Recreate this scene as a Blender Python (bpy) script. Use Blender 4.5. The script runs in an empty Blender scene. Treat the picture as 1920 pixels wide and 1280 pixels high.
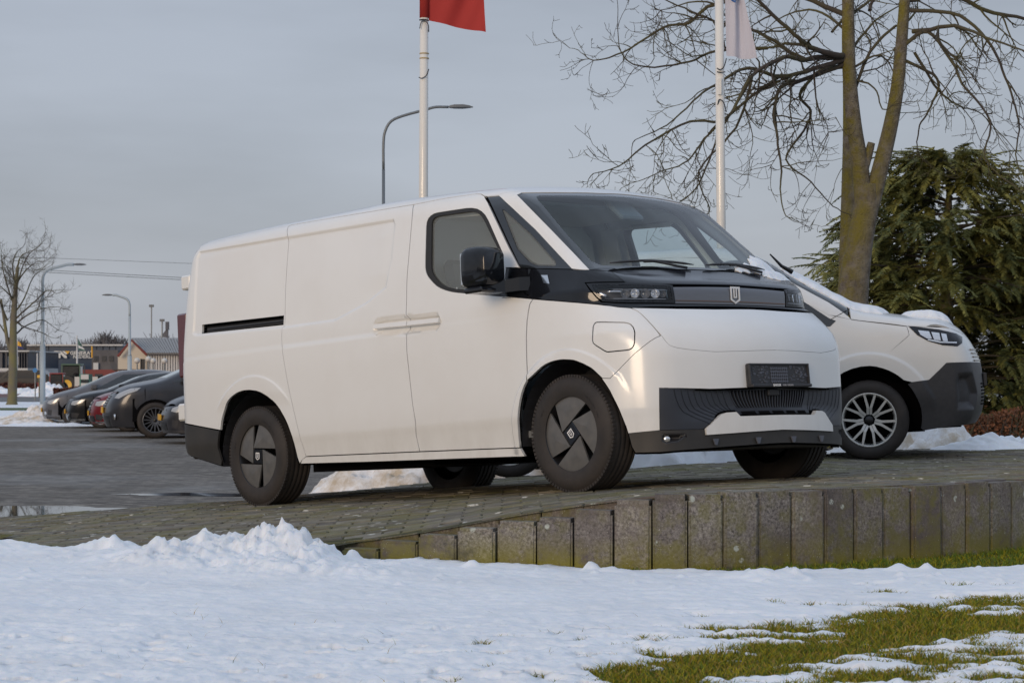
import bpy, bmesh, math, random, json
import numpy as np
from mathutils import Vector, Matrix
from mathutils.geometry import delaunay_2d_cdt
C = bpy.context; S = C.scene; COL = S.collection
R = math.radians
# ------------------------------------------------------------------ camera
EYE = 0.97            # eye height above the lawn (lawn is z = 0)
cam = bpy.data.cameras.new('camera'); co = bpy.data.objects.new('camera', cam); COL.objects.link(co)
co.location = (0, 0, EYE); co.rotation_euler = (R(90), 0, 0)
cam.sensor_width = 36; cam.lens = 36*4030/1920; cam.shift_y = 60/1920
cam.clip_start = .1; cam.clip_end = 3000
cam.dof.use_dof = True; cam.dof.focus_distance = 12.8; cam.dof.aperture_fstop = 13
S.camera = co
S.render.resolution_x = 1024; S.render.resolution_y = 682
# ------------------------------------------------------------------ sky and sun: overcast winter afternoon, weak low sun from behind left
SUN_EL = R(8.5); SUN_AZ = math.atan2(-.86, -.50)     # direction towards the sun (x, y)
W = bpy.data.worlds.new('World'); S.world = W; W.use_nodes = True
nt = W.node_tree; N = nt.nodes; L = nt.links; N.clear()
def wn(t, **k):
    n = N.new(t)
    for a, b in k.items(): setattr(n, a, b)
    return n
out = wn('ShaderNodeOutputWorld'); bg = wn('ShaderNodeBackground'); L.new(bg.outputs[0], out.inputs[0])
sky = wn('ShaderNodeTexSky', sky_type='NISHITA', sun_disc=False, sun_elevation=SUN_EL, sun_rotation=math.pi/2 - SUN_AZ, air_density=1.0, dust_density=2.0)
tc = wn('ShaderNodeTexCoord'); sep = wn('ShaderNodeSeparateXYZ'); L.new(tc.outputs['Generated'], sep.inputs[0])
ramp = wn('ShaderNodeValToRGB'); L.new(sep.outputs['Z'], ramp.inputs[0])
e = ramp.color_ramp.elements
e[0].position = 0; e[0].color = (3.58, 3.80, 4.26, 1); e[1].position = .9; e[1].color = (4.9, 5.75, 7.1, 1)
x = ramp.color_ramp.elements.new(.10); x.color = (3.36, 3.67, 4.32, 1)
x = ramp.color_ramp.elements.new(.20); x.color = (3.26, 3.60, 4.32, 1)
x = ramp.color_ramp.elements.new(.45); x.color = (3.7, 4.25, 5.3, 1)
mp = wn('ShaderNodeMapping'); mp.inputs['Scale'].default_value = (1.6, 1.6, 7); L.new(tc.outputs['Generated'], mp.inputs[0])
nz = wn('ShaderNodeTexNoise'); nz.inputs['Scale'].default_value = 2.1; nz.inputs['Detail'].default_value = 5; nz.inputs['Roughness'].default_value = .5; L.new(mp.outputs[0], nz.inputs[0])
cr_ = wn('ShaderNodeMapRange'); cr_.inputs[1].default_value = .36; cr_.inputs[2].default_value = .66; cr_.inputs[3].default_value = .90; cr_.inputs[4].default_value = 1.14; L.new(nz.outputs[0], cr_.inputs[0])
mul = wn('ShaderNodeMix', data_type='RGBA', blend_type='MULTIPLY'); mul.inputs[0].default_value = 1
L.new(ramp.outputs[0], mul.inputs[6]); L.new(cr_.outputs[0], mul.inputs[7])
mix = wn('ShaderNodeMix', data_type='RGBA'); mix.inputs[0].default_value = .88      # cloud cover over the clear sky
L.new(sky.outputs[0], mix.inputs[6]); L.new(mul.outputs[2], mix.inputs[7]); L.new(mix.outputs[2], bg.inputs[0])
bg.inputs[1].default_value = .12
sl = bpy.data.lights.new('sun', 'SUN'); so = bpy.data.objects.new('sun', sl); COL.objects.link(so)
sl.energy = 1.7; sl.angle = R(26); sl.color = (1, .77, .55)
sd = Vector((math.cos(SUN_AZ)*math.cos(SUN_EL), math.sin(SUN_AZ)*math.cos(SUN_EL), math.sin(SUN_EL)))
so.rotation_euler = sd.to_track_quat('Z', 'Y').to_euler(); so.location = (-6, -6, 8)
S.view_settings.view_transform = 'Standard'; S.view_settings.look = 'None'; S.view_settings.gamma = 1; S.view_settings.exposure = 0
S.render.engine = 'CYCLES'
try: S.view_settings.use_curve_mapping = False
except Exception: pass
# ------------------------------------------------------------------ materials
def mat(name, col, rough=.6, metal=0, coat=0, spec=.5, noise=None, bump=None, sheen=0, trans=0):
    """noise = (scale, colour2, lo, hi) ; bump = (scale, strength, distance)"""
    m = bpy.data.materials.new(name); m.use_nodes = True; t = m.node_tree; n = t.nodes; b = n['Principled BSDF']
    b.inputs['Base Color'].default_value = (*col, 1); b.inputs['Roughness'].default_value = rough
    b.inputs['Metallic'].default_value = metal; b.inputs['Coat Weight'].default_value = coat
    b.inputs['Coat Roughness'].default_value = .04
    b.inputs['Specular IOR Level'].default_value = spec
    tcn = n.new('ShaderNodeTexCoord')
    if noise:
        ns = n.new('ShaderNodeTexNoise'); ns.inputs['Scale'].default_value = noise[0]; ns.inputs['Detail'].default_value = 6; ns.inputs['Roughness'].default_value = .6
        t.links.new(tcn.outputs['Object'], ns.inputs[0])
        mr = n.new('ShaderNodeMapRange'); mr.inputs[1].default_value = noise[2]; mr.inputs[2].default_value = noise[3]; t.links.new(ns.outputs[0], mr.inputs[0])
        mx = n.new('ShaderNodeMix'); mx.data_type = 'RGBA'; mx.inputs[6].default_value = (*col, 1); mx.inputs[7].default_value = (*noise[1], 1)
        t.links.new(mr.outputs[0], mx.inputs[0]); t.links.new(mx.outputs[2], b.inputs['Base Color'])
    if bump:
        ns = n.new('ShaderNodeTexNoise'); ns.inputs['Scale'].default_value = bump[0]; ns.inputs['Detail'].default_value = 5
        t.links.new(tcn.outputs['Object'], ns.inputs[0])
        bp_ = n.new('ShaderNodeBump'); bp_.inputs['Strength'].default_value = bump[1]; bp_.inputs['Distance'].default_value = bump[2]
        t.links.new(ns.outputs[0], bp_.inputs['Height']); t.links.new(bp_.outputs[0], b.inputs['Normal'])
    return m
def glass(name, tint, gloss=1.0, mist=0, rough=.0):
    m = bpy.data.materials.new(name); m.use_nodes = True; t = m.node_tree; n = t.nodes; n.clear()
    o = n.new('ShaderNodeOutputMaterial'); tr = n.new('ShaderNodeBsdfTransparent'); tr.inputs[0].default_value = (*tint, 1)
    gl = n.new('ShaderNodeBsdfGlossy'); gl.inputs['Roughness'].default_value = rough
    lw = n.new('ShaderNodeLayerWeight'); lw.inputs[0].default_value = .5
    pw = n.new('ShaderNodeMath'); pw.operation = 'POWER'; pw.inputs[1].default_value = 4.2; t.links.new(lw.outputs['Facing'], pw.inputs[0])
    fr = n.new('ShaderNodeMapRange'); fr.inputs[3].default_value = .05*gloss; fr.inputs[4].default_value = .95; t.links.new(pw.outputs[0], fr.inputs[0])
    mx = n.new('ShaderNodeMixShader'); t.links.new(fr.outputs[0], mx.inputs[0]); t.links.new(tr.outputs[0], mx.inputs[1]); t.links.new(gl.outputs[0], mx.inputs[2])
    if mist:      # thin condensation; its pale haze also brightens the dim side windows
        df = n.new('ShaderNodeBsdfDiffuse'); df.inputs[0].default_value = (.62, .66, .64, 1); m2 = n.new('ShaderNodeMixShader'); m2.inputs[0].default_value = mist; t.links.new(mx.outputs[0], m2.inputs[1]); t.links.new(df.outputs[0], m2.inputs[2]); t.links.new(m2.outputs[0], o.inputs[0]); return m
    t.links.new(mx.outputs[0], o.inputs[0]); return m
M = dict(
 white=mat('white_paint', (.79,.795,.79), .28, 0, 1., noise=(1.3, (.75,.745,.73), .42, .72)),
 white2=mat('white_van_paint', (.74,.745,.74), .32, 0, .8, noise=(1.1, (.69,.685,.67), .42, .72)),
 black=mat('gloss_black', (.008,.009,.012), .07, 0, 0, .5),
 blackhood=mat('dark_hood_paint', (.014,.016,.022), .14, 0, 0.3),
 plastic=mat('black_plastic', (.028,.029,.034), .5, noise=(30, (.036,.037,.042), .4, .7)),
 plastic_b=mat('dusty_black_plastic', (.030,.029,.029), .55, noise=(3, (.048,.044,.040), .45, .75)),
 grille=mat('grille_plastic', (.030,.034,.045), .42),
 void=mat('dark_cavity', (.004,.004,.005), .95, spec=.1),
 rubber=mat('window_rubber', (.018,.017,.017), .55),
 tyre=mat('tyre_rubber', (.030,.027,.026), .68, spec=.35, noise=(6, (.050,.042,.038), .4, .7), bump=(40, .25, .002)),
 cover=mat('grey_wheel_cover', (.125,.123,.12), .40, .3, noise=(14, (.17,.16,.15), .4, .75)),
 hub=mat('dark_hub', (.012,.012,.014), .35),
 alloy=mat('silver_alloy', (.60,.60,.58), .34, .45, noise=(9, (.50,.49,.46), .4, .8)),
 alloy_d=mat('dark_alloy', (.16,.165,.18), .3, .7),
 chrome=mat('chrome', (.75,.75,.75), .08, 1),
 lampwhite=mat('lamp_reflector', (.75,.76,.78), .12, .8),
 logo=mat('logo_white', (.80,.80,.80), .4),
 textgrey=mat('plate_print', (.10,.11,.14), .55),
 red_lamp=mat('red_lamp', (.09,.008,.012), .2, 0, .8),
 yellow=mat('number_plate_yellow', (.62,.35,.03), .5),
 trim=mat('interior_trim', (.16,.17,.18), .8),
 seat=mat('seat_fabric', (.24,.25,.26), .9),
 liner=mat('interior_liner', (.50,.50,.47), .85),
 handleshade=mat('white_recess', (.66,.66,.64), .4, 0, .5),
 glass=glass('clear_glass', (.90,.94,.93), 1., .17),
 glass_ws=glass('windscreen_glass', (.72,.84,.88), 1.0),
 glass_clear=glass('lamp_lens_glass', (.88,.90,.93), 1.0),
 lampcore=mat('lamp_core', (.30,.31,.33), .22, .6),
 glass_dark=mat('tinted_glass', (.012,.014,.016), .05, 0, 1),
)
def grime(m, col=(.40, .37, .33), z0=.55, z1=.20, amt=.26):
    t = m.node_tree; n = t.nodes; b = n['Principled BSDF']; src = b.inputs['Base Color'].links[0].from_socket; tcn = n.new('ShaderNodeTexCoord'); sx = n.new('ShaderNodeSeparateXYZ'); t.links.new(tcn.outputs['Object'], sx.inputs[0])
    a = n.new('ShaderNodeMapRange'); a.inputs[1].default_value = z0; a.inputs[2].default_value = z1; a.inputs[3].default_value = 0; a.inputs[4].default_value = amt; t.links.new(sx.outputs['Z'], a.inputs[0])
    mp_ = n.new('ShaderNodeMapping'); mp_.inputs['Scale'].default_value = (1, 1, .35); t.links.new(tcn.outputs['Object'], mp_.inputs[0]); ns = n.new('ShaderNodeTexNoise'); ns.inputs['Scale'].default_value = 9; ns.inputs['Detail'].default_value = 8; ns.inputs['Roughness'].default_value = .7; t.links.new(mp_.outputs[0], ns.inputs[0])
    r_ = n.new('ShaderNodeMapRange'); r_.inputs[1].default_value = .40; r_.inputs[2].default_value = .68; t.links.new(ns.outputs[0], r_.inputs[0]); k = n.new('ShaderNodeMath'); k.operation = 'MULTIPLY'; t.links.new(a.outputs[0], k.inputs[0]); t.links.new(r_.outputs[0], k.inputs[1])
    mx = n.new('ShaderNodeMix'); mx.data_type = 'RGBA'; t.links.new(k.outputs[0], mx.inputs[0]); t.links.new(src, mx.inputs[6]); mx.inputs[7].default_value = (*col, 1); t.links.new(mx.outputs[2], b.inputs['Base Color'])
grime(M['white']); grime(M['white2'])
for k_ in ('white', 'white2'): M[k_].node_tree.nodes['Principled BSDF'].inputs['Coat Roughness'].default_value = .16
# ------------------------------------------------------------------ object helpers
def tag(o, label=None, cat=None, group=None, kind=None):
    if label: o['label'] = label
    if cat: o['category'] = cat
    if group: o['group'] = group
    if kind: o['kind'] = kind
    return o
def empty(name, loc=(0,0,0), rot=(0,0,0)):
    o = bpy.data.objects.new(name, None); COL.objects.link(o); o.location = loc; o.rotation_euler = rot; o.empty_display_size = .1; return o
def mesh_obj(name, v, f, m, parent=None, smooth=True, normals=None):
    me = bpy.data.meshes.new(name); me.from_pydata([tuple(map(float, p)) for p in v], [], [tuple(map(int, q)) for q in f]); me.update()
    if isinstance(m, (list, tuple)):
        for k in m: me.materials.append(k)
    elif m: me.materials.append(m)
    if smooth: me.polygons.foreach_set('use_smooth', [True]*len(me.polygons))
    if normals is not None:
        me.normals_split_custom_set_from_vertices([tuple(map(float, q)) for q in normals])
    o = bpy.data.objects.new(name, me); COL.objects.link(o)
    if parent: o.parent = parent
    return o
def copy_tree(o, parent=None):
    c = o.copy(); COL.objects.link(c); c.parent = parent
    for ch in list(o.children): copy_tree(ch, c)
    return c
class MB:
    """collects shapes into one mesh"""
    def __init__(s): s.v = []; s.f = []; s.mi = []
    def add(s, v, f, mi=0):
        b = len(s.v); s.v += [tuple(p) for p in v]; s.f += [tuple(b+i for i in q) for q in f]; s.mi += [mi]*len(f)
    def box(s, x0, y0, z0, x1, y1, z1, T=None, mi=0, bev=0):
        if bev > 0:
            xs = (x0, x0+bev, x1-bev, x1); pts = []
            # bevelled box: 24 verts
            v = []
            for (sx, X) in ((-1, x0), (1, x1)):
                for (sy, Y) in ((-1, y0), (1, y1)):
                    for (sz, Z) in ((-1, z0), (1, z1)):
                        v += [(X, Y-sy*bev, Z-sz*bev), (X-sx*bev, Y, Z-sz*bev), (X-sx*bev, Y-sy*bev, Z)]
            bm = bmesh.new()
            vs = [bm.verts.new(T @ Vector(p) if T else p) for p in v]
            r = bmesh.ops.convex_hull(bm, input=vs); bm.verts.index_update()
            s.add([tuple(q.co) for q in bm.verts], [[q.index for q in fc.verts] for fc in bm.faces], mi); bm.free(); return
        v = [(a, b, c) for a in (x0, x1) for b in (y0, y1) for c in (z0, z1)]
        if T: v = [tuple(T @ Vector(p)) for p in v]
        s.add(v, [(0,1,3,2),(4,6,7,5),(0,4,5,1),(2,3,7,6),(0,2,6,4),(1,5,7,3)], mi)
    def tube(s, pts, rad, n=8, cap=True, mi=0):
        pts = [Vector(p) for p in pts]; k = len(pts)
        rad = [rad]*k if not hasattr(rad, '__len__') else rad
        t0 = (pts[1]-pts[0]).normalized(); u = t0.orthogonal().normalized(); b = len(s.v)
        for i in range(k):
            t = (pts[min(i+1, k-1)]-pts[max(i-1, 0)]).normalized()
            u = (u - t*u.dot(t)); u = u.normalized() if u.length > 1e-6 else t.orthogonal().normalized()
            w = t.cross(u)
            for j in range(n):
                a = 2*math.pi*j/n; s.v.append(tuple(pts[i] + (u*math.cos(a)+w*math.sin(a))*rad[i]))
        for i in range(k-1):
            for j in range(n):
                s.f.append((b+i*n+j, b+i*n+(j+1)%n, b+(i+1)*n+(j+1)%n, b+(i+1)*n+j)); s.mi.append(mi)
        if cap:
            s.f.append(tuple(b+j for j in range(n))[::-1]); s.mi.append(mi)
            s.f.append(tuple(b+(k-1)*n+j for j in range(n))); s.mi.append(mi)
    def lathe(s, prof, n=32, axis='y', T=None, mi=0, close=False):
        """prof: (radius, along axis)"""
        b = len(s.v); k = len(prof)
        for (r_, h) in prof:
            for j in range(n):
                a = 2*math.pi*j/n; c_, s_ = r_*math.cos(a), r_*math.sin(a)
                p = (c_, h, s_) if axis == 'y' else ((c_, s_, h) if axis == 'z' else (h, c_, s_))
                s.v.append(tuple(T @ Vector(p)) if T else p)
        for i in range(k-1):
            for j in range(n):
                s.f.append((b+i*n+j, b+(i+1)*n+j, b+(i+1)*n+(j+1)%n, b+i*n+(j+1)%n)); s.mi.append(mi)
    def prism(s, poly, h0, h1, T=None, mi=0):
        """poly (u,w) extruded along y from h0 to h1 in x-z plane"""
        n = len(poly); v = [(p[0], h0, p[1]) for p in poly]+[(p[0], h1, p[1]) for p in poly]
        if T: v = [tuple(T @ Vector(p)) for p in v]
        s.add(v, [tuple(range(n)), tuple(range(n, 2*n))[::-1]]+[(i, i+n, (i+1)%n+n, (i+1)%n) for i in range(n)], mi)
    def build(s, name, m, parent=None, smooth=False, angle=None):
        o = mesh_obj(name, s.v, s.f, m, parent, smooth)
        if isinstance(m, (list, tuple)): o.data.polygons.foreach_set('material_index', s.mi)
        bm = bmesh.new(); bm.from_mesh(o.data); bmesh.ops.recalc_face_normals(bm, faces=bm.faces)
        if angle:
            for ed in bm.edges:
                if len(ed.link_faces) == 2 and ed.calc_face_angle(0) > R(angle): ed.smooth = False
            for fc in bm.faces: fc.smooth = True
        bm.to_mesh(o.data); bm.free()
        return o
def text_mesh(name, body, size, m, parent, T, extrude=.001, align='CENTER', bold=False, sx=1.0):
    cu = bpy.data.curves.new(name, 'FONT'); cu.body = body; cu.size = size; cu.extrude = extrude; cu.align_x = align; cu.align_y = 'CENTER'; cu.resolution_u = 2
    if bold: cu.offset = size*.022
    to = bpy.data.objects.new(name, cu); COL.objects.link(to)
    C.view_layer.update(); me = bpy.data.meshes.new_from_object(to.evaluated_get(C.evaluated_depsgraph_get()))
    bpy.data.objects.remove(to); me.materials.clear(); me.materials.append(m)
    for v in me.vertices: v.co.x *= sx
    o = bpy.data.objects.new(name, me); COL.objects.link(o)
    if parent: o.parent = parent
    o.matrix_local = T; return o
# ------------------------------------------------------------------ implicit vehicle bodies: surfaces found by ray casting, then cut into panels
def pchip(xs, ys):
    xs = np.array(xs, float); ys = np.array(ys, float); h = np.diff(xs); d = np.diff(ys)/h
    m = np.zeros(len(xs)); m[0] = d[0]; m[-1] = d[-1]
    for i in range(1, len(xs)-1): m[i] = 0 if d[i-1]*d[i] <= 0 else 2*d[i-1]*d[i]/(d[i-1]+d[i])
    def f(x):
        x = np.clip(x, xs[0], xs[-1]); i = np.clip(np.searchsorted(xs, x)-1, 0, len(xs)-2)
        t = (x-xs[i])/h[i]; t2 = t*t; t3 = t2*t
        return (2*t3-3*t2+1)*ys[i]+(t3-2*t2+t)*h[i]*m[i]+(-2*t3+3*t2)*ys[i+1]+(t3-t2)*h[i]*m[i+1]
    return f
def smax(a, b, k):
    h = np.maximum(k-np.abs(a-b), 0)/k; return np.maximum(a, b)+h*h*k*.25
def smin(a, b, k): return -smax(-a, -b, k)
def in_poly(p, poly):
    x, y = p[:, 0], p[:, 1]; ins = np.zeros(len(p), bool); n = len(poly)
    for i in range(n):
        x0, y0 = poly[i]; x1, y1 = poly[(i+1) % n]
        if y0 == y1: continue
        c = (y0 > y) != (y1 > y); ins ^= c & (x < (x1-x0)*(y-y0)/(y1-y0)+x0)
    return ins
def dist_poly(p, poly):
    d = np.full(len(p), 1e9); n = len(poly)
    for i in range(n):
        a = np.array(poly[i]); b = np.array(poly[(i+1) % n]); ab = b-a; L2 = max(ab@ab, 1e-12)
        t = np.clip(((p-a)@ab)/L2, 0, 1); q = p-a-t[:, None]*ab; d = np.minimum(d, (q**2).sum(1))
    return np.sqrt(d)
I2 = 2**-.5
DOM = {'S': (lambda p: (p[:, 0], p[:, 2]), lambda a, b: (np.stack([a, a*0-4, b], 1), np.array([0, 1., 0]))),
       'F': (lambda p: (p[:, 1], p[:, 2]), lambda a, b: (np.stack([a*0+4, a, b], 1), np.array([-1., 0, 0]))),
       'B': (lambda p: (p[:, 1], p[:, 2]), lambda a, b: (np.stack([a*0-8, a, b], 1), np.array([1., 0, 0]))),
       'T': (lambda p: (p[:, 0], p[:, 1]), lambda a, b: (np.stack([a, b, a*0+5], 1), np.array([0, 0, -1.]))),
       'O': (lambda p: ((p[:, 0]+p[:, 1])*I2, p[:, 2]), lambda a, b: (np.stack([a*I2+4*I2, a*I2-4*I2, b], 1), np.array([-I2, I2, 0])))}
def inset_loop(P_, d):
    """move closed loop inwards (to its left if ccw) by d"""
    P_ = np.array(P_, float); n = len(P_); area = .5*sum(P_[i][0]*P_[(i+1) % n][1]-P_[(i+1) % n][0]*P_[i][1] for i in range(n))
    s = 1 if area > 0 else -1; out = []
    for i in range(n):
        a, b, c = P_[i-1], P_[i], P_[(i+1) % n]
        u = (b-a)/max(np.linalg.norm(b-a), 1e-9); w = (c-b)/max(np.linalg.norm(c-b), 1e-9)
        n1 = np.array([-u[1], u[0]])*s; n2 = np.array([-w[1], w[0]])*s; m_ = n1+n2; L2 = m_@m_
        out.append(b + (m_*2/max(L2, .8))*d*1.0 if L2 > 1e-6 else b+n1*d)
    return np.array(out)
class Body:
    def __init__(s, f, detail=None): s.f = f; s.detail = detail
    def g(s, p, det=True):
        v = s.f(p[:, 0], p[:, 1], p[:, 2])
        if det and s.detail is not None: v = v + s.detail(p)
        return v
    def cast(s, o, d, n=110):
        t = np.zeros(len(o)); hit = np.zeros(len(o), bool)
        for k in range(n):
            g = s.g(o+d*t[:, None], False); t = np.where(hit, t, t+np.clip(g, -.5, .5)*.72); hit |= np.abs(g) < 3e-5
            if hit.all(): break
        p = o+d*t[:, None]; ok = np.abs(s.g(p, False)) < 4e-3
        if s.detail is not None:
            nn = s.normal(p, False); dt = s.detail(p); p = p - nn*dt[:, None]
        return p, ok
    def normal(s, p, det=True, h=1.5e-3):
        g = np.stack([s.g(p+e_, det)-s.g(p-e_, det) for e_ in np.eye(3)*h], -1)
        return g/np.maximum(np.linalg.norm(g, axis=-1, keepdims=True), 1e-9)
    def at(s, dom, a, b, off=0.):
        a = np.atleast_1d(np.array(a, float)); b = np.atleast_1d(np.array(b, float))
        o, d = DOM[dom][1](a, b); p, ok = s.cast(o, d); return p + s.normal(p)*off
    def dom(s, dom, pts):
        return np.stack(DOM[dom][0](np.array(pts, float)), 1)
    def panel(s, name, loops, dom, m, parent, step=.03, off=0., rim=.02, inset=.0034, mirror=None, disp=None, seal=True, sealw=.012, guides=()):
        loops = [np.array(l, float) for l in loops]
        if inset: loops = [inset_loop(l, inset if i == 0 else -inset) for i, l in enumerate(loops)]
        if mirror == 'weld': loops = [np.stack([np.where(np.abs(l[:, 0]) < .006, 0, l[:, 0]), l[:, 1]], 1) if dom in 'FB' else l for l in loops]
        # densify
        dl = []
        for l in loops:
            q = []
            for i in range(len(l)):
                a, b = l[i], l[(i+1) % len(l)]; k = max(1, int(np.linalg.norm(b-a)/step+.5)); q += [a+(b-a)*j/k for j in range(k)]
            dl.append(np.array(q))
        V = [tuple(p) for l in dl for p in l]; E_ = []; st = 0
        for l in dl: E_ += [(st+i, st+(i+1) % len(l)) for i in range(len(l))]; st += len(l)
        lo = dl[0].min(0); hi = dl[0].max(0)
        gx = np.arange(lo[0]+step*.5, hi[0], step); gy = np.arange(lo[1]+step*.5, hi[1], step)
        G = np.array([(x_+(step*.5 if j % 2 else 0), y_) for j, y_ in enumerate(gy) for x_ in gx])
        if len(G):
            ins = in_poly(G, dl[0])
            for l in dl[1:]: ins &= ~in_poly(G, l)
            G = G[ins]
            if len(G):
                for l in dl: G = G[dist_poly(G, l) > step*.42] if len(G) else G
        for gp in guides:
            q = []
            for i in range(len(gp)):
                a, b = np.array(gp[i]), np.array(gp[(i+1) % len(gp)]); k = max(1, int(np.linalg.norm(b-a)/.014+.5)); q += [a+(b-a)*j/k for j in range(k)]
            q = np.array(q); q = q[in_poly(q, dl[0])]
            for l in dl[1:]: q = q[~in_poly(q, l)]
            for l in dl: q = q[dist_poly(q, l) > .004] if len(q) else q
            if len(q):
                if len(G): G = G[dist_poly(G, gp) > .010] if len(gp) > 1 else G
                V += [tuple(p) for p in q]
        V += [tuple(p) for p in G]
        r = delaunay_2d_cdt([Vector(p) for p in V], E_, [], 0, 1e-6, True)
        P2 = np.array([tuple(p) for p in r[0]]); F_ = [tuple(q) for q in r[2]]
        cen = np.array([P2[list(q)].mean(0) for q in F_]); keep = in_poly(cen, dl[0])
        for l in dl[1:]: keep &= ~in_poly(cen, l)
        F_ = [q for q, k in zip(F_, keep) if k]
        o_, d_ = DOM[dom][1](P2[:, 0], P2[:, 1]); p, ok = s.cast(o_, d_); nn = s.normal(p)
        if disp is not None:
            dd = disp(p); p2 = p - nn*dd[:, None]
            # corrected normals by finite differences in the domain
            h = 2e-3; T_ = []
            for ax in (0, 1):
                q2 = P2.copy(); q2[:, ax] += h; oo, d2 = DOM[dom][1](q2[:, 0], q2[:, 1]); pp, _ = s.cast(oo, d2); pp = pp - s.normal(pp)*disp(pp)[:, None]; T_.append(pp-p2)
            n2 = np.cross(T_[0], T_[1]); n2 /= np.maximum(np.linalg.norm(n2, axis=1, keepdims=True), 1e-12); sg = np.sign((n2*nn).sum(1, keepdims=True)); nn2 = n2*sg
            p = p2
        else: nn2 = nn
        p = p + nn*off
        if mirror == 'weld': p[:, 1] = np.where(np.abs(p[:, 1]) < .009, 0, p[:, 1])
        # orientation
        out = []
        for q in F_:
            a, b, c = p[q[0]], p[q[1]], p[q[2]]
            out.append(q if np.cross(b-a, c-a)@nn[q[0]] > 0 else q[::-1])
        # boundary rims
        vorig = r[3]; o2n = {}
        for i, lst in enumerate(vorig):
            for k in lst: o2n.setdefault(k, i)
        Vv = [tuple(q) for q in p]; Nn = [tuple(q) for q in nn2]; Ff = list(out); st = 0; Sv = []; Sf = []
        if rim:
            for li, l in enumerate(dl):
                ids = [o2n[st+i] for i in range(len(l))]; n_ = len(ids); c2 = l.mean(0); st += n_
                onc = [mirror == 'weld' and abs(Vv[i][1]) < 1e-6 for i in ids]
                b = len(Vv); pp = p[ids]; nr = nn[ids]
                tng = np.roll(pp, -1, 0)-np.roll(pp, 1, 0); sd_ = np.cross(tng, nr); sd_ /= np.maximum(np.linalg.norm(sd_, axis=1, keepdims=True), 1e-9)
                # make side direction point away from panel
                tst = P2[ids]; k_ = 0
                inn = inset_loop(l, .002 if li == 0 else -.002); vv = s_in = None
                o3, d3 = DOM[dom][1](inn[:, 0], inn[:, 1]); 
                away = l-inn; 
                A0 = s.cast(*(DOM[dom][1](inn[:, 0], inn[:, 1])))[0]; A1 = s.cast(*(DOM[dom][1](l[:, 0], l[:, 1])))[0]; aw = A1-A0
                sg = np.where((sd_*aw).sum(1) < 0, -1, 1)[:, None]; sd_ = sd_*sg
                rr = pp - nr*rim
                Vv += [tuple(q) for q in pp]+[tuple(q) for q in rr]; Nn += [tuple(q) for q in sd_]*2
                for i in range(n_):
                    j = (i+1) % n_
                    if onc[i] and onc[j]: continue
                    fn = np.cross(pp[j]-pp[i], rr[i]-pp[i]); q_ = (b+i, b+j, b+n_+j, b+n_+i)
                    Ff.append(q_ if fn@sd_[i] > 0 else q_[::-1])
                if seal:
                    b = len(Sv); s0 = pp - nr*(rim*.8) - sd_*.004; s1 = pp - nr*(rim*.8) + sd_*sealw
                    Sv += [tuple(q) for q in s0]+[tuple(q) for q in s1]
                    for i in range(n_):
                        j = (i+1) % n_
                        if onc[i] and onc[j]: continue
                        Sf.append((b+i, b+j, b+n_+j, b+n_+i))
        Vv = np.array(Vv); Nn = np.array(Nn)
        objs = []
        def make(V3, N3, F3, nm, sv, sf):
            o = mesh_obj(nm, V3, F3, [m]+([M['void']] if len(sf) else []), parent, True)
            me = o.data
            if len(sf):
                base = len(V3); me2v = np.vstack([V3, sv]); f2 = list(F3)+[tuple(base+i for i in q) for q in sf]
                bpy.data.objects.remove(o); bpy.data.meshes.remove(me)
                o = mesh_obj(nm, me2v, f2, [m, M['void']], parent, True); me = o.data
                me.polygons.foreach_set('material_index', [0]*len(F3)+[1]*len(sf))
                N3 = np.vstack([N3, np.tile([[0, 0, 1.]], (len(sv), 1))])
                me.normals_split_custom_set_from_vertices([tuple(map(float, q)) for q in N3])
            else: me.normals_split_custom_set_from_vertices([tuple(map(float, q)) for q in N3])
            objs.append(o); return o
        Sv = np.array(Sv) if len(Sv) else np.zeros((0, 3)); mir = np.array([1, -1, 1])
        if mirror == 'weld':
            k = len(Vv); ks = len(Sv)
            V3 = np.vstack([Vv, Vv*mir]); N3 = np.vstack([Nn, Nn*mir]); F3 = Ff+[tuple(k+i for i in q[::-1]) for q in Ff]
            sv = np.vstack([Sv, Sv*mir]); sf = Sf+[tuple(ks+i for i in q) for q in Sf]
            make(V3, N3, F3, name, sv, sf)
        else:
            make(Vv, Nn, Ff, name, Sv, Sf)
            if mirror == 'copy': make(Vv*mir, Nn*mir, [q[::-1] for q in Ff], name, Sv*mir, Sf)
        return objs if mirror == 'copy' else objs[0]

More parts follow.
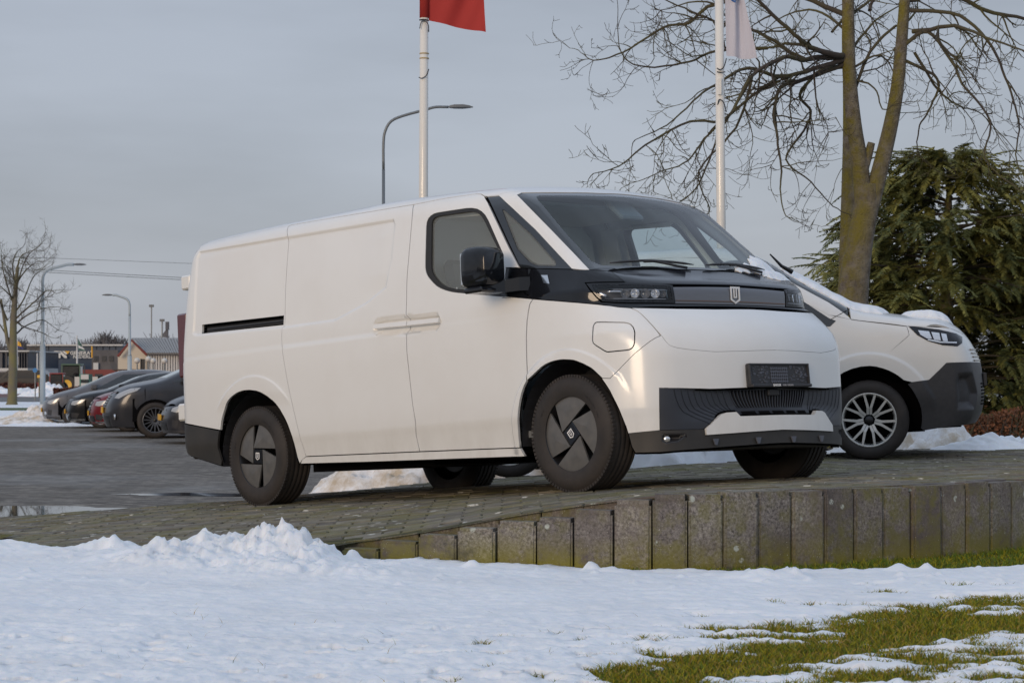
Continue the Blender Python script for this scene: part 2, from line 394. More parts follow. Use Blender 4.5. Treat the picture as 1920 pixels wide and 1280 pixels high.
# ------------------------------------------------------------------ THE WHITE VAN (local frame: x forward from the front axle, y to its left, z up)
V = json.loads('''{"roofA":[[-2.826,-0.802,1.906],[-2.467,-0.815,1.897],[-1.882,-0.831,1.881],[-1.697,-0.832,1.877],[-1.475,-0.831,1.871]],"roofB":[[-1.475,-0.831,1.871],[-1.341,-0.825,1.872],[-1.21,-0.817,1.874],[-1.077,-0.813,1.87],[-0.993,-0.808,1.868],[-0.913,-0.8,1.867],[-0.859,-0.804,1.858],[-0.81,-0.821,1.838]],"doorfront":[[-0.81,-0.821,1.838],[-0.751,-0.849,1.788],[-0.725,-0.858,1.757],[-0.517,-0.905,1.481],[-0.41,-0.929,1.35]],"beltd":[[-0.41,-0.929,1.35],[-0.522,-0.935,1.362],[-0.518,-0.963,1.226],[-0.513,-0.97,1.19],[-0.251,-0.977,1.148]],"beltd_top":[[-0.522,-0.935,1.362],[-0.307,-0.925,1.335]],"beltd_cut":[[-0.307,-0.925,1.335],[-0.323,-0.941,1.287],[-0.334,-0.948,1.262],[-0.315,-0.965,1.196],[-0.251,-0.977,1.148]],"fenderrear":[[-0.251,-0.977,1.148],[-0.28,-0.979,1.123],[-0.295,-0.981,1.077],[-0.297,-0.985,1.049],[-0.304,-0.986,1.021],[-0.314,-0.988,0.934],[-0.32,-0.988,0.812],[-0.32,-0.988,0.67]],"archfl":[[-0.32,-0.988,0.67],[-0.348,-0.988,0.636],[-0.368,-0.988,0.602],[-0.385,-0.988,0.563],[-0.399,-0.988,0.521],[-0.411,-0.987,0.473],[-0.417,-0.984,0.446],[-0.424,-0.978,0.418],[-0.437,-0.964,0.332],[-0.438,-0.958,0.283]],"bottomA":[[-2.553,-0.962,0.319],[-1.374,-0.96,0.3]],"bottomB":[[-1.374,-0.96,0.3],[-0.438,-0.958,0.283]],"bp":[[-1.475,-0.831,1.871],[-1.462,-0.853,1.842],[-1.449,-0.868,1.812],[-1.443,-0.878,1.783],[-1.441,-0.884,1.755],[-1.434,-0.914,1.61],[-1.432,-0.931,1.521],[-1.435,-0.953,1.373],[-1.43,-0.965,1.282],[-1.428,-0.976,1.161],[-1.425,-0.981,1.073],[-1.421,-0.985,1.043],[-1.421,-0.988,0.926],[-1.387,-0.988,0.592],[-1.369,-0.987,0.488],[-1.37,-0.986,0.459],[-1.383,-0.975,0.402],[-1.374,-0.96,0.3]],"slide_rear":[[-2.826,-0.802,1.906],[-2.843,-0.814,1.898],[-2.809,-0.851,1.853],[-2.782,-0.868,1.817],[-2.776,-0.878,1.783],[-2.755,-0.925,1.553],[-2.748,-0.946,1.426],[-2.741,-0.958,1.334],[-2.733,-0.973,1.204],[-2.749,-0.973,1.194],[-2.746,-0.98,1.101],[-2.742,-0.982,1.066],[-2.735,-0.986,1.031],[-2.706,-0.988,0.904],[-2.676,-0.988,0.773],[-2.586,-0.987,0.476],[-2.581,-0.985,0.446],[-2.568,-0.972,0.383],[-2.553,-0.962,0.319]],"archft":[[-0.32,-0.988,0.67],[-0.189,-0.988,0.741],[-0.148,-0.988,0.756],[-0.108,-0.988,0.765],[-0.067,-0.988,0.77],[-0.023,-0.988,0.772],[0.001,-0.988,0.771],[0.052,-0.988,0.766],[0.078,-0.987,0.762],[0.103,-0.985,0.755],[0.154,-0.979,0.735],[0.202,-0.972,0.71],[0.223,-0.969,0.695],[0.277,-0.957,0.644]],"archff":[[0.277,-0.957,0.644],[0.307,-0.949,0.599],[0.323,-0.944,0.572],[0.358,-0.932,0.494],[0.373,-0.926,0.456],[0.393,-0.901,0.362],[0.398,-0.894,0.328]],"archr":[[-3.497,-0.988,0.543],[-3.486,-0.988,0.587],[-3.479,-0.988,0.609],[-3.458,-0.988,0.649],[-3.412,-0.988,0.715],[-3.391,-0.988,0.735],[-3.364,-0.988,0.752],[-3.334,-0.988,0.767],[-3.275,-0.988,0.787],[-3.247,-0.988,0.793],[-3.188,-0.988,0.8],[-3.123,-0.988,0.799],[-3.045,-0.988,0.789],[-3.008,-0.988,0.78],[-2.976,-0.988,0.77],[-2.918,-0.988,0.744],[-2.857,-0.988,0.708],[-2.83,-0.988,0.688],[-2.786,-0.988,0.647],[-2.745,-0.988,0.599],[-2.724,-0.988,0.571],[-2.704,-0.988,0.54],[-2.684,-0.987,0.5],[-2.665,-0.986,0.457],[-2.658,-0.978,0.416],[-2.647,-0.963,0.322],[-2.642,-0.96,0.304],[-2.631,-0.958,0.277]],"win_o":[[-1.288,-0.895,1.705],[-1.288,-0.889,1.733],[-1.278,-0.884,1.754],[-1.257,-0.881,1.768],[-1.228,-0.879,1.777],[-1.188,-0.878,1.779],[-1.024,-0.877,1.775],[-0.931,-0.873,1.773],[-0.879,-0.871,1.768],[-0.831,-0.871,1.756],[-0.79,-0.872,1.736],[-0.754,-0.875,1.708],[-0.723,-0.881,1.672],[-0.559,-0.919,1.443],[-0.533,-0.946,1.315],[-0.51,-0.97,1.188],[-0.927,-0.967,1.253],[-0.991,-0.966,1.265],[-1.048,-0.965,1.28],[-1.097,-0.963,1.297],[-1.14,-0.96,1.317],[-1.174,-0.958,1.34],[-1.222,-0.952,1.379],[-1.237,-0.95,1.396],[-1.248,-0.947,1.413],[-1.255,-0.945,1.432],[-1.259,-0.942,1.45],[-1.271,-0.92,1.577]],"win_g":[[-1.242,-0.893,1.713],[-1.241,-0.889,1.73],[-1.235,-0.886,1.744],[-1.222,-0.884,1.753],[-1.203,-0.883,1.758],[-1.178,-0.883,1.76],[-1.026,-0.883,1.756],[-0.913,-0.878,1.753],[-0.874,-0.876,1.75],[-0.839,-0.876,1.741],[-0.809,-0.876,1.726],[-0.782,-0.878,1.706],[-0.758,-0.882,1.68],[-0.59,-0.918,1.46],[-0.559,-0.947,1.314],[-0.539,-0.967,1.21],[-0.953,-0.964,1.277],[-1.002,-0.964,1.287],[-1.046,-0.962,1.299],[-1.084,-0.961,1.314],[-1.116,-0.959,1.332],[-1.142,-0.956,1.352],[-1.178,-0.951,1.386],[-1.19,-0.949,1.401],[-1.198,-0.947,1.416],[-1.204,-0.945,1.432],[-1.222,-0.92,1.58]],"qf":[[-0.784,-0.824,1.831],[-0.688,-0.814,1.825],[-0.644,-0.826,1.798],[-0.609,-0.833,1.774],[-0.546,-0.839,1.729],[-0.338,-0.852,1.573],[-0.141,-0.875,1.414],[0.002,-0.895,1.302],[-0.093,-0.908,1.312],[-0.193,-0.917,1.324],[-0.402,-0.929,1.347],[-0.502,-0.904,1.478],[-0.7,-0.858,1.745],[-0.723,-0.852,1.773],[-0.749,-0.841,1.801]],"qg":[[-0.616,-0.855,1.716],[-0.622,-0.852,1.728],[-0.62,-0.851,1.73],[-0.605,-0.851,1.722],[-0.373,-0.864,1.554],[-0.264,-0.877,1.464],[-0.147,-0.894,1.369],[-0.132,-0.898,1.352],[-0.129,-0.901,1.342],[-0.129,-0.903,1.339],[-0.135,-0.905,1.336],[-0.141,-0.906,1.336],[-0.247,-0.915,1.348],[-0.271,-0.916,1.352],[-0.293,-0.917,1.359],[-0.315,-0.916,1.368],[-0.337,-0.914,1.379],[-0.357,-0.912,1.393],[-0.454,-0.901,1.471]],"track":[[-3.734,-0.954,1.302],[-3.618,-0.96,1.298],[-3.507,-0.963,1.294],[-2.738,-0.966,1.273],[-2.733,-0.973,1.204],[-3.499,-0.97,1.229],[-3.609,-0.967,1.233],[-3.724,-0.962,1.237]],"hr":[[-1.754,-0.979,1.122],[-1.75,-0.978,1.137],[-1.745,-0.978,1.143],[-1.729,-0.977,1.153],[-1.696,-0.976,1.164],[-1.66,-0.976,1.167],[-1.165,-0.977,1.15],[-1.131,-0.978,1.141],[-1.106,-0.979,1.127],[-1.097,-0.979,1.117],[-1.094,-0.98,1.105],[-1.098,-0.981,1.075],[-1.104,-0.985,1.058],[-1.121,-0.985,1.045],[-1.136,-0.985,1.038],[-1.163,-0.985,1.032],[-1.673,-0.985,1.045],[-1.704,-0.985,1.048],[-1.716,-0.985,1.052],[-1.726,-0.985,1.057],[-1.743,-0.981,1.069],[-1.751,-0.981,1.079],[-1.754,-0.98,1.09]],"flap":[[0.221,-0.96,0.94],[0.222,-0.957,0.951],[0.226,-0.954,0.959],[0.232,-0.951,0.965],[0.241,-0.947,0.968],[0.287,-0.931,0.965],[0.334,-0.91,0.96],[0.393,-0.877,0.954],[0.417,-0.866,0.946],[0.427,-0.864,0.94],[0.446,-0.864,0.923],[0.46,-0.87,0.902],[0.464,-0.872,0.891],[0.468,-0.88,0.858],[0.469,-0.883,0.837],[0.467,-0.886,0.822],[0.462,-0.89,0.81],[0.454,-0.895,0.801],[0.442,-0.9,0.796],[0.427,-0.907,0.794],[0.378,-0.926,0.793],[0.326,-0.943,0.792],[0.311,-0.948,0.793],[0.297,-0.952,0.799],[0.239,-0.965,0.836],[0.224,-0.968,0.849],[0.219,-0.969,0.865],[0.222,-0.967,0.907]],"beltbot":[[-0.251,-0.977,1.148],[-0.137,-0.974,1.13],[-0.028,-0.968,1.114],[0.041,-0.961,1.103],[0.074,-0.957,1.098],[0.105,-0.95,1.093],[0.133,-0.942,1.088],[0.184,-0.919,1.079],[0.208,-0.906,1.075],[0.27,-0.863,1.061],[0.301,-0.86,1.055],[0.322,-0.846,1.05],[0.374,-0.801,1.041]],"belttop":[[-0.307,-0.925,1.335],[-0.162,-0.916,1.317],[0.007,-0.897,1.297],[0.065,-0.883,1.29],[0.09,-0.873,1.287],[0.112,-0.859,1.285]],"hoodleft":[[0.112,-0.859,1.285],[0.133,-0.844,1.281],[0.15,-0.827,1.278],[0.165,-0.807,1.276],[0.187,-0.758,1.271]],"hoodseam":[[0.187,-0.758,1.271],[0.234,-0.774,1.248],[0.268,-0.777,1.226],[0.295,-0.773,1.206],[0.317,-0.764,1.186]],"hoodfront":[[0.317,-0.764,1.186],[0.331,-0.743,1.185],[0.356,-0.697,1.183],[0.376,-0.647,1.182],[0.394,-0.593,1.181],[0.401,-0.565,1.181],[0.412,-0.504,1.181],[0.426,-0.371,1.182],[0.435,-0.232,1.184],[0.439,-0.116,1.186],[0.437,0.016,1.19]],"lid_side":[[0.374,-0.801,1.041],[0.4,-0.789,1.026],[0.416,-0.785,1.016],[0.435,-0.783,1.002],[0.48,-0.781,0.962],[0.512,-0.779,0.931],[0.544,-0.774,0.896],[0.566,-0.764,0.867],[0.587,-0.752,0.83],[0.594,-0.745,0.818],[0.601,-0.736,0.809],[0.606,-0.727,0.803],[0.62,-0.698,0.793],[0.64,-0.647,0.784],[0.668,-0.566,0.775],[0.696,-0.47,0.766]],"lid_bot":[[0.696,-0.47,0.766],[0.717,-0.377,0.767],[0.734,-0.278,0.768],[0.746,-0.178,0.771],[0.753,-0.073,0.774]],"lid_top":[[0.374,-0.801,1.041],[0.405,-0.759,1.038],[0.419,-0.735,1.037],[0.442,-0.684,1.035],[0.475,-0.6,1.032],[0.495,-0.541,1.03],[0.529,-0.424,1.028],[0.556,-0.3,1.026],[0.565,-0.229,1.027],[0.573,-0.117,1.029],[0.574,-0.036,1.031]],"fbseam":[[0.565,-0.767,0.865],[0.552,-0.796,0.853],[0.535,-0.825,0.834],[0.512,-0.855,0.808],[0.496,-0.869,0.792],[0.475,-0.883,0.775],[0.449,-0.897,0.751],[0.391,-0.921,0.698],[0.326,-0.943,0.639]],"hl":[[0.121,-0.914,1.205],[0.171,-0.894,1.199],[0.215,-0.869,1.194],[0.254,-0.839,1.19],[0.272,-0.822,1.188],[0.304,-0.785,1.185],[0.346,-0.723,1.179],[0.37,-0.676,1.176],[0.38,-0.652,1.174],[0.399,-0.599,1.172],[0.406,-0.572,1.17],[0.418,-0.512,1.168],[0.425,-0.512,1.141],[0.427,-0.499,1.086],[0.465,-0.532,1.055],[0.424,-0.65,1.057],[0.397,-0.662,1.06],[0.361,-0.736,1.064],[0.333,-0.781,1.067],[0.318,-0.802,1.068],[0.301,-0.822,1.07],[0.282,-0.843,1.074],[0.239,-0.881,1.083],[0.215,-0.898,1.087],[0.174,-0.918,1.146],[0.149,-0.918,1.175]],"hg":[[0.164,-0.907,1.182],[0.161,-0.906,1.187],[0.163,-0.904,1.189],[0.216,-0.874,1.184],[0.26,-0.839,1.179],[0.299,-0.799,1.176],[0.332,-0.754,1.172],[0.362,-0.705,1.168],[0.386,-0.651,1.164],[0.406,-0.591,1.161],[0.42,-0.526,1.159],[0.424,-0.525,1.137],[0.426,-0.511,1.072],[0.419,-0.558,1.072],[0.41,-0.602,1.071],[0.398,-0.644,1.071],[0.384,-0.682,1.072],[0.368,-0.718,1.072],[0.347,-0.756,1.074],[0.324,-0.79,1.077],[0.299,-0.822,1.08],[0.254,-0.865,1.091],[0.221,-0.891,1.099],[0.194,-0.907,1.148]],"fp_edge":[[0.421,-0.497,1.168],[0.427,-0.499,1.141],[0.429,-0.489,1.064]],"ws_left":[[-0.552,-0.789,1.813],[-0.515,-0.8,1.789],[-0.483,-0.806,1.766],[-0.454,-0.81,1.743],[-0.215,-0.825,1.548],[-0.003,-0.84,1.373],[0.052,-0.847,1.329],[0.112,-0.859,1.286]],"ws_top":[[-0.552,-0.789,1.813],[-0.548,-0.748,1.829],[-0.535,-0.722,1.829],[-0.516,-0.663,1.83],[-0.473,-0.511,1.834],[-0.458,-0.447,1.835],[-0.447,-0.381,1.837],[-0.438,-0.31,1.839],[-0.428,-0.243,1.839],[-0.422,-0.172,1.84],[-0.421,-0.096,1.842]],"glass_left":[[-0.469,-0.768,1.785],[-0.435,-0.776,1.76],[-0.377,-0.782,1.714],[-0.192,-0.789,1.557],[0.027,-0.791,1.369],[0.052,-0.793,1.348],[0.08,-0.797,1.327]],"inset_top":[[0.566,-0.804,0.572],[0.597,-0.759,0.569],[0.622,-0.708,0.567],[0.642,-0.653,0.564],[0.67,-0.569,0.56],[0.687,-0.51,0.557],[0.702,-0.451,0.557],[0.728,-0.326,0.559],[0.743,-0.226,0.56],[0.753,-0.122,0.564],[0.757,-0.01,0.568]],"inset_left":[[0.566,-0.804,0.572],[0.563,-0.807,0.466],[0.552,-0.803,0.334]],"inset_bot":[[0.552,-0.803,0.334],[0.585,-0.765,0.333],[0.599,-0.744,0.333],[0.625,-0.698,0.332],[0.644,-0.646,0.332],[0.671,-0.564,0.331]],"skid":[[0.673,-0.558,0.294],[0.674,-0.555,0.333],[0.691,-0.493,0.382],[0.707,-0.428,0.415],[0.722,-0.362,0.419],[0.726,-0.341,0.39],[0.742,-0.239,0.394],[0.749,-0.168,0.398],[0.755,-0.093,0.401],[0.757,-0.014,0.404]],"skid_bot":[[0.673,-0.558,0.294],[0.698,-0.469,0.297],[0.712,-0.407,0.298],[0.736,-0.277,0.302],[0.751,-0.146,0.307],[0.755,-0.076,0.31],[0.757,-0.002,0.312]],"val_top":[[0.398,-0.894,0.327],[0.448,-0.874,0.329],[0.494,-0.85,0.331],[0.514,-0.836,0.332],[0.552,-0.803,0.334]],"val_bot":[[0.424,-0.873,0.214],[0.477,-0.849,0.212],[0.501,-0.835,0.212],[0.544,-0.802,0.21],[0.579,-0.765,0.212],[0.595,-0.744,0.213],[0.623,-0.699,0.215],[0.634,-0.674,0.216],[0.662,-0.592,0.219],[0.688,-0.506,0.222],[0.703,-0.446,0.224],[0.722,-0.359,0.227],[0.738,-0.266,0.229],[0.746,-0.202,0.231],[0.754,-0.1,0.234],[0.757,-0.027,0.235]],"fog":[[0.562,-0.791,0.318],[0.594,-0.751,0.315],[0.608,-0.729,0.313],[0.632,-0.681,0.31],[0.651,-0.628,0.308],[0.637,-0.665,0.261],[0.626,-0.693,0.258],[0.613,-0.718,0.255],[0.598,-0.742,0.252],[0.563,-0.785,0.246]],"grille":[[0.723,-0.355,0.546],[0.732,-0.307,0.435]],"grille_right":[[0.721,0.364,0.565],[0.72,0.372,0.46]],"wiper":[[0.141,-0.802,1.289],[0.167,-0.496,1.321],[0.199,-0.406,1.31],[0.228,-0.312,1.299]],"sill":[[-2.626,-0.957,0.274],[-1.163,-0.954,0.238],[-0.405,-0.954,0.231]],"recess":[[-3.887,-0.84,1.835],[-3.639,-0.859,1.828],[-3.416,-0.865,1.823],[-2.793,-0.87,1.813],[-1.638,-0.876,1.789],[-1.614,-0.883,1.757],[-1.609,-0.907,1.644],[-1.606,-0.929,1.532],[-1.651,-0.955,1.359],[-1.848,-0.965,1.275],[-2.167,-0.973,1.195],[-2.702,-0.973,1.196],[-3.558,-0.97,1.223],[-3.8,-0.958,1.232],[-3.847,-0.952,1.249],[-3.843,-0.944,1.327],[-3.852,-0.921,1.48],[-3.872,-0.891,1.635],[-3.902,-0.855,1.791]]}''')
def J(*names):
    out = []
    for n_ in names:
        l = n_ if isinstance(n_, list) else (V[n_[1:]][::-1] if n_[0] == '-' else V[n_])
        for p in l:
            if not out or np.linalg.norm(np.array(out[-1])-np.array(p)) > .002: out.append(p)
    if np.linalg.norm(np.array(out[0])-np.array(out[-1])) < .002: out.pop()
    return out
WY = pchip([.15,.30,.40,.47,.60,.90,1.10,1.25,1.50,1.75,1.90,2.0],[.945,.957,.972,.984,.986,.986,.980,.966,.934,.885,.850,.820])
def van_f(x, y, z):
    ay = np.abs(y); w = WY(z); tl = .55*np.maximum(x-.05, 0)**2
    tu = .16*np.maximum(x+.3, 0)**2*np.clip((z-.9)/.2, 0, 1)+.17*np.maximum(x+1.1, 0)**2*np.clip((z-1.15)/.6, 0, 1)
    side = ay-w+tl+tu+.10*np.maximum(-3.45-x, 0)**2
    fl = x-(.757-.27*ay**2); lid = ((z-.955)+.75*(x-(.675-.27*ay**2)))*.8
    lo = smax(side, fl, .10); lo = smax(lo, lid, .13); lo = np.maximum(lo, z-1.058)
    fu = x-(.457-.12*ay**2); up = smax(side, fu, .30)
    cw = (z-(1.19+.43*(.455-.14*ay**2-x)))*.9; ws = (x-(.26-.17*(ay/.88)**2-(z-1.287)/.857))*.65
    up = smax(up, smin(cw, ws, .03), .05)
    rf = z-(1.972-.045*(ay/.85)**2-.075*np.clip((x+1.9)/1.4, 0, 1)**1.5-.012*np.clip((-3.-x)/1., 0, 1)**2)
    b = smin(lo, smax(up, rf, .14), .012)
    return smax(b, (-4.06+(z-.3)*.008-x), .13)
REC = [(p[0], p[2]) for p in V['recess']]
def sstep(t): t = np.clip(t, 0, 1); return t*t*(3-2*t)
def van_detail(p):
    d = np.zeros(len(p)); ay = np.abs(p[:, 1]); m_ = (ay > .7) & (p[:, 0] < .45)
    if m_.any():
        q = p[m_][:, [0, 2]]; sdst = dist_poly(q, REC); sdst = np.where(in_poly(q, REC), sdst, -sdst)
        dep = .013-.009*np.clip((q[:, 0]+1.95)/.25, 0, 1)*np.clip((1.80-q[:, 1])/.10, 0, 1)*np.clip((q[:, 1]-1.34)/.1, 0, 1)
        v = dep*sstep(sdst/.013*.5+.5)
        # flares round the wheel openings
        rf_ = np.hypot(q[:, 0]-.0, q[:, 1]-.343); v = v - .009*sstep((.495-rf_)/.016)*(q[:, 1] > .2)*np.clip((.44-q[:, 0])/.1, 0, 1)
        rr = np.hypot(q[:, 0]+3.1, (q[:, 1]-.343)); v = v - .008*sstep((.56-rr)/.02)*sstep((q[:, 1]-.66)/.12)
        d[m_] = v
    return d
VB = Body(van_f, van_detail)
GD = [inset_loop(REC, d_) for d_ in (-.013, -.005, .005, .013)]
def circ(cx, cz_, r_, a0=0, a1=6.2832, n=60): return [(cx+r_*math.cos(a0+(a1-a0)*i/n), cz_+r_*math.sin(a0+(a1-a0)*i/n)) for i in range(n)]
GR = [circ(-3.1, .343, r_) for r_ in (.540, .548, .554, .560)]
GF = [circ(0, .343, r_) for r_ in (.479, .486, .491, .496)]
def rotm(psi, pitch, loc, roll=0):
    c_, s_ = math.cos(psi), math.sin(psi); cp, sp = math.cos(pitch), math.sin(pitch)
    fw = Vector((c_*cp, -s_*cp, sp)); lf = Vector((s_, c_, 0)); up = fw.cross(lf)
    m_ = Matrix((fw, lf, up)).transposed().to_4x4(); m_.translation = Vector(loc); return m_
van = empty('white_van'); van.matrix_world = rotm(.8335, .0702, (1.0703, 13.03, .28))
tag(van, 'large white panel van with black bonnet band, nearest vehicle, nose up on the paved ramp', 'van')
def vp(name, pts, dom, m, **k):
    loops = [VB.dom(dom, l) for l in (pts if isinstance(pts[0][0], (list, tuple)) else [pts])]
    return VB.panel(name, loops, dom, m, k.pop('parent', van), **k)
def Q(a, b, dom='S'): return [a, -.9, b] if dom == 'S' else ([-.0, a, b])
hr = V['hr']
# --- doors
fd = J('roofB', 'doorfront', 'beltd', 'fenderrear', 'archfl', '-bottomB', '-bp')
handle_cut = VB.dom('S', hr)
xs = lambda pts, x0: [p for p in pts]
def split_x(poly, f, sign):
    """clip a 2D polygon to one side of the b-pillar seam x=f(z)"""
    out = []; n = len(poly)
    ins = [sign*(p[0]-f(p[1])) > 0 for p in poly]
    for i in range(n):
        a, b = poly[i], poly[(i+1) % n]
        if ins[i]: out.append(a)
        if ins[i] != ins[(i+1) % n]:
            lo_, hi_ = 0., 1.
            for _ in range(30):
                t = (lo_+hi_)/2; q = a+(b-a)*t
                if (sign*(q[0]-f(q[1])) > 0) == ins[i]: lo_ = t
                else: hi_ = t
            out.append(a+(b-a)*(lo_+hi_)/2)
    return np.array(out)
bpS = VB.dom('S', V['bp'])[::-1]; bpf = lambda z: np.interp(z, bpS[:, 1], bpS[:, 0])
hrR = split_x(handle_cut, bpf, 1); hrL = split_x(handle_cut, bpf, -1)
def cavity_disp(loop, depth, w):
    def f(p):
        q = p[:, [0, 2]]; d = dist_poly(q, loop); return depth*sstep(d/w)*in_poly(q, loop)
    return f
hd = lambda p: .034*sstep(dist_poly(p[:, [0, 2]], handle_cut)/.022)*in_poly(p[:, [0, 2]], handle_cut)
fdo = vp('front_door', [fd, V['win_o']], 'S', M['white'], step=.022, mirror='copy', disp=hd, guides=GF+[inset_loop(handle_cut, .02)])
sdo = vp('sliding_door', J('roofA', 'bp', '-bottomA', '-slide_rear'), 'S', M['white'], step=.022, mirror='copy', disp=hd, guides=GD+[inset_loop(handle_cut, .02)])
# --- rear quarter with wheel opening and door track
tr_ = VB.dom('S', V['track'])
q_ = [VB.dom('S', V['slide_rear'])[i] for i in range(len(V['slide_rear']))]
ar = VB.dom('S', V['archr'])
rq = np.vstack([np.array(q_), [[-2.60, .300]], ar[::-1], [[-3.5, .5445], [-3.85, .598], [-4.0, .62], [-4.005, 1.2], [-3.998, 1.72], [-3.97, 1.80], [-3.92, 1.862], [-3.84, 1.893], [-3.6, 1.903], [-3.2, 1.907]]])
_sr = VB.dom('S', V['slide_rear'])[::-1]; sxr = float(np.interp(1.25, _sr[:, 1], _sr[:, 0]))-.014
trc = np.array([[-3.742, 1.3015], [sxr, 1.278], [sxr, 1.215], [-3.738, 1.2385]])
VB.panel('rear_quarter_panel', [rq, trc], 'S', M['white'], van, step=.025, mirror='copy', inset=.0012, guides=GD+GR)
for sgn in (1, -1):
    for nm, off_, dz, mm in (('sliding_door_track', -.05, 0, M['plastic']),):
        a = VB.at('S', [-3.76, sxr+.01, sxr+.01, -3.76], [1.31, 1.29, 1.20, 1.228], -.045); a[:, 1] *= sgn
        b = VB.at('S', [-3.70, sxr+.01, sxr+.01, -3.70], [1.275, 1.255, 1.245, 1.262], -.02); b[:, 1] *= sgn
        mb = MB(); mb.add([*a], [(0, 1, 2, 3)]); mb.add([*b], [(0, 1, 2, 3)])
        c_ = VB.at('S', [-3.70, sxr+.01, sxr+.01, -3.70], [1.246, 1.222, 1.212, 1.236], -.018); c_[:, 1] *= sgn
        mb.add([*c_], [(0, 1, 2, 3)])
        for i in range(4): pass
        mb.build(nm, mm, van)
# --- sill strip
sl_ = np.array([(-2.600, .3005), (-2.553, .3165), (-1.374, .2975), (-.438, .2805), (-.405, .231), (-1.9, .258), (-2.62, .2745)])
VB.panel('sill', [sl_], 'S', M['white'], van, step=.04, mirror='copy', inset=.001)
# --- front fender, flap, bumper
flo = VB.dom('O', V['flap'])
fen = J('beltbot', V['lid_side'][:[i for i, p in enumerate(V['lid_side']) if p[0] > .56][0]], 'fbseam', [[.277, -.957, .644]], '-archft', '-fenderrear')
GFO = []
for g_ in GF:
    g2 = [q for q in g_ if q[1] > .2 and q[0] < .42]; p3 = VB.at('S', [q[0] for q in g2], [q[1] for q in g2]); GFO.append(list(map(tuple, VB.dom('O', p3))))
VB.panel('fender', [VB.dom('O', fen), flo], 'O', M['white'], van, step=.022, mirror='copy', guides=GFO)
VB.panel('charge_flap', [flo], 'O', M['white'], van, step=.022, mirror=None)
flm = VB.panel('charge_flap', [flo], 'O', M['white'], van, step=.03, mirror='copy'); bpy.data.objects.remove(flm[0])
cz = lambda z: [float(VB.at('F', 0, z)[0][0]), 0., z]
bum = J('-fbseam', [V['lid_side'][[i for i, p in enumerate(V['lid_side']) if p[0] > .56][0]]], [p for p in V['lid_side'] if p[0] > .57], V['lid_bot'][:-1], [cz(z_) for z_ in np.linspace(.774, .568, 12)], V['inset_top'][::-1][1:], 'inset_left', '-val_top', '-archff')
bu = VB.dom('O', bum); VB.panel('front_bumper', [bu], 'O', M['white'], van, step=.022, mirror='weld', inset=.0)
# --- front lid (F domain half)
lt = [p for p in V['lid_top'][:-1]]
lid_ = J(lt, [cz(1.0305)], [cz(.774)], V['lid_bot'][:-1][::-1], '-lid_side')
VB.panel('front_lid', [VB.dom('F', lid_)], 'F', M['white'], van, step=.022, mirror='weld', inset=0.002)
# --- black band: door part, fender part, hood, headlights, front light panel
vp('belt_trim', J('beltd_top', 'beltd_cut', [[-.40, -.96, 1.150]], [[-.52, -.96, 1.158]]) if False else [[-.522,-.935,1.362],[-.307,-.925,1.335],[-.327,-.945,1.290],[-.345,-.953,1.258],[-.335,-.962,1.190],[-.251,-.977,1.151],[-.545,-.977,1.178],[-.55,-.96,1.215]], 'S', M['black'], step=.03, mirror='copy')
bs = [[-.307,-.925,1.335]]+V['belttop'][1:]+V['hoodleft'][1:]+V['hoodseam'][1:]
hl = V['hl']
i0 = min(range(len(hl)), key=lambda i: np.linalg.norm(np.array(hl[i])-np.array([.317, -.764, 1.186])))
VB_ = VB.dom('O', hl)
# underside chain of the headlight: from its left tip down to the lower line
hl2 = VB_; tip = hl2[:, 0].argmin(); 
bsd = np.vstack([VB.dom('O', bs), [[-.32, 1.1965], [-.45, 1.203], [-.558, 1.2075], [-.535, 1.165], [-.50, 1.118], [-.47, 1.085], [-.40, 1.077], [-.30, 1.0695], [-.20, 1.0665], [-.05, 1.064]],
                 [[-.05, 1.046], [-.20, 1.046]], VB.dom('O', V['beltbot'])[::-1], VB.dom('O', [[-.251,-.977,1.151],[-.335,-.962,1.190],[-.345,-.953,1.258],[-.327,-.945,1.290]])])
VB.panel('belt_side_trim', [bsd], 'O', M['black'], van, step=.03, mirror='copy', inset=.002)
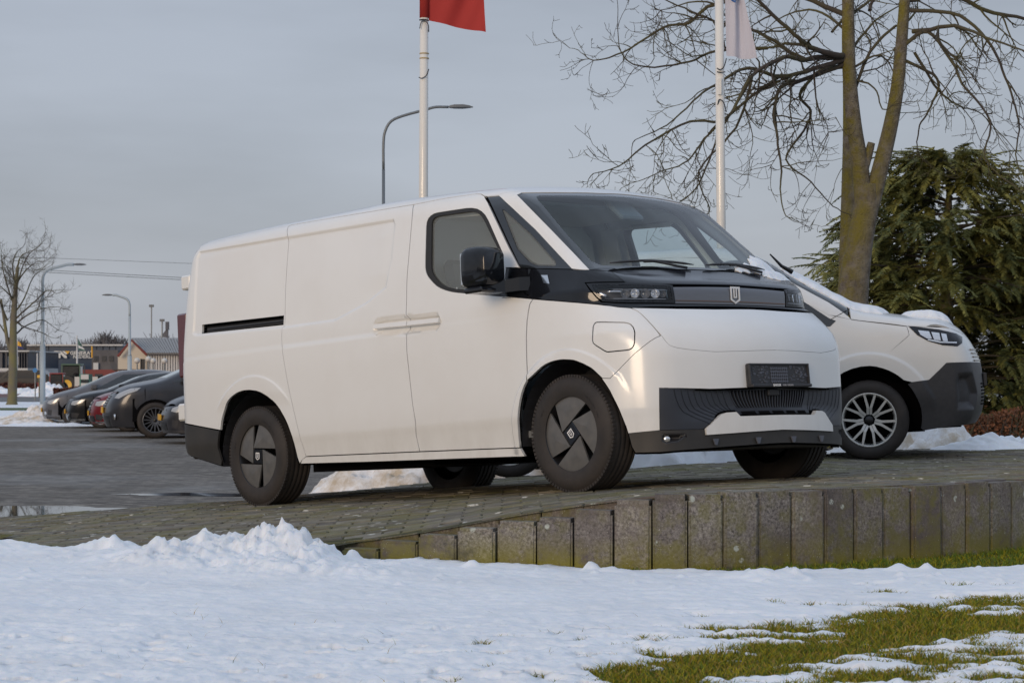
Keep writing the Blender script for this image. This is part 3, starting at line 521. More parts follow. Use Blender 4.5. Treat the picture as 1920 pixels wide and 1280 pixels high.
# headlight: recess + lens
hlp = np.array([[-.553, 1.2035], [-.45, 1.1985], [-.317, 1.193], [-.10, 1.182], [-.052, 1.176], [-.043, 1.068], [-.20, 1.071], [-.30, 1.074], [-.40, 1.082], [-.463, 1.089], [-.495, 1.12], [-.528, 1.165]])
hlen = np.array([[-.520, 1.188], [-.317, 1.1775], [-.068, 1.166], [-.060, 1.085], [-.20, 1.080], [-.33, 1.086], [-.455, 1.097], [-.488, 1.130]])
for sgn in (1, -1):
    h = empty('headlight'); h.parent = van
    mir = np.array([1, sgn, 1])
    def mk(o):
        if sgn < 0:
            me = o.data; N_ = None
            o.scale = (1, -1, 1)
        return o
    mk(VB.panel('housing', [hlp, hlen], 'O', M['black'], h, step=.03, inset=.001, rim=.03))
    mk(VB.panel('lens', [hlen], 'O', M['glass_clear'], h, step=.035, off=-.001, rim=0, inset=0))
    mk(VB.panel('backing', [inset_loop(hlen, -.006)], 'O', M['plastic'], h, step=.05, off=-.055, rim=0, inset=0))
    mb = MB()
    for k_, (u0, z0, rr0) in enumerate(((-.325, 1.131, .027), (-.268, 1.130, .027), (-.205, 1.128, .028), (-.145, 1.126, .027), (-.098, 1.124, .020))):
        c_ = VB.at('O', u0, z0, -.030)[0]; dn = np.array([.80, -.58, .0]); Tl = Matrix.Translation(tuple(c_)) @ Vector(tuple(-dn)).to_track_quat('Y', 'Z').to_matrix().to_4x4()
        ml = MB(); ml.lathe([(0, .018), (.006, .014), (.011, .016), (rr0*.62, .010), (rr0*.70, .004), (rr0*.95, -.012), (rr0, -.014), (rr0*1.05, -.010)], 14, 'y', Tl); mk(ml.build('projector_lamp', M['lampcore'] if k_ % 2 == 0 else M['lampwhite'], h, angle=30))
    for z0 in (1.100, 1.160):
        a = VB.at('O', np.linspace(-.40, -.085, 9), np.linspace(z0+.004, z0-.006, 9), -.022); mb.tube(a, .0035, 5)
    mk(mb.build('reflector_trim', M['lampcore'], h))
    mb = MB()
    a = VB.at('O', np.linspace(-.43, -.35, 6), np.linspace(1.146, 1.142, 6), -.012); mb.tube(a, .0055, 6)
    a = VB.at('O', np.linspace(-.48, -.44, 5), np.linspace(1.14, 1.12, 5), -.02); mb.tube(a, .010, 6)
    mk(mb.build('light_bar', M['lampwhite'], h, smooth=True))
hd_ = [p for p in V['hoodleft'][-1:]]
hood = J(V['hoodleft'][-1:], V['hoodseam'], V['hoodfront'][:-1], [cz(1.1875)], [cz(1.292)], [[.25, -.2, 1.290], [.215, -.5, 1.286], [.135, -.70, 1.281]])
hoodF = VB.dom('F', hood)
VB.panel('hood', [hoodF], 'F', M['blackhood'], van, step=.025, mirror='weld', inset=.0015)
# triangle of cowl between hood corner and windscreen
VB.panel('cowl_corner', [np.array([[-.859, 1.2855], [-.758, 1.272], [-.70, 1.281], [-.70, 1.296], [-.80, 1.297]])], 'F', M['black'], van, step=.03, mirror='copy', inset=0, seal=False, rim=.01)
# light panel
fpz = lambda z: z
lp = np.array([[0, 1.176], [-.25, 1.1725], [-.494, 1.1665], [-.487, 1.0665], [-.25, 1.0665], [0, 1.0665]])
VB.panel('front_light_panel', [lp], 'F', mat('smoked_panel_sky_tone', (.11,.12,.145), .05, 0, 1.), van, step=.03, mirror='weld', off=-.004, inset=.002)  # bluish grey base colour stands in for sky and trees reflected in the panel
VB.panel('panel_strip', [np.array([[0, 1.088], [-.25, 1.088], [-.482, 1.087], [-.482, 1.083], [-.25, 1.083], [0, 1.083]])], 'F', mat('bronze_strip', (.20,.12,.09), .3, .8), van, step=.05, mirror='weld', off=.001, rim=.004, seal=False, inset=0)
VB.panel('band_base', [np.array([[0, 1.0645], [-.45, 1.0645], [-.66, 1.063], [-.74, 1.060], [-.72, 1.05], [-.5, 1.049], [0, 1.049]])], 'F', M['black'], van, step=.04, mirror='weld', inset=0, off=-.002)
# emblem : shield outline with a U slot, standing proud of the panel
def emblem(parent, T, s, m, th=.003):
    o_ = [(-.5, .62), (.5, .62), (.5, -.36), (.0, -.62), (-.5, -.36)]; i_ = [(-.34, .46), (-.12, .46), (-.12, -.12), (.12, -.12), (.12, .46), (.34, .46), (.34, -.26), (0, -.43), (-.34, -.26)]
    mb = MB()
    def strip(a, b):
        for j in range(len(a)-1):
            p = [a[j], a[j+1], b[j+1], b[j]]; mb.prism([(x_*s, z_*s) for x_, z_ in p], 0, -th, T)
    A = [(-.5, .62), (.5, .62), (.5, -.36), (0, -.62), (-.5, -.36), (-.5, .62)]; B_ = [(-.36, .48), (.36, .48), (.36, -.28), (0, -.47), (-.36, -.28), (-.36, .48)]
    strip(A, B_)
    A = [(-.16, .48), (-.16, -.14), (.16, -.14), (.16, .48)]; B_ = [(-.06, .48), (-.06, -.04), (.06, -.04), (.06, .48)]
    for p in ([(-.17, .48), (-.08, .48), (-.08, -.16), (-.17, -.20)], [(.08, .48), (.17, .48), (.17, -.20), (.08, -.16)], [(-.17, -.20), (.17, -.20), (.08, -.10), (-.08, -.10)]): mb.prism([(x_*s, z_*s) for x_, z_ in p], 0, -th, T)
    return mb.build('emblem', m, parent)
Tf = Matrix(((0, -1, 0, 0), (1, 0, 0, 0), (0, 0, 1, 0), (0, 0, 0, 1)))    # x->y, y->-x : front-facing plate, outside is +x
emblem(van, Matrix.Translation((.457, 0, 1.124)) @ Tf, .082, M['logo'])
# --- A pillar + roof + windscreen
pil = [[-.81,-.821,1.838]]+V['roofB'][-1:]+[V['doorfront'][1]]+V['qf'][:6]
qf = V['qf']
kk = min(range(len(qf)), key=lambda i: np.linalg.norm(np.array(qf[i][0:3:2])-np.array([-.025, 1.30])))
br = max(range(len(qf)), key=lambda i: qf[i][0])
qtop = min(range(len(qf)), key=lambda i: np.linalg.norm(np.array(qf[i])-np.array([-.784, -.824, 1.831])))
chain = [qf[i % len(qf)] for i in range(qtop, qtop+len(qf))]; bi = max(range(len(chain)), key=lambda i: chain[i][0]); outer = chain[:bi+1]
a_, b_ = np.array(V['ws_top'][1]), np.array(V['roofB'][-1]); tt = np.linspace(0, 1, 10)[1:-1]
sh = VB.at('T', a_[0]+(b_[0]-a_[0])*tt, a_[1]+(b_[1]-a_[1])*tt - .018*np.sin(tt*math.pi)).tolist()
pil = [V['roofB'][-1]]+outer+[p for p in V['belttop'] if p[0] > outer[-1][0]+.005]+V['ws_left'][::-1]+[V['ws_top'][1]]+sh
VB.panel('windscreen_pillar', [VB.dom('O', J(pil))], 'O', M['white'], van, step=.022, mirror='copy', inset=.0008)
rA = V['roofA'][::-1]; rB = V['roofB'][::-1]
wt = [p for p in V['ws_top'][1:] if p[1] < -.12]
xf = float(VB.at('F', 0, 1.845)[0][0]); 
half_roof = [[xf, 0, 0]]+[p for p in wt[::-1]]+sh+rB+rA+VB.at('S', [-3.0, -3.2, -3.4, -3.6, -3.72, -3.84, -3.88, -3.92], [1.9068, 1.907, 1.905, 1.903, 1.898, 1.893, 1.8775, 1.862]).tolist()+VB.at('B', [-.60, -.3], [1.893, 1.897]).tolist()+[VB.at('B', 0, 1.90)[0].tolist()]
hrf = VB.dom('T', J(half_roof))
full = np.vstack([hrf, (hrf*[1, -1])[::-1][1:-1] if abs(hrf[0, 1]) < 1e-6 else (hrf*[1, -1])[::-1]])
# start/end points lie on the centre line
VB.panel('roof', [full], 'T', M['white'], van, step=.05, inset=.0008)
# rear face
VB.panel('rear_door', [np.array([[-.80, .62], [0, .62], [0, 1.90], [-.3, 1.897], [-.60, 1.893], [-.72, 1.86], [-.78, 1.78], [-.80, 1.7]])], 'B', M['white'], van, step=.05, mirror='copy')
for sgn in (1, -1):    # rear corner skins joining quarter and rear door
    mb = MB(); zz = [.62, .8, 1., 1.2, 1.4, 1.6, 1.72, 1.80, 1.86]; rows = []
    for z in zz:
        xe = np.interp(z, [.62, 1.2, 1.72, 1.80, 1.862], [-4.0, -4.005, -3.998, -3.97, -3.92]); ye = np.interp(z, [.62, 1.7, 1.78, 1.86], [-.80, -.80, -.78, -.72])
        a = VB.at('S', xe, z)[0]; b = VB.at('B', ye, z)[0]; row = [a]
        for t in (.3, .5, .7):
            c_ = a*(1-t)+b*t; dirn = np.array([-1, -1, .0])*I2; o_ = c_+dirn*.4; p_, _ = VB.cast(o_[None], -dirn); row.append(p_[0])
        row.append(b); rows.append(row)
    v = [tuple(np.array(p)*[1, sgn, 1]) for r_ in rows for p in r_]; f = [(i*5+j, i*5+j+1, i*5+j+6, i*5+j+5) for i in range(len(zz)-1) for j in range(4)]
    mb.add(v, f); mb.build('rear_corner_skin', M['white'], van, smooth=True)
# windscreen: glass with dark printed border, inside pillar line
wsl = VB.dom('F', V['ws_left'])[::-1]
wsF = np.vstack([wsl, VB.dom('F', wt), [[0, 1.845]], [[0, 1.300]], [[-.5, 1.2965]], [[-.80, 1.2915]]])
gl_ = np.array([[0, 1.316], [-.5, 1.312], [-.755, 1.318], [-.785, 1.345], [-.770, 1.55], [-.735, 1.76], [-.715, 1.797], [-.68, 1.807], [0, 1.822]])
VB.panel('windscreen_surround', [wsF], 'F', M['black'], van, step=.03, inset=.0, mirror='weld', seal=False, rim=.012) if False else None
fr_ = np.vstack([wsl, VB.dom('F', wt), [[0, 1.845]], gl_[::-1], [[0, 1.300]], [[-.5, 1.2965]], [[-.80, 1.2915]]])
VB.panel('windscreen_border', [fr_], 'F', M['glass_dark'], van, step=.03, inset=.0, mirror='weld', seal=False, rim=.01, off=-.003)
VB.panel('windscreen', [gl_], 'F', M['glass_ws'], van, step=.04, inset=.0, mirror='weld', seal=False, rim=0, off=-.003)
# --- side windows
VB.panel('window_seal', [VB.dom('S', V['win_o']), VB.dom('S', V['win_g'])], 'S', M['rubber'], van, step=.03, mirror='copy', inset=-.001, off=-.002, rim=.025, seal=False)
VB.panel('side_window', [VB.dom('S', V['win_g'])], 'S', M['glass'], van, step=.05, mirror='copy', inset=0, off=-.014, rim=0, seal=False)
VB.panel('quarter_window_frame', [VB.dom('S', qf), VB.dom('S', V['qg'])], 'S', M['glass_dark'], van, step=.03, mirror='copy', inset=.0015, off=-.004, rim=.012)
VB.panel('quarter_window', [VB.dom('S', V['qg'])], 'S', M['glass'], van, step=.05, mirror='copy', inset=0, off=-.008, rim=0, seal=False)
# --- lower front: black inset with slatted grille, white skid trim, valance
def grille_disp(p):
    ay = np.abs(p[:, 1]); z = p[:, 2]
    t = sstep((.78-ay)/.45)*sstep((.578-z)/.02)*sstep((z-.36)/.10)
    return .055*t
sk = VB.dom('F', V['skid']); skt = [tuple(p) for p in sk]
notch = [(-.558, .294), (-.5554, .333), (-.50, .375), (-.455, .410), (-.42, .4195), (-.352, .4225), (-.325, .398), (0, .400)]
# openings where the slats stand
gop = np.array([[-.352, .545], [0, .548], [0, .445], [-.30, .445]])
ins = np.array([(-.804, .572), (-.782, .571), (-.60, .566), (-.30, .563), (0, .566), (0, .548), (-.352, .545), (-.30, .445), (0, .445), (0, .4035), (-.322, .4015), (-.350, .4265), (-.42, .4245), (-.457, .414), (-.503, .379), (-.560, .335), (-.57, .331), (-.6, .331), (-.803, .334)])
VB.panel('bumper_inset', [ins], 'F', M['grille'], van, step=.02, mirror='weld', disp=grille_disp, inset=.0, rim=.02)
VB.panel('radiator_backing', [np.array([[-.40, .56], [0, .56], [0, .43], [-.40, .43]])], 'F', M['void'], van, step=.08, mirror='weld', off=-.10, rim=0, seal=False, inset=0)
def bow(t, y0, lean): return y0 + lean*(t**1.6)
nsl = 27; tpl = None
for i in range(nsl):
    t0 = (i+.5)/nsl; yt = -.345+.690*t0; yb = -.290+.58*t0
    zs = np.linspace(.549, .443, 8); tt = np.linspace(0, 1, 8); yy = yt + (yb-yt)*tt**1.8
    if abs(yt) < .03: zs = np.linspace(.512, .443, 8)
    p = VB.at('F', yy, zs); p[:, 0] -= grille_disp(p) + .002
    mb = MB(); pts = []
    for k in range(8):
        a = p[k]; pts += [(a[0]+.004, a[1]-.0042, a[2]), (a[0]+.004, a[1]+.0042, a[2]), (a[0]-.035, a[1]+.0025, a[2]), (a[0]-.035, a[1]-.0025, a[2])]
    f = []
    for k in range(7):
        for j in range(4): f.append((k*4+j, k*4+(j+1) % 4, k*4+4+(j+1) % 4, k*4+4+j))
    mb.add(pts, f+[(0, 3, 2, 1), (28, 29, 30, 31)]); mb.build('grille_slat', M['grille'], van)
for i in range(9):       # ribs raised on the solid wings of the inset
    for sgn in (-1, 1):
        mb = MB(); y0 = .385+.043*i; tt = np.linspace(0, 1, 8); yy = y0 - (.045+.008*i)*tt**1.7-(.13*sstep((tt-.5)*2)*min(1, i/5)); zz = .560-(.13+.012*i)*tt
        p = VB.at('F', -yy, zz); p[:, 0] -= grille_disp(p); p[:, 1] *= -sgn
        mb.tube([(q[0]+.0, q[1], q[2]) for q in p], .0032, 4); mb.build('inset_rib', M['black'], van)
# camera and slots below slats
mb = MB(); mb.box(.700, -.05, .512, .722, .05, .552, bev=.006); mb.build('front_camera', M['plastic'], van)
for y0, y1 in ((-.28, -.17), (-.145, -.055), (-.03, .07), (.095, .18), (.205, .29)):
    p = VB.at('F', [y0, y1, y1, y0], [.425, .425, .408, .408]); p[:, 0] = p[:, 0]-grille_disp(p)+.0035
    mb = MB(); mb.add([*p], [(0, 1, 2, 3)]); mb.build('air_slot', M['void'], van)
skl = np.array([(0, .3985), (-.3235, .3965), (-.3515, .4215), (-.42, .4195), (-.455, .410), (-.50, .375), (-.5554, .333), (-.558, .2945), (-.50, .2962), (-.25, .304), (0, .311)])
VB.panel('skid_trim', [skl], 'F', M['white'], van, step=.03, mirror='weld', inset=.001, off=.012, rim=.030)
fgO = np.array([[-.160, .318], [-.085, .3165], [-.085+.0, .29], [-.105, .262], [-.150, .248], [-.168, .26]])
vt = VB.dom('O', V['val_top']); vb_ = VB.dom('O', [p for p in V['val_bot'] if p[1] < -.02])
cO = VB.dom('O', [cz(z_) for z_ in np.linspace(.309, .235, 5)])
val = np.vstack([vt[:-1], [[-.178, .3325], [.075, .3295], [.0815, .2925], [.2, .297]], cO, vb_[::-1], [[-.335, .25]]])
fog = np.array([[-.165, .314], [-.03, .309], [-.025, .290], [-.075, .262], [-.145, .252], [-.168, .268]])
VB.panel('valance', [val, fog], 'O', M['plastic_b'], van, step=.025, mirror='weld', inset=.001)
VB.panel('fog_lamp_pocket', [fog], 'O', M['plastic'], van, step=.012, mirror='copy', inset=-.002, off=-.002, rim=0, seal=False, disp=lambda p: .05*sstep(dist_poly(np.stack([(p[:, 0]-np.abs(p[:, 1]))*I2, p[:, 2]], 1), fog)/.03))
for sgn in (-1, 1):
    c_ = VB.at('O', -.135, .281, -.025)[0]; n_ = VB.normal(c_[None])[0]
    T = Matrix.Translation((c_[0], c_[1]*-sgn, c_[2])) @ Vector((n_[0], n_[1]*-sgn, n_[2])).to_track_quat('Y', 'Z').to_matrix().to_4x4()
    mb = MB(); mb.lathe([(0, .006), (.016, .006), (.020, .002), (.020, -.01)], 16, 'y', T); mb.build('fog_lamp', M['lampwhite'], van, smooth=True)
# underside lip with four small brackets
mb = MB(); p = VB.at('F', np.linspace(-.80, .80, 17), np.full(17, .235)); v = []
for q in p: v += [(q[0]-.03, q[1], .240), (q[0]-.05, q[1], .212), (q[0]-.30, q[1]*.97, .208), (q[0]-.3, q[1]*.97, .25)]
mb.add(v, [(i*4+j, i*4+j+1, i*4+5+j, i*4+4+j) for i in range(16) for j in range(3)]); mb.build('under_lip', M['plastic_b'], van)
for y in (-.50, -.2, .1, .40):
    q = VB.at('F', y, .235)[0]; mb = MB(); mb.prism([(-.022, .0), (.022, .0), (.008, -.035), (-.008, -.035)], -.008, 0, Matrix.Translation((q[0]+.006, y, .272)) @ Tf); mb.build('lip_bracket', M['textgrey'], van)
# rear bumper corner pieces
rb = np.array([(-3.505, .540), (-3.85, .594), (-4.0, .614), (-4.0, .60), (-4.0, .45), (-3.99, .405), (-3.96, .385), (-3.54, .295), (-3.525, .33), (-3.545, .42)])
VB.panel('rear_bumper_corner', [rb], 'S', M['plastic_b'], van, step=.03, mirror='copy', off=.004)
mb = MB(); mb.box(-4.12, -.84, .36, -3.98, .84, .60, bev=.03); mb.build('rear_bumper', M['plastic_b'], van)
for sgn in (-1, 1):
    mb = MB(); mb.box(-4.20, -.87 if sgn < 0 else .74, .64, -4.02, -.74 if sgn < 0 else .86, .765, bev=.012); mb.build('rear_bumper_block', M['white'], van)
    mb = MB(); mb.box(-4.135, -.845 if sgn < 0 else .77, 1.585, -4.02, -.77 if sgn < 0 else .845, 1.69, bev=.012); mb.build('rear_hinge_cover', M['white'], van)
    mb = MB(); mb.box(-4.125, -.90 if sgn < 0 else .80, .95, -4.0, -.80 if sgn < 0 else .90, 1.41, bev=.012); mb.build('tail_lamp', M['red_lamp'], van)
# --- door handles
for sgn in (-1, 1):
    for (x0, x1, z0, z1, zz) in ((-1.735, -1.405, 1.094, 1.122, 0), (-1.398, -1.095, 1.094, 1.116, 0)):
        a = VB.at('S', np.linspace(x0, x1, 8), np.linspace(1.113, 1.103, 8) if x0 < -1.6 else np.linspace(1.103, 1.097, 8), 0); mb = MB(); v = []
        for q in a: v += [(q[0], (q[1]-.014)*-sgn, q[2]+.015), (q[0], (q[1]-.020)*-sgn, q[2]-.012), (q[0], (q[1]+.006)*-sgn, q[2]-.018), (q[0], (q[1]+.006)*-sgn, q[2]+.016)]
        mb.add(v, [(i*4+j, i*4+(j+1) % 4, i*4+4+(j+1) % 4, i*4+4+j) for i in range(7) for j in range(4)]+[(0, 3, 2, 1), (28, 29, 30, 31)]); mb.build('door_handle', M['white'], van)
# --- mirrors
for sgn in (-1, 1):
    mr = empty('door_mirror'); mr.parent = van; yb = -.975
    def Y(v): return v*(-sgn)
    bm = bmesh.new()
    sec = []     # housing: rounded box tapering forward
    prof = [(-.60, .02, .8), (-.585, .0, .96), (-.55, 0, 1.), (-.48, 0, .97), (-.43, 0, .84), (-.405, 0, .55)]
    mb = MB(); ring = []
    for (x_, _, s_) in prof:
        pts = []
        cy, cz_ = -1.135, 1.352; hw, hh = .100*(.55+.45*s_), .128*(.35+.65*s_)
        for j in range(20):
            a = 2*math.pi*j/20; c_, d_ = math.cos(a), math.sin(a); ex = .45
            pts.append((x_+.03*(d_ < 0)*0, Y(cy+hw*abs(c_)**ex*math.copysign(1, c_)), cz_+hh*abs(d_)**ex*math.copysign(1, d_)))
        ring.append(pts)
    v = [p for r_ in ring for p in r_]; f = [(i*20+j, i*20+(j+1) % 20, i*20+20+(j+1) % 20, i*20+20+j) for i in range(len(prof)-1) for j in range(20)]
    f += [tuple(range(20)), tuple((len(prof)-1)*20+j for j in range(20))[::-1]]
    mb.add(v, f); mb.build('mirror_housing', M['black'], mr, angle=50)
    mb = MB(); mb.box(-.602, Y(-1.215), 1.255, -.612, Y(-1.055), 1.445, bev=.004); mb.build('mirror_glass', M['chrome'], mr)
    mb = MB(); T = None
    v = []
    for (y_, x0, x1, z0, z1) in ((-1.17, -.57, -.44, 1.200, 1.262), (-1.06, -.56, -.40, 1.200, 1.272), (-1.0, -.52, -.34, 1.205, 1.285), (-.95, -.48, -.30, 1.205, 1.285)):
        v += [(x0, Y(y_), z0), (x1, Y(y_), z0), (x1, Y(y_), z1), (x0, Y(y_), z1)]
    f = [(i*4+j, i*4+(j+1) % 4, i*4+4+(j+1) % 4, i*4+4+j) for i in range(3) for j in range(4)]+[(0, 1, 2, 3), (12, 13, 14, 15)]
    mb.add(v, f); mb.build('mirror_arm', M['black'], mr)
    mb = MB(); mb.box(-.58, Y(-1.235), 1.20, -.42, Y(-1.03), 1.235, bev=.012); mb.build('mirror_base', M['black'], mr)
# --- side repeater on fender
a = VB.at('O', [-.815, -.775, -.765, -.80], [1.285, 1.28, 1.225, 1.235], .004)
mb = MB(); mb.add([*a], [(0, 1, 2, 3)]); mb.build('side_marker', M['chrome'], van)
# --- wheels
tyre = MB(); tyre.lathe([(.215, -.11), (.235, -.118), (.275, -.124), (.312, -.115), (.330, -.100), (.338, -.086)]+[(.338, -.083)], 64)
tp = [(.338, -.083)]
for c_ in (-.055, -.018, .018, .055): tp += [(.343, c_-.015), (.343, c_+.006), (.335, c_+.008), (.335, c_+.014)]
tyre.lathe(tp+[(.343, .08), (.336, .095), (.312, .112), (.275, .122), (.235, .116), (.215, .11)], 64)
# tread blocks on shoulders
for k in range(90):
    a = 2*math.pi*k/90; T = Matrix.Rotation(-a, 4, 'Y')
    tyre.box(-.0085, -.104, .322, .0085, -.078, .3425, T)
def tyre_letters(w, body, ang, r_=.262, size=.030):
    o = text_mesh('tyre_lettering', body, size, M['lettering'], w, Matrix.Identity(4), .001, bold=True); me = o.data
    for v in me.vertices:
        a = ang-v.co.x/r_; rr_ = r_+v.co.y; v.co = (rr_*math.cos(a), -.1215-.0012*(v.co.z > 0)+max(0, rr_-.268)*.30, rr_*math.sin(a))
    me.update(); return o
M['lettering'] = mat('tyre_lettering', (.012, .010, .010), .6)
def wheel(parent, loc, rot, far=False):
    w = empty('wheel', loc); w.parent = parent
    t = (tyre.build('tyre', M['tyre'], w, angle=60) if not hasattr(wheel, 't') else None)
    if t: wheel.t = t.data
    else:
        t = bpy.data.objects.new('tyre', wheel.t); COL.objects.link(t); t.parent = w
    s = -1 if not far else 1
    if not hasattr(wheel, 'rim'):
        mb = MB(); mb.lathe([(.222, -.112), (.216, -.095), (.20, -.06), (.19, .02), (.16, .05), (.0, .05)], 40); o = mb.build('rim', M['hub'], w, angle=40); wheel.rim = o.data
        bl = MB(); s_ = .052; Rr = .2165
        def arc(a0, a1, n=10): return [(Rr*math.cos(a0+(a1-a0)*i/n), Rr*math.sin(a0+(a1-a0)*i/n)) for i in range(n+1)]
        aS = math.asin(s_/Rr); aE = math.atan2(1, .02)
        rim_pts = arc(aS+.03, aE, 12)
        fold = (.02, .5*Rr)
        poly = [(-s_+.004, s_+.004)]+[(q[0], q[1]) for q in rim_pts]
        # faceted blade: inner edge proud, fold line across
        c0 = (-s_+.004, s_+.004); v = []; 
        top = [(c0[0], -.108, c0[1])]; mid = []
        for q in rim_pts: top.append((q[0], -.100, q[1]))
        fold_pt = ((c0[0]+rim_pts[6][0])/2+.01, -.1075, (c0[1]+rim_pts[6][1])/2+.01)
        top.append(fold_pt); n = len(top); k = n-1
        v = top+[(p[0], p[1]+.012, p[2]) for p in top]
        f = [(k, i, i+1) for i in range(1, n-2)]+[(k, 0, 1), (k, n-2, 0)]
        f += [(i, i+n, (i+1)+n, i+1) for i in range(0, n-2)]+[(n-2, n-2+n, n, 0)]
        bl.add(v, f); o2 = bl.build('cover_blade', M['cover'], w); wheel.blade = o2.data; blades = [o2]
        hb = MB(); hb.box(-.05, -.107, -.05, .05, -.085, .05, bev=.004); o3 = hb.build('hub_cap', M['black'], w); wheel.hub = o3.data
        o4 = emblem(w, Matrix.Translation((0, -.1085, 0)), .042, M['logo'], .0015); wheel.emb = o4.data
        rg = MB(); rg.lathe([(.2155, -.098), (.2195, -.108), (.226, -.110), (.229, -.104), (.222, -.09)], 48); o5 = rg.build('rim_ring', M['hub'], w, smooth=True); wheel.ring = o5.data
        parts = [o, o2, o3, o4, o5]
    else:
        parts = []
        for nm, d in (('rim', wheel.rim), ('cover_blade', wheel.blade), ('hub_cap', wheel.hub), ('emblem', wheel.emb), ('rim_ring', wheel.ring)):
            o = bpy.data.objects.new(nm, d); COL.objects.link(o); o.parent = w; parts.append(o)
    bls = [parts[1]]
    for i in range(3):
        o = bpy.data.objects.new('cover_blade', wheel.blade); COL.objects.link(o); o.parent = w; bls.append(o)
    for i, o in enumerate(bls): o.rotation_euler = (0, rot+i*math.pi/2, 0)
    for o in parts[2:4]: o.rotation_euler = (0, rot, 0)
    if far: w.rotation_euler = (0, 0, math.pi)
    else: tyre_letters(w, 'GITIVAN VR1', R(48)+rot*.3); tyre_letters(w, 'GITI', R(160)+rot*.3)
    return w
for (x_, rr_) in ((0, R(-38)), (-3.1, R(4))):
    wheel(van, (x_, -.855, .343), rr_); wheel(van, (x_, .855, .343), .4, True)
# --- underbody and wheel housings
for x_, aw in ((0, .46), (-3.1, .50)):
    for sgn in (-1, 1):
        mb = MB(); n = 20
        prof = []
        v = []
        for j in range(n+1):
            a = math.pi*(-.04+1.08*j/n); v += [(x_+.43*math.cos(a), sgn*.955 if x_ < -1 or math.cos(a) < .6 else sgn*.88, .343+.435*math.sin(a)), (x_+.43*math.cos(a), sgn*.60, .343+.435*math.sin(a))]
        mb.add(v, [(2*j, 2*j+1, 2*j+3, 2*j+2) for j in range(n)]); mb.add([(x_-.46, sgn*.60, .33), (x_+.46, sgn*.60, .33), (x_+.46, sgn*.60, .85), (x_-.46, sgn*.60, .85)], [(0, 1, 2, 3)])
        mb.build('wheel_housing', M['plastic'], van)
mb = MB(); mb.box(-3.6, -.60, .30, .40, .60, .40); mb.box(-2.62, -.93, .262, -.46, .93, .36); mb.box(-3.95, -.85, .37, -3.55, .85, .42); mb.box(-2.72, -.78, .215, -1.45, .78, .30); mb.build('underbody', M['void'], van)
# --- licence plate holder
q = VB.at('F', 0, .63)[0]
ph = empty('number_plate_holder'); ph.parent = van; Tp = Matrix.Translation((q[0]+.006, 0, .628)) @ Matrix.Rotation(R(-3), 4, 'Y') @ Tf
mb = MB(); mb.box(-.262, -.0, -.068, .262, .03, .068, Tp, bev=.006); mb.box(-.262, -.026, -.070, .262, .012, -.052, Tp, bev=.004); mb.box(-.262, -.012, .060, .262, .012, .068, Tp); mb.box(-.262, -.012, -.06, -.254, .012, .065, Tp); mb.box(.254, -.012, -.06, .262, .012, .065, Tp)
mb.build('plate_frame', M['plastic'], ph)
mb = MB()
for i in range(9):
    for j in range(5):
        cx, cz2 = -.068+.017*i, -.036+.019*j; mb.prism([(cx-.0085, cz2), (cx, cz2+.0095), (cx+.0085, cz2), (cx, cz2-.0095)], -.004, 0, Tp)
rnd_ = random.Random(4)
for side in (-1, 1):
    for k in range(46):
        x_ = side*rnd_.uniform(.095, .245); z_ = rnd_.uniform(-.044, .054); w_ = rnd_.choice([.006, .012, .02]); h_ = rnd_.choice([.003, .005, .011]); mb.box(x_-w_/2, -.004, z_-h_/2, x_+w_/2, 0, z_+h_/2, Tp)
mb.build('plate_print', M['textgrey'], ph)['kind'] = 'stuff'
TT = Tp @ Matrix.Translation((0, -.0275, -.0608)) @ Matrix.Rotation(R(90), 4, 'X')
text_mesh('dealer_name', 'BAKKER', .0185, M['logo'], ph, TT @ Matrix.Translation((-.055, 0, 0)), .0006, bold=True, sx=1.0)
text_mesh('dealer_name', 'GORL. VARDERS', .0135, mat('print_light', (.35,.35,.37), .5), ph, TT @ Matrix.Translation((.042, 0, 0)), .0006, bold=True, sx=.95)
# --- wipers, interior
for y0, y1, yp in ((-.72, -.12, -.20), (-.02, .60, .52)):
    mb = MB(); yy = np.linspace(y0, y1, 9); zz = 1.308+.020*np.sin(np.linspace(0, math.pi, 9)); p = VB.at('F', yy, zz, .022); mb.tube([*p], [.003]+[.008]*7+[.003], 6)
    p2 = VB.at('F', np.linspace(yp, (y0+y1)/2-.05, 5), np.array([1.287, 1.300, 1.318, 1.330, 1.326]), .018); mb.tube([*p2], .009, 6)
    mb.build('wiper', M['plastic'], van, smooth=True)
it = empty('interior'); it.parent = van
mb = MB(); mb.box(-.55, -.86, .95, .10, .86, 1.20, bev=.06); mb.box(-.42, -.15, .8, -.2, .15, 1.27, bev=.03); mb.box(-.30, .20, 1.18, .0, .66, 1.275, bev=.04); mb.build('dashboard', M['trim'], it)
mb = MB(); T = Matrix.Translation((-.47, .42, 1.235)) @ Matrix.Rotation(R(65), 4, 'Y')
mb.tube([T @ Vector((.185*math.cos(a), .185*math.sin(a), 0)) for a in np.linspace(0, 2*math.pi, 29)], .015, 8, cap=False); mb.box(-.17, -.02, -.01, .17, .02, .01, T); mb.box(-.02, -.17, -.01, .02, .17, .01, T); mb.build('steering_wheel', M['trim'], it, smooth=True)
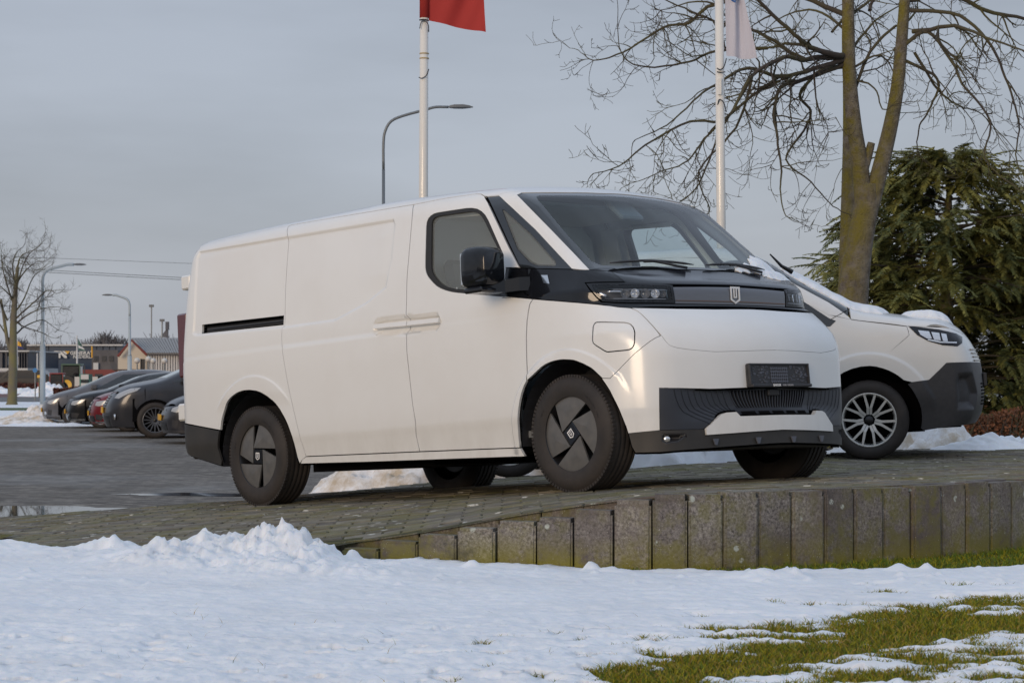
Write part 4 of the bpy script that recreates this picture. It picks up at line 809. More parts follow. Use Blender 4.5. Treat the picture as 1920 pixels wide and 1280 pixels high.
for y_ in (-.52, -.12, .46):
    st = empty('seat'); st.parent = it
    mb = MB(); mb.box(-1.35, y_-.24, .55, -.80, y_+.24, .80, bev=.05); mb.build('cushion', M['seat'], st)
    T = Matrix.Translation((-1.30, y_, .78)) @ Matrix.Rotation(R(-12), 4, 'Y'); mb = MB(); mb.box(-.06, -.23, -.02, .07, .23, .52, T, bev=.05); mb.build('seat_back', M['seat'], st)
    T = Matrix.Translation((-1.41, y_, 1.36)) @ Matrix.Rotation(R(-10), 4, 'Y'); mb = MB(); mb.box(-.04, -.13, -.02, .05, .13, .16, T, bev=.04); mb.build('headrest', M['seat'], st)
    for q_ in (-.05, .05): mb = MB(); mb.tube([(-1.405, y_+q_, 1.28), (-1.40, y_+q_, 1.38)], .006, 6); mb.build('headrest_post', M['chrome'], st)
mb = MB(); mb.prism([(-.90, .4), (.90, .4), (.90, 1.2), (.82, 1.72), (.70, 1.83), (-.70, 1.83), (-.82, 1.72), (-.90, 1.2)], 0, .04, Matrix.Translation((-1.56, 0, 0)) @ Tf); mb.build('bulkhead', mat('bulkhead_grey', (.80,.81,.77), .8), it)
mb = MB(); mb.box(-1.55, -.70, 1.80, -.72, .70, 1.815); mb.build('headliner', M['liner'], it)
mb = MB(); mb.box(-1.55, -.90, .34, .2, .90, .38); mb.build('cabin_floor', M['trim'], it)
tl_ = fd_in = np.array([(-1.46, .40), (-.45, .40), (-.42, 1.15), (-.50, 1.32), (-.55, 1.30), (-.82, 1.235), (-1.20, 1.255), (-1.30, 1.38), (-1.31, 1.74), (-1.25, 1.77), (-.78, 1.74), (-.74, 1.78), (-1.46, 1.80)])
VB.panel('door_lining', [tl_], 'S', M['liner'], it, step=.06, mirror='copy', off=-.075, rim=0, seal=False, inset=0)
for sgn in (-1, 1):
    p = VB.at('O', [-.86, -.70, -.55, -.42], [1.80, 1.66, 1.50, 1.34], -.06) if False else np.array([[-.60, -.76, 1.79], [-.35, -.79, 1.60], [-.15, -.80, 1.42], [.02, -.80, 1.27]])
    mb = MB(); mb.tube([(a, b*-sgn, c_) for a, b, c_ in p], .028, 8); mb.build('pillar_lining', M['trim'], it, smooth=True)
# camera box behind windscreen top
mb = MB(); T = Matrix.Translation((-.44, 0, 1.775)) @ Matrix.Rotation(R(-38), 4, 'Y') if False else Matrix.Translation((-.42, .0, 1.755)) @ Matrix.Rotation(R(40), 4, 'Y'); mb.box(-.10, -.10, -.035, .10, .10, .0, T, bev=.012); mb.build('sensor_box', M['trim'], it)
# snow lying against the far corner of the windscreen

# ------------------------------------------------------------------ GROUND
def P(px, py, D): return Vector(((px-960)*D/4030, D, EYE-(py-700)*D/4030))   # surveyed positions of the place, metres
rs = np.random.RandomState(7)
_perm = rs.permutation(512); _perm = np.concatenate([_perm, _perm]); _grad = rs.rand(512)*2*math.pi
def pnoise(x, y):
    xi = np.floor(x).astype(int); yi = np.floor(y).astype(int); xf = x-xi; yf = y-yi; u = xf*xf*xf*(xf*(xf*6-15)+10); v = yf*yf*yf*(yf*(yf*6-15)+10)
    def g(i, j, dx, dy): a = _grad[_perm[(_perm[i & 511]+j) & 511]]; return np.cos(a)*dx+np.sin(a)*dy
    a = g(xi, yi, xf, yf); b = g(xi+1, yi, xf-1, yf); c_ = g(xi, yi+1, xf, yf-1); d = g(xi+1, yi+1, xf-1, yf-1)
    return ((a*(1-u)+b*u)*(1-v)+(c_*(1-u)+d*u)*v)*1.4
def fbm(x, y, o=4, g=.5):
    s = 0; a = 1
    for k in range(o): s = s+a*pnoise(x*2**k+13.7*k, y*2**k+7.1*k); a *= g
    return s
def worley(x, y):
    xi = np.floor(x).astype(int); yi = np.floor(y).astype(int); d = np.full(x.shape, 9.); h = np.zeros(x.shape)
    for i in (-1, 0, 1):
        for j in (-1, 0, 1):
            k = _perm[(_perm[(xi+i) & 511]+(yi+j)) & 511]; cx = xi+i+(k % 97)/97.; cy = yi+j+(k % 89)/89.; dd = np.hypot(x-cx, y-cy); m_ = dd < d; d = np.where(m_, dd, d); h = np.where(m_, (k % 61)/61., h)
    return d, h
def geo_mat(name, build):
    m = bpy.data.materials.new(name); m.use_nodes = True; t = m.node_tree; n = t.nodes; b = n['Principled BSDF']; g = n.new('ShaderNodeNewGeometry')
    def noise(scale, detail=5, vec=None, rough=.6, ty='ShaderNodeTexNoise'):
        k = n.new(ty); k.inputs['Scale'].default_value = scale
        if ty == 'ShaderNodeTexNoise': k.inputs['Detail'].default_value = detail; k.inputs['Roughness'].default_value = rough
        t.links.new(vec or g.outputs['Position'], k.inputs['Vector']); return k.outputs['Fac' if ty == 'ShaderNodeTexNoise' else 'Distance']
    def rng(x, a, b_, c=0, d=1):
        k = n.new('ShaderNodeMapRange'); k.inputs[1].default_value = a; k.inputs[2].default_value = b_; k.inputs[3].default_value = c; k.inputs[4].default_value = d; t.links.new(x, k.inputs[0]); return k.outputs[0]
    def mixc(f, a, b_):
        k = n.new('ShaderNodeMix'); k.data_type = 'RGBA'
        if hasattr(f, 'links') or hasattr(f, 'is_linked'): t.links.new(f, k.inputs[0])
        else: k.inputs[0].default_value = f
        for s_, v in ((6, a), (7, b_)):
            if isinstance(v, tuple): k.inputs[s_].default_value = (*v, 1)
            else: t.links.new(v, k.inputs[s_])
        return k.outputs[2]
    def math_(op, a, b_=None):
        k = n.new('ShaderNodeMath'); k.operation = op
        for i, v in enumerate((a, b_)):
            if v is None: continue
            if isinstance(v, (int, float)): k.inputs[i].default_value = v
            else: t.links.new(v, k.inputs[i])
        return k.outputs[0]
    def bump(h, st, dist):
        k = n.new('ShaderNodeBump'); k.inputs['Strength'].default_value = st; k.inputs['Distance'].default_value = dist; t.links.new(h, k.inputs['Height']); t.links.new(k.outputs[0], b.inputs['Normal'])
    build(t, n, b, g, noise, rng, mixc, math_, bump); return m
def m_paver(t, n, b, g, noise, rng, mixc, math_, bump):
    oi = n.new('ShaderNodeObjectInfo'); at = n.new('ShaderNodeAttribute'); at.attribute_name = 'tone'
    base = mixc(rng(noise(9), .35, .65), (.115, .104, .085), (.20, .185, .155))
    tone = mixc(at.outputs['Fac'], (.62, .60, .60), (1.30, 1.27, 1.2)); k = n.new('ShaderNodeMix'); k.data_type = 'RGBA'; k.blend_type = 'MULTIPLY'; k.inputs[0].default_value = 1; t.links.new(base, k.inputs[6]); t.links.new(tone, k.inputs[7])
    moss = rng(noise(2.3, 7, rough=.7), .44, .62, 0, .75); c_ = mixc(moss, k.outputs[2], (.130, .122, .034))
    v_ = noise(9., ty='ShaderNodeTexVoronoi'); sp = math_('MULTIPLY', rng(v_, .16, .22, 1, 0), rng(noise(3.1), .50, .54)); sp2 = math_('MULTIPLY', sp, rng(noise(70, 3), .36, .5)); c2 = mixc(sp2, c_, (.52, .51, .46)); c2 = mixc(rng(noise(55, 3), .66, .72, 0, .8), c2, (.36, .35, .30))
    t.links.new(c2, b.inputs['Base Color']); b.inputs['Roughness'].default_value = .8; bump(noise(140, 4), .5, .003)
def m_concrete(t, n, b, g, noise, rng, mixc, math_, bump):
    sx = n.new('ShaderNodeSeparateXYZ'); t.links.new(g.outputs['Position'], sx.inputs[0])
    oi = n.new('ShaderNodeObjectInfo')
    base = mixc(rng(noise(70, 5, rough=.75), .36, .66), (.070, .063, .058), (.40, .375, .335))
    base = mixc(rng(noise(1.7), .4, .62), base, (.12, .10, .095)) 
    kk = n.new('ShaderNodeMix'); kk.data_type = 'RGBA'; kk.blend_type = 'MULTIPLY'; kk.inputs[0].default_value = 1; t.links.new(base, kk.inputs[6]); t.links.new(mixc(oi.outputs['Random'], (.72, .70, .72), (1.2, 1.18, 1.12)), kk.inputs[7]); base = kk.outputs[2]
    low = rng(sx.outputs['Z'], .0, .17, 1, 0); mo = math_('MULTIPLY', low, rng(noise(7, 6, rough=.7), .34, .54)); base = mixc(mo, base, (.20, .18, .014)); dk_ = rng(noise(2.9, 7, rough=.75), .54, .66, 0, .6); base = mixc(dk_, base, (.055, .050, .046))
    gr = math_('MULTIPLY', rng(noise(1.1), .45, .60), rng(noise(14, 5), .42, .60)); base = mixc(math_('MULTIPLY', gr, .75), base, (.15, .14, .035))
    v = noise(9, ty='ShaderNodeTexVoronoi'); spot = math_('MULTIPLY', rng(v, .13, .17, 1, 0), rng(noise(5), .52, .56)); base = mixc(math_('MULTIPLY', spot, rng(noise(80), .35, .5)), base, (.42, .45, .40))
    v2 = noise(75, ty='ShaderNodeTexVoronoi'); s2 = math_('MULTIPLY', rng(v2, .10, .16, 1, 0), rng(noise(24), .52, .60)); base = mixc(s2, base, (.45, .44, .40))
    t.links.new(base, b.inputs['Base Color']); b.inputs['Roughness'].default_value = .85; bump(noise(110, 5), .8, .006)
def m_snow(t, n, b, g, noise, rng, mixc, math_, bump):
    c_ = mixc(rng(noise(1.6, 6), .4, .7), (.86, .885, .92), (.78, .80, .83)); t.links.new(c_, b.inputs['Base Color'])
    b.inputs['Roughness'].default_value = .75; b.inputs['Subsurface Weight'].default_value = .12; b.inputs['Subsurface Radius'].default_value = (.02, .03, .05); b.inputs['Subsurface Scale'].default_value = .4
    h1 = math_('ADD', noise(45, 5), math_('MULTIPLY', noise(170, 3), .35)); bump(h1, .55, .006)
def m_dirtysnow(t, n, b, g, noise, rng, mixc, math_, bump):
    c_ = mixc(rng(noise(3.5, 6, rough=.7), .40, .62), (.82, .82, .83), (.52, .44, .34)); t.links.new(c_, b.inputs['Base Color']); b.inputs['Roughness'].default_value = .8; bump(noise(30, 5), .6, .01)
def m_lawn(t, n, b, g, noise, rng, mixc, math_, bump):
    c_ = mixc(rng(noise(30, 6), .35, .65), (.07, .07, .014), (.16, .14, .022)); c_ = mixc(rng(noise(4, 5), .5, .7), c_, (.10, .065, .025)); t.links.new(c_, b.inputs['Base Color']); b.inputs['Roughness'].default_value = .95; bump(noise(90, 5), 1., .01)
def m_moss(t, n, b, g, noise, rng, mixc, math_, bump):
    c_ = mixc(rng(noise(12, 6), .35, .65), (.030, .028, .014), (.080, .078, .020)); t.links.new(c_, b.inputs['Base Color']); b.inputs['Roughness'].default_value = .95; bump(noise(160, 4), 1., .006)
def m_park(t, n, b, g, noise, rng, mixc, math_, bump):
    mp = n.new('ShaderNodeMapping'); mp.inputs['Rotation'].default_value = (0, 0, .7); t.links.new(g.outputs['Position'], mp.inputs[0])
    bk = n.new('ShaderNodeTexBrick'); bk.inputs['Scale'].default_value = 1; bk.inputs['Brick Width'].default_value = .21; bk.inputs['Row Height'].default_value = .105; bk.inputs['Mortar Size'].default_value = .006; bk.inputs['Color1'].default_value = (.110, .096, .082, 1); bk.inputs['Color2'].default_value = (.285, .255, .220, 1); bk.inputs['Mortar'].default_value = (.045, .040, .036, 1); t.links.new(mp.outputs[0], bk.inputs[0])
    c_ = mixc(rng(noise(.35, 6), .35, .65, 0, .4), bk.outputs[0], (.135, .118, .100)); c_ = mixc(rng(noise(2.2, 8, rough=.8), .50, .62, 0, .75), c_, (.062, .056, .050)); c_ = mixc(rng(noise(1.7, 8, rough=.8), .54, .66, 0, .7), c_, (.25, .235, .21)); c_ = mixc(rng(noise(5, 6), .45, .7, 0, .5), c_, (.185, .172, .155)); c_ = mixc(rng(noise(14, 7, rough=.75), .52, .66, 0, .7), c_, (.055, .050, .046)); c_ = mixc(rng(noise(11, 7, rough=.75), .58, .70, 0, .6), c_, (.26, .245, .225))
    w = rng(noise(.22, 5, rough=.55), .50, .60); t.links.new(c_, b.inputs['Base Color'])
    rgh = n.new('ShaderNodeMapRange'); rgh.inputs[3].default_value = .92; rgh.inputs[4].default_value = .55; t.links.new(w, rgh.inputs[0]); t.links.new(rgh.outputs[0], b.inputs['Roughness']); b.inputs['Specular IOR Level'].default_value = .3
    bump(bk.outputs['Fac'], -.6, .004)
M.update(paver=geo_mat('mossy_paver', m_paver), concrete=geo_mat('weathered_concrete', m_concrete), snow=geo_mat('snow', m_snow), dirty=geo_mat('dirty_snow', m_dirtysnow), lawn=geo_mat('winter_lawn', m_lawn), moss=geo_mat('moss_bedding', m_moss), park=geo_mat('car_park_paving', m_park))
PARK = -.27
def grid_obj(name, X, Y, Z, m, keep=None, smooth=True):
    r_, c_ = X.shape; v = np.stack([X.ravel(), Y.ravel(), Z.ravel()], 1); i = np.arange(r_*c_).reshape(r_, c_)
    f = np.stack([i[:-1, :-1].ravel(), i[:-1, 1:].ravel(), i[1:, 1:].ravel(), i[1:, :-1].ravel()], 1)
    if keep is not None: f = f[keep[f].all(1)] if keep.ndim == 1 else f[keep.ravel()[f].any(1)]
    me = bpy.data.meshes.new(name); me.vertices.add(len(v)); me.vertices.foreach_set('co', v.astype(np.float32).ravel()); me.loops.add(len(f)*4); me.loops.foreach_set('vertex_index', f.ravel().astype(np.int32)); me.polygons.add(len(f)); me.polygons.foreach_set('loop_start', np.arange(0, len(f)*4, 4, dtype=np.int32)); me.polygons.foreach_set('loop_total', np.full(len(f), 4, np.int32)); me.polygons.foreach_set('use_smooth', np.full(len(f), smooth)); me.update(calc_edges=True); me.validate()
    me.materials.append(m); o = bpy.data.objects.new(name, me); COL.objects.link(o); return o
# ramp heights: thin plate surface through surveyed points
tp_ = np.array([(-7,13,-.33),(-7,16,-.30),(-4.5,12.3,-.14),(-2.8,11.9,-.005),(-1.75,11.3,.045),(-1,11,.08),(-.72,10.97,.115),(-.3,10.9,.194),(.09,10.85,.270),(.3,10.82,.305),(.6,10.7,.350),(.9,10.65,.372),(1.6,11,.378),(2.4,11.6,.376),(3.2,12.6,.375),
 (-1.78,14.64,.066),(.36,12.38,.283),(1.80,13.68,.310),(-.36,15.95,.135),(2.93,17.5,.267),(.0,18.,.100),(-3.7,15.9,-.085),(-1.9,15.7,.052),(-1.15,16.8,.07),(-.6,17.2,.10),(.9,17.6,.19),(1.7,17.,.265),(2.4,18.2,.28),(3.3,19.3,.28),(4.5,19.8,.30),(8,21,.30),(8,14,.36),(5,12,.37)])
def tps_k(r2): return np.where(r2 > 1e-12, .5*r2*np.log(np.maximum(r2, 1e-12)), 0)
_A = tps_k(((tp_[:, None, :2]-tp_[None, :, :2])**2).sum(-1))+np.eye(len(tp_))*.004; _P = np.hstack([np.ones((len(tp_), 1)), tp_[:, :2]])
_w = np.linalg.solve(np.block([[_A, _P], [_P.T, np.zeros((3, 3))]]), np.concatenate([tp_[:, 2], np.zeros(3)]))
def ramp_z(x, y):
    x = np.asarray(x, float); y = np.asarray(y, float); q = np.stack([x.ravel(), y.ravel()], 1); k = tps_k(((q[:, None]-tp_[None, :, :2])**2).sum(-1)); return (k@_w[:-3]+_w[-3]+q@_w[-2:]).reshape(x.shape)
# wall line and ramp outline
wpx = [640,710,783,857,930,1005,1075,1150,1222,1290,1357,1423,1487,1548,1603,1658,1711,1765,1813,1857,1897,1932,1962,1988]
wD = [11.02,10.95,10.88,10.8,10.74,10.68,10.62,10.56,10.51,10.5,10.55,10.63,10.73,10.83,10.95,11.07,11.19,11.31,11.44,11.58,11.73,11.9,12.08,12.27]
wtop = [.078,.115,.158,.197,.230,.256,.295,.349]+[.383]*15
WL = [((p-960)*d/4030, d) for p, d in zip(wpx, wD)]
front = [(-9., 13.6), (-4.5, 12.15), (-2.8, 11.86), (-1.9, 11.45), (-1.2, 11.2)]+[(a, b) for a, b in WL]+[(3.3, 13.2), (4.2, 14.0), (9, 15.5)]
crest = [(-9, 16.2), (-3.7, 15.9), (-1.9, 15.7), (-1.15, 16.8), (-.6, 17.3), (.05, 18.25), (.9, 17.7), (1.7, 17.1), (2.4, 18.2), (3.3, 19.3), (4.5, 19.8), (9, 21.3)]
fx = lambda x: np.interp(x, [p[0] for p in front], [p[1] for p in front]); cx_ = lambda x: np.interp(x, [p[0] for p in crest], [p[1] for p in crest])
xs_ = np.linspace(-9, 9, 181); tt = np.linspace(0, 1, 61); X = np.tile(xs_, (61, 1)); off = np.where((X > -.9) & (X < 2.95), .10, 0); Y = (fx(X)+off)*(1-tt[:, None])+cx_(X)*tt[:, None]; Z = ramp_z(X, Y)-.0055
X2 = X[-1:]; Ysk = np.vstack([Y, Y[-1:]+.5, Y[-1:]+1.3, Y[-1:]+1.6]); Xsk = np.vstack([X, X2, X2, X2]); Zsk = np.vstack([Z, Z[-1:]*.55+PARK*.45, Z[-1:]*0+PARK+.01, Z[-1:]*0+PARK-.1])
tag(grid_obj('ramp_bedding', Xsk, Ysk, Zsk, M['moss']), kind='structure')
# pavers
rp = random.Random(11); L_, W_ = .206, .103
def brick_mesh(l, w, h, bev=.006, jit=None):
    j = jit or (lambda: rp.uniform(-.0025, .0025)); v = []
    for (z, b_) in ((-h, 0), (-bev, 0), (0, bev)):
        for sx, sy in ((-1, -1), (1, -1), (1, 1), (-1, 1)): v.append((sx*(l/2-b_)+j(), sy*(w/2-b_)+j(), z+(j() if z == 0 else 0)))
    f = [(8, 9, 10, 11)]+[(i+4*k, (i+1) % 4+4*k, (i+1) % 4+4*k+4, i+4*k+4) for k in range(2) for i in range(4)]
    return v, f
bricks = []
def tdir(x, y):
    zx = float(ramp_z(x+.1, y)-ramp_z(x-.1, y))/.2; zy = float(ramp_z(x, y+.1)-ramp_z(x, y-.1))/.2; return zx, zy
rowsY = np.arange(10.3, 21.5, W_+.004)
cand = []
for r_, y in enumerate(rowsY):
    for x in np.arange(-5.2, 5.6, L_+.004):
        xx = x+(r_ % 2)*(L_+.004)/2; yf_ = fx(xx)+(.21 if -1. < xx < 2.95 else .02)
        if y-W_/2 < yf_ or y > cx_(xx)-.02: continue
        cand.append((xx, y))
cand = np.array(cand); cz0 = ramp_z(cand[:, 0], cand[:, 1]); gx_ = (ramp_z(cand[:, 0]+.1, cand[:, 1])-ramp_z(cand[:, 0]-.1, cand[:, 1]))/.2; gy_ = (ramp_z(cand[:, 0], cand[:, 1]+.1)-ramp_z(cand[:, 0], cand[:, 1]-.1))/.2
inview = np.abs(cand[:, 0]/cand[:, 1]) < .245; order = np.argsort(np.where(inview, cand[:, 1], 1e3)); near = set(order[:285].tolist())
bdata = []
for k in range(8):
    v, f = brick_mesh(L_, W_, .05); me = bpy.data.meshes.new('paver'); me.from_pydata(v, [], f); me.update(); me.materials.append(M['paver']); a = me.attributes.new('tone', 'FLOAT', 'POINT'); a.data.foreach_set('value', [k/7.]*len(v)); bdata.append(me)
ramp_root = empty('paved_ramp', (0, 0, 0)); tag(ramp_root, kind='structure')
mb = MB(); tones = []
for i, (x, y) in enumerate(cand):
    z = cz0[i]+rp.uniform(-.0035, .0035); rx = math.atan(gy_[i])+rp.uniform(-.012, .012); ry = -math.atan(gx_[i])+rp.uniform(-.012, .012); rz = rp.uniform(-.012, .012)
    if i in near:
        o = bpy.data.objects.new('paver', bdata[rp.randrange(8)]); COL.objects.link(o); o.parent = ramp_root; o.location = (x, y, z); o.rotation_euler = (rx, ry, rz)
    else:
        T = Matrix.Translation((x, y, z)) @ Matrix.Rotation(ry, 4, 'Y') @ Matrix.Rotation(rx, 4, 'X') @ Matrix.Rotation(rz, 4, 'Z'); v, f = brick_mesh(L_, W_, .02); mb.add([tuple(T @ Vector(p)) for p in v], f); tones += [rp.random()]*len(v)
far_p = mb.build('paver_field', M['paver'], ramp_root); tag(far_p, kind='stuff'); a = far_p.data.attributes.new('tone', 'FLOAT', 'POINT'); a.data.foreach_set('value', tones)
# retaining wall of upright concrete blocks
wall = empty('retaining_wall', (0, 0, 0)); tag(wall, 'low curved retaining wall of upright concrete blocks, stepping down at its left end', 'wall')
rw = random.Random(3)
def kerb(a, b, z0a, z1a, z0b, z1b, dep, back, name, parent, m, gap=.010, bev=.011, sub=None):
    a = Vector((*a, 0)); b = Vector((*b, 0)); d = (b-a).normalized(); n_ = Vector((-d.y, d.x, 0)); a2 = a+d*gap/2+n_*back; b2 = b-d*gap/2+n_*back
    nx, nz = 6, 8; bm = bmesh.new(); Lx = (b2-a2).length
    bmesh.ops.create_cube(bm, size=1)
    bmesh.ops.bevel(bm, geom=[e_ for e_ in bm.edges], offset=bev/ max(Lx, .05), segments=2, affect='EDGES')
    for v in bm.verts:
        u = v.co.x+.5; w_ = v.co.y+.5; h = v.co.z+.5; z0 = z0a*(1-u)+z0b*u; z1 = z1a*(1-u)+z1b*u
        # keep bevel size constant in metres
        p = a2+(b2-a2)*u+n_*dep*w_; v.co = (p.x+rw.uniform(-.0012, .0012), p.y+rw.uniform(-.0012, .0012), z0+(z1-z0)*h)
    me = bpy.data.meshes.new(name); bm.to_mesh(me); bm.free(); me.materials.append(m); o = bpy.data.objects.new(name, me); COL.objects.link(o); o.parent = parent; return o
for i in range(len(WL)-1):
    zt = wtop[i]+rw.uniform(-.005, .005); kerb(WL[i], WL[i+1], -.12, zt, -.12, zt+rw.uniform(-.003, .003), .10, rw.uniform(-.010, .010), 'block', wall, M['concrete'])
# edging stones between wall and paving, following the slope
ex = np.arange(-1.35, 2.9, .209)
for i in range(len(ex)-1):
    a, b = (ex[i], float(fx(ex[i]))), (ex[i+1], float(fx(ex[i+1]))); za, zb = [float(ramp_z(q[0], q[1]+.15)) for q in (a, b)]; dz = rw.uniform(-.004, .004)
    kerb(a, b, za-.12, za+.004+dz, zb-.12, zb+.004+dz, .085, .112, 'edging_stone', wall, M['concrete'], .005, .008)
# lawn, snow
U = np.linspace(-.36, .40, 560); Dg = 5.6*np.exp(np.linspace(0, math.log(13.6/5.6), 430)); X = U[None, :]*Dg[:, None]; Y = np.tile(Dg[:, None], (1, len(U)))
lawn = grid_obj('lawn', *np.meshgrid(np.linspace(-9, 14, 24), np.linspace(-3, 40, 44)), np.zeros((44, 24)), M['lawn'])
me = lawn.data
bm = bmesh.new(); bm.from_mesh(me)
dele = [f for f in bm.faces if (f.calc_center_median().y > fx(f.calc_center_median().x)+.6 and f.calc_center_median().x < 9) or (f.calc_center_median().x < -9.1)]
bmesh.ops.delete(bm, geom=dele, context='FACES'); bm.to_mesh(me); bm.free(); tag(lawn, kind='structure')
edge = fx(X); back = edge-Y
th = .024+.010*fbm(X*.9, Y*.9, 3)+.009*fbm(X*3.2, Y*4.5, 4, .6)+.0048*fbm(X*13, Y*17, 4, .65)*(1+.8*sstep((8.6-Y)/1.5))
# thin lower right part, patchy
Db = np.interp(X, [-.6, .0, .2, .345, .66, .99, 1.35, 1.63, 2.17, 3.5], [5.2, 5.9, 6.45, 7.05, 7.8, 8.15, 8.5, 8.88, 9.09, 9.4])
s_ = (Y-Db); nzp = fbm(X*2.2, Y*5.0, 5, .62)
mlt = sstep((s_+.50+.8*nzp)/1.05)
low_patch = sstep((Db-.75-Y)/.35)
th = th*mlt-.012*(1-mlt); th = th+low_patch*(.014+.030*(fbm(X*3.1+5, Y*8+3, 4, .6)))
holes = sstep((fbm(X*6+3, Y*11, 3)-.52)/.14)*sstep((8.9-Y)/1.6); th = th-holes*.05*np.clip((8.9-Y)/1.5, 0, 1)
# strip of grass at the wall foot on the right
gs = np.interp(X, [.35, .6, .9, 1.3, 1.7, 2.1, 2.6, 3.4], [.02, .10, .13, .24, .50, .72, .95, 1.3])
th = th-.08*sstep((gs+.05*fbm(X*4, Y*4, 3)-back)/.06)*(X > .42)
# shovelled bank along the left edge and piles
def gauss(cx, cy, sx, sy, h): return h*np.exp(-((X-cx)/sx)**2-((Y-cy)/sy)**2)
pile = gauss(-1.14, 10.80, .17, .26, .125)+gauss(-1.42, 10.75, .28, .28, .095)+gauss(-1.75, 10.60, .22, .22, .070)+gauss(-1.55, 10.35, .35, .18, .030)+gauss(-1.28, 10.78, .07, .09, .04)+gauss(-1.0, 10.05, .40, .22, .022)+gauss(-.55, 10.50, .16, .12, .020)+gauss(-1.85, 11.0, .28, .25, .035)+gauss(-.95, 10.62, .13, .20, .055)+gauss(-1.05, 10.30, .28, .24, .045)+gauss(-.80, 10.80, .035, .05, .05)
pile += gauss(-1.55, 10.95, .10, .12, .05)+gauss(-1.35, 11.0, .08, .10, .045)+gauss(-.90, 10.88, .05, .06, .04)+gauss(-.20, 10.55, .04, .05, .02)+gauss(-.75, 10.1, .28, .22, .018)
pile += gauss(-2.12, 11.45, .13, .12, .06)+gauss(-2.35, 11.3, .25, .25, .02)+gauss(-2.95, 11.75, .30, .18, .055)+gauss(-3.5, 12.0, .4, .2, .06)
pile += gauss(.39, 10.38, .035, .04, .055)+gauss(.48, 10.3, .10, .05, .02)+gauss(1.30, 10.05, .07, .09, .045)+gauss(1.16, 10.0, .13, .12, .028)+gauss(1.87, 10.42, .05, .06, .03)+gauss(2.0, 10.40, .04, .05, .02)
d1, h1 = worley(X*11+.3*fbm(X*6, Y*6, 2), Y*11); d2, h2 = worley(X*24, Y*24); rid = 1-np.abs(fbm(X*9, Y*9, 4, .55))
chunk = np.clip(pile/.05, 0, 1.6)
th = th+pile*(.72+.45*rid)+chunk*(.055*(h1-.45)*(1-d1*.9)+.024*(h2-.5)*(1-d2))
sc = sstep((pile-.006)/.02); th = th+sc*.006*fbm(X*40, Y*40, 3)
# scattered crumbs
dcr, hcr = worley(X*7, Y*7); th = th+np.where((hcr > .84), .020*np.clip(1-dcr/.22, 0, 1), 0)*sstep((Y-9.2)/.5)
# edge of the sheet: never above the ramp or inside the wall
th = np.where(back < .0, -.30, th); vis = (th > -.02) & (back > -.02)
Zr = ramp_z(X, Y); bankL = (X < -.95) & (back < 0) & (back > -.30)
Zs = np.where(bankL, np.maximum(Zr-.03, 0)+np.maximum(pile*.9-.02, -.03)+.02*fbm(X*6, Y*6, 3)-(-back)*.35+.012, th)
vis = vis | bankL
tag(grid_obj('snow_cover', X, Y, Zs, M['snow'], keep=vis), kind='stuff')
# grass blades where the snow is thin
rg = np.random.RandomState(5)
def blades(name, n, xr, yr, test, hmin, hmax, mats, width=.0030, kind='stuff', zoff=0):
    x = rg.uniform(*xr, n*3); y = rg.uniform(*yr, n*3); k = test(x, y); x, y = x[k][:n], y[k][:n]; n = len(x)
    a = rg.uniform(0, 6.283, n); h = rg.uniform(hmin, hmax, n)*(.7+.5*np.clip(fbm(x*5, y*5, 2)+.5, 0, 1)); ln = h*rg.uniform(.3, 1.5, n); b_ = rg.uniform(0, 6.283, n)
    dx, dy = np.cos(a)*width, np.sin(a)*width; lx, ly = np.cos(b_)*ln, np.sin(b_)*ln
    v = np.zeros((n, 5, 3)); z0 = zoff-.004
    v[:, 0] = np.stack([x-dx, y-dy, x*0+z0], 1); v[:, 1] = np.stack([x+dx, y+dy, x*0+z0], 1); v[:, 2] = np.stack([x+dx*.7+lx*.35, y+dy*.7+ly*.35, z0+h*.62], 1); v[:, 3] = np.stack([x-dx*.7+lx*.35, y-dy*.7+ly*.35, z0+h*.62], 1); v[:, 4] = np.stack([x+lx, y+ly, z0+h], 1)
    i = np.arange(n)[:, None]*5; f4 = i+np.array([0, 1, 2, 3]); f3 = i+np.array([3, 2, 4])
    me = bpy.data.meshes.new(name); me.from_pydata(v.reshape(-1, 3).tolist(), [], f4.tolist()+f3.tolist()); me.update()
    for q in mats: me.materials.append(q)
    mi = rg.choice(len(mats), n); me.polygons.foreach_set('material_index', np.concatenate([mi, mi]).astype(np.int32)); o = bpy.data.objects.new(name, me); COL.objects.link(o); tag(o, kind=kind); return o
gm = [mat('blade_olive', (.19, .20, .018), .8, spec=.15), mat('blade_moss', (.32, .28, .020), .8, spec=.15), mat('blade_straw', (.36, .25, .07), .85, spec=.15), mat('blade_green', (.10, .17, .025), .8, spec=.15), mat('blade_dark', (.09, .11, .02), .85, spec=.15)]
from_grid = lambda x, y: (np.clip(((x/y)-U[0])/(U[1]-U[0]), 0, len(U)-1).astype(int), np.clip(np.log(y/5.6)/math.log(13.6/5.6)*(len(Dg)-1), 0, len(Dg)-1).astype(int))
def snow_at(x, y): i, j = from_grid(x, y); return Zs[j, i]
blades('grass', 60000, (-.2, 3.2), (6.0, 9.5), lambda x, y: (snow_at(x, y) < .006) & (np.abs(x/y) < .27), .010, .034, [gm[0], gm[1], gm[1], gm[2], gm[3], gm[4]], .0022)
blades('grass', 16000, (.3, 3.3), (9.6, 12.2), lambda x, y: (snow_at(x, y) < .006) & (y < fx(x)+.0), .010, .040, [gm[0], gm[1], gm[3], gm[3], gm[4]], .0024)
blades('grass', 260, (-1.9, 2.4), (6.2, 8.9), lambda x, y: (fbm(x*3, y*3, 2) > .25) & (snow_at(x, y) > .0), .030, .060, [gm[0], gm[2], gm[4], gm[4]], .0014)
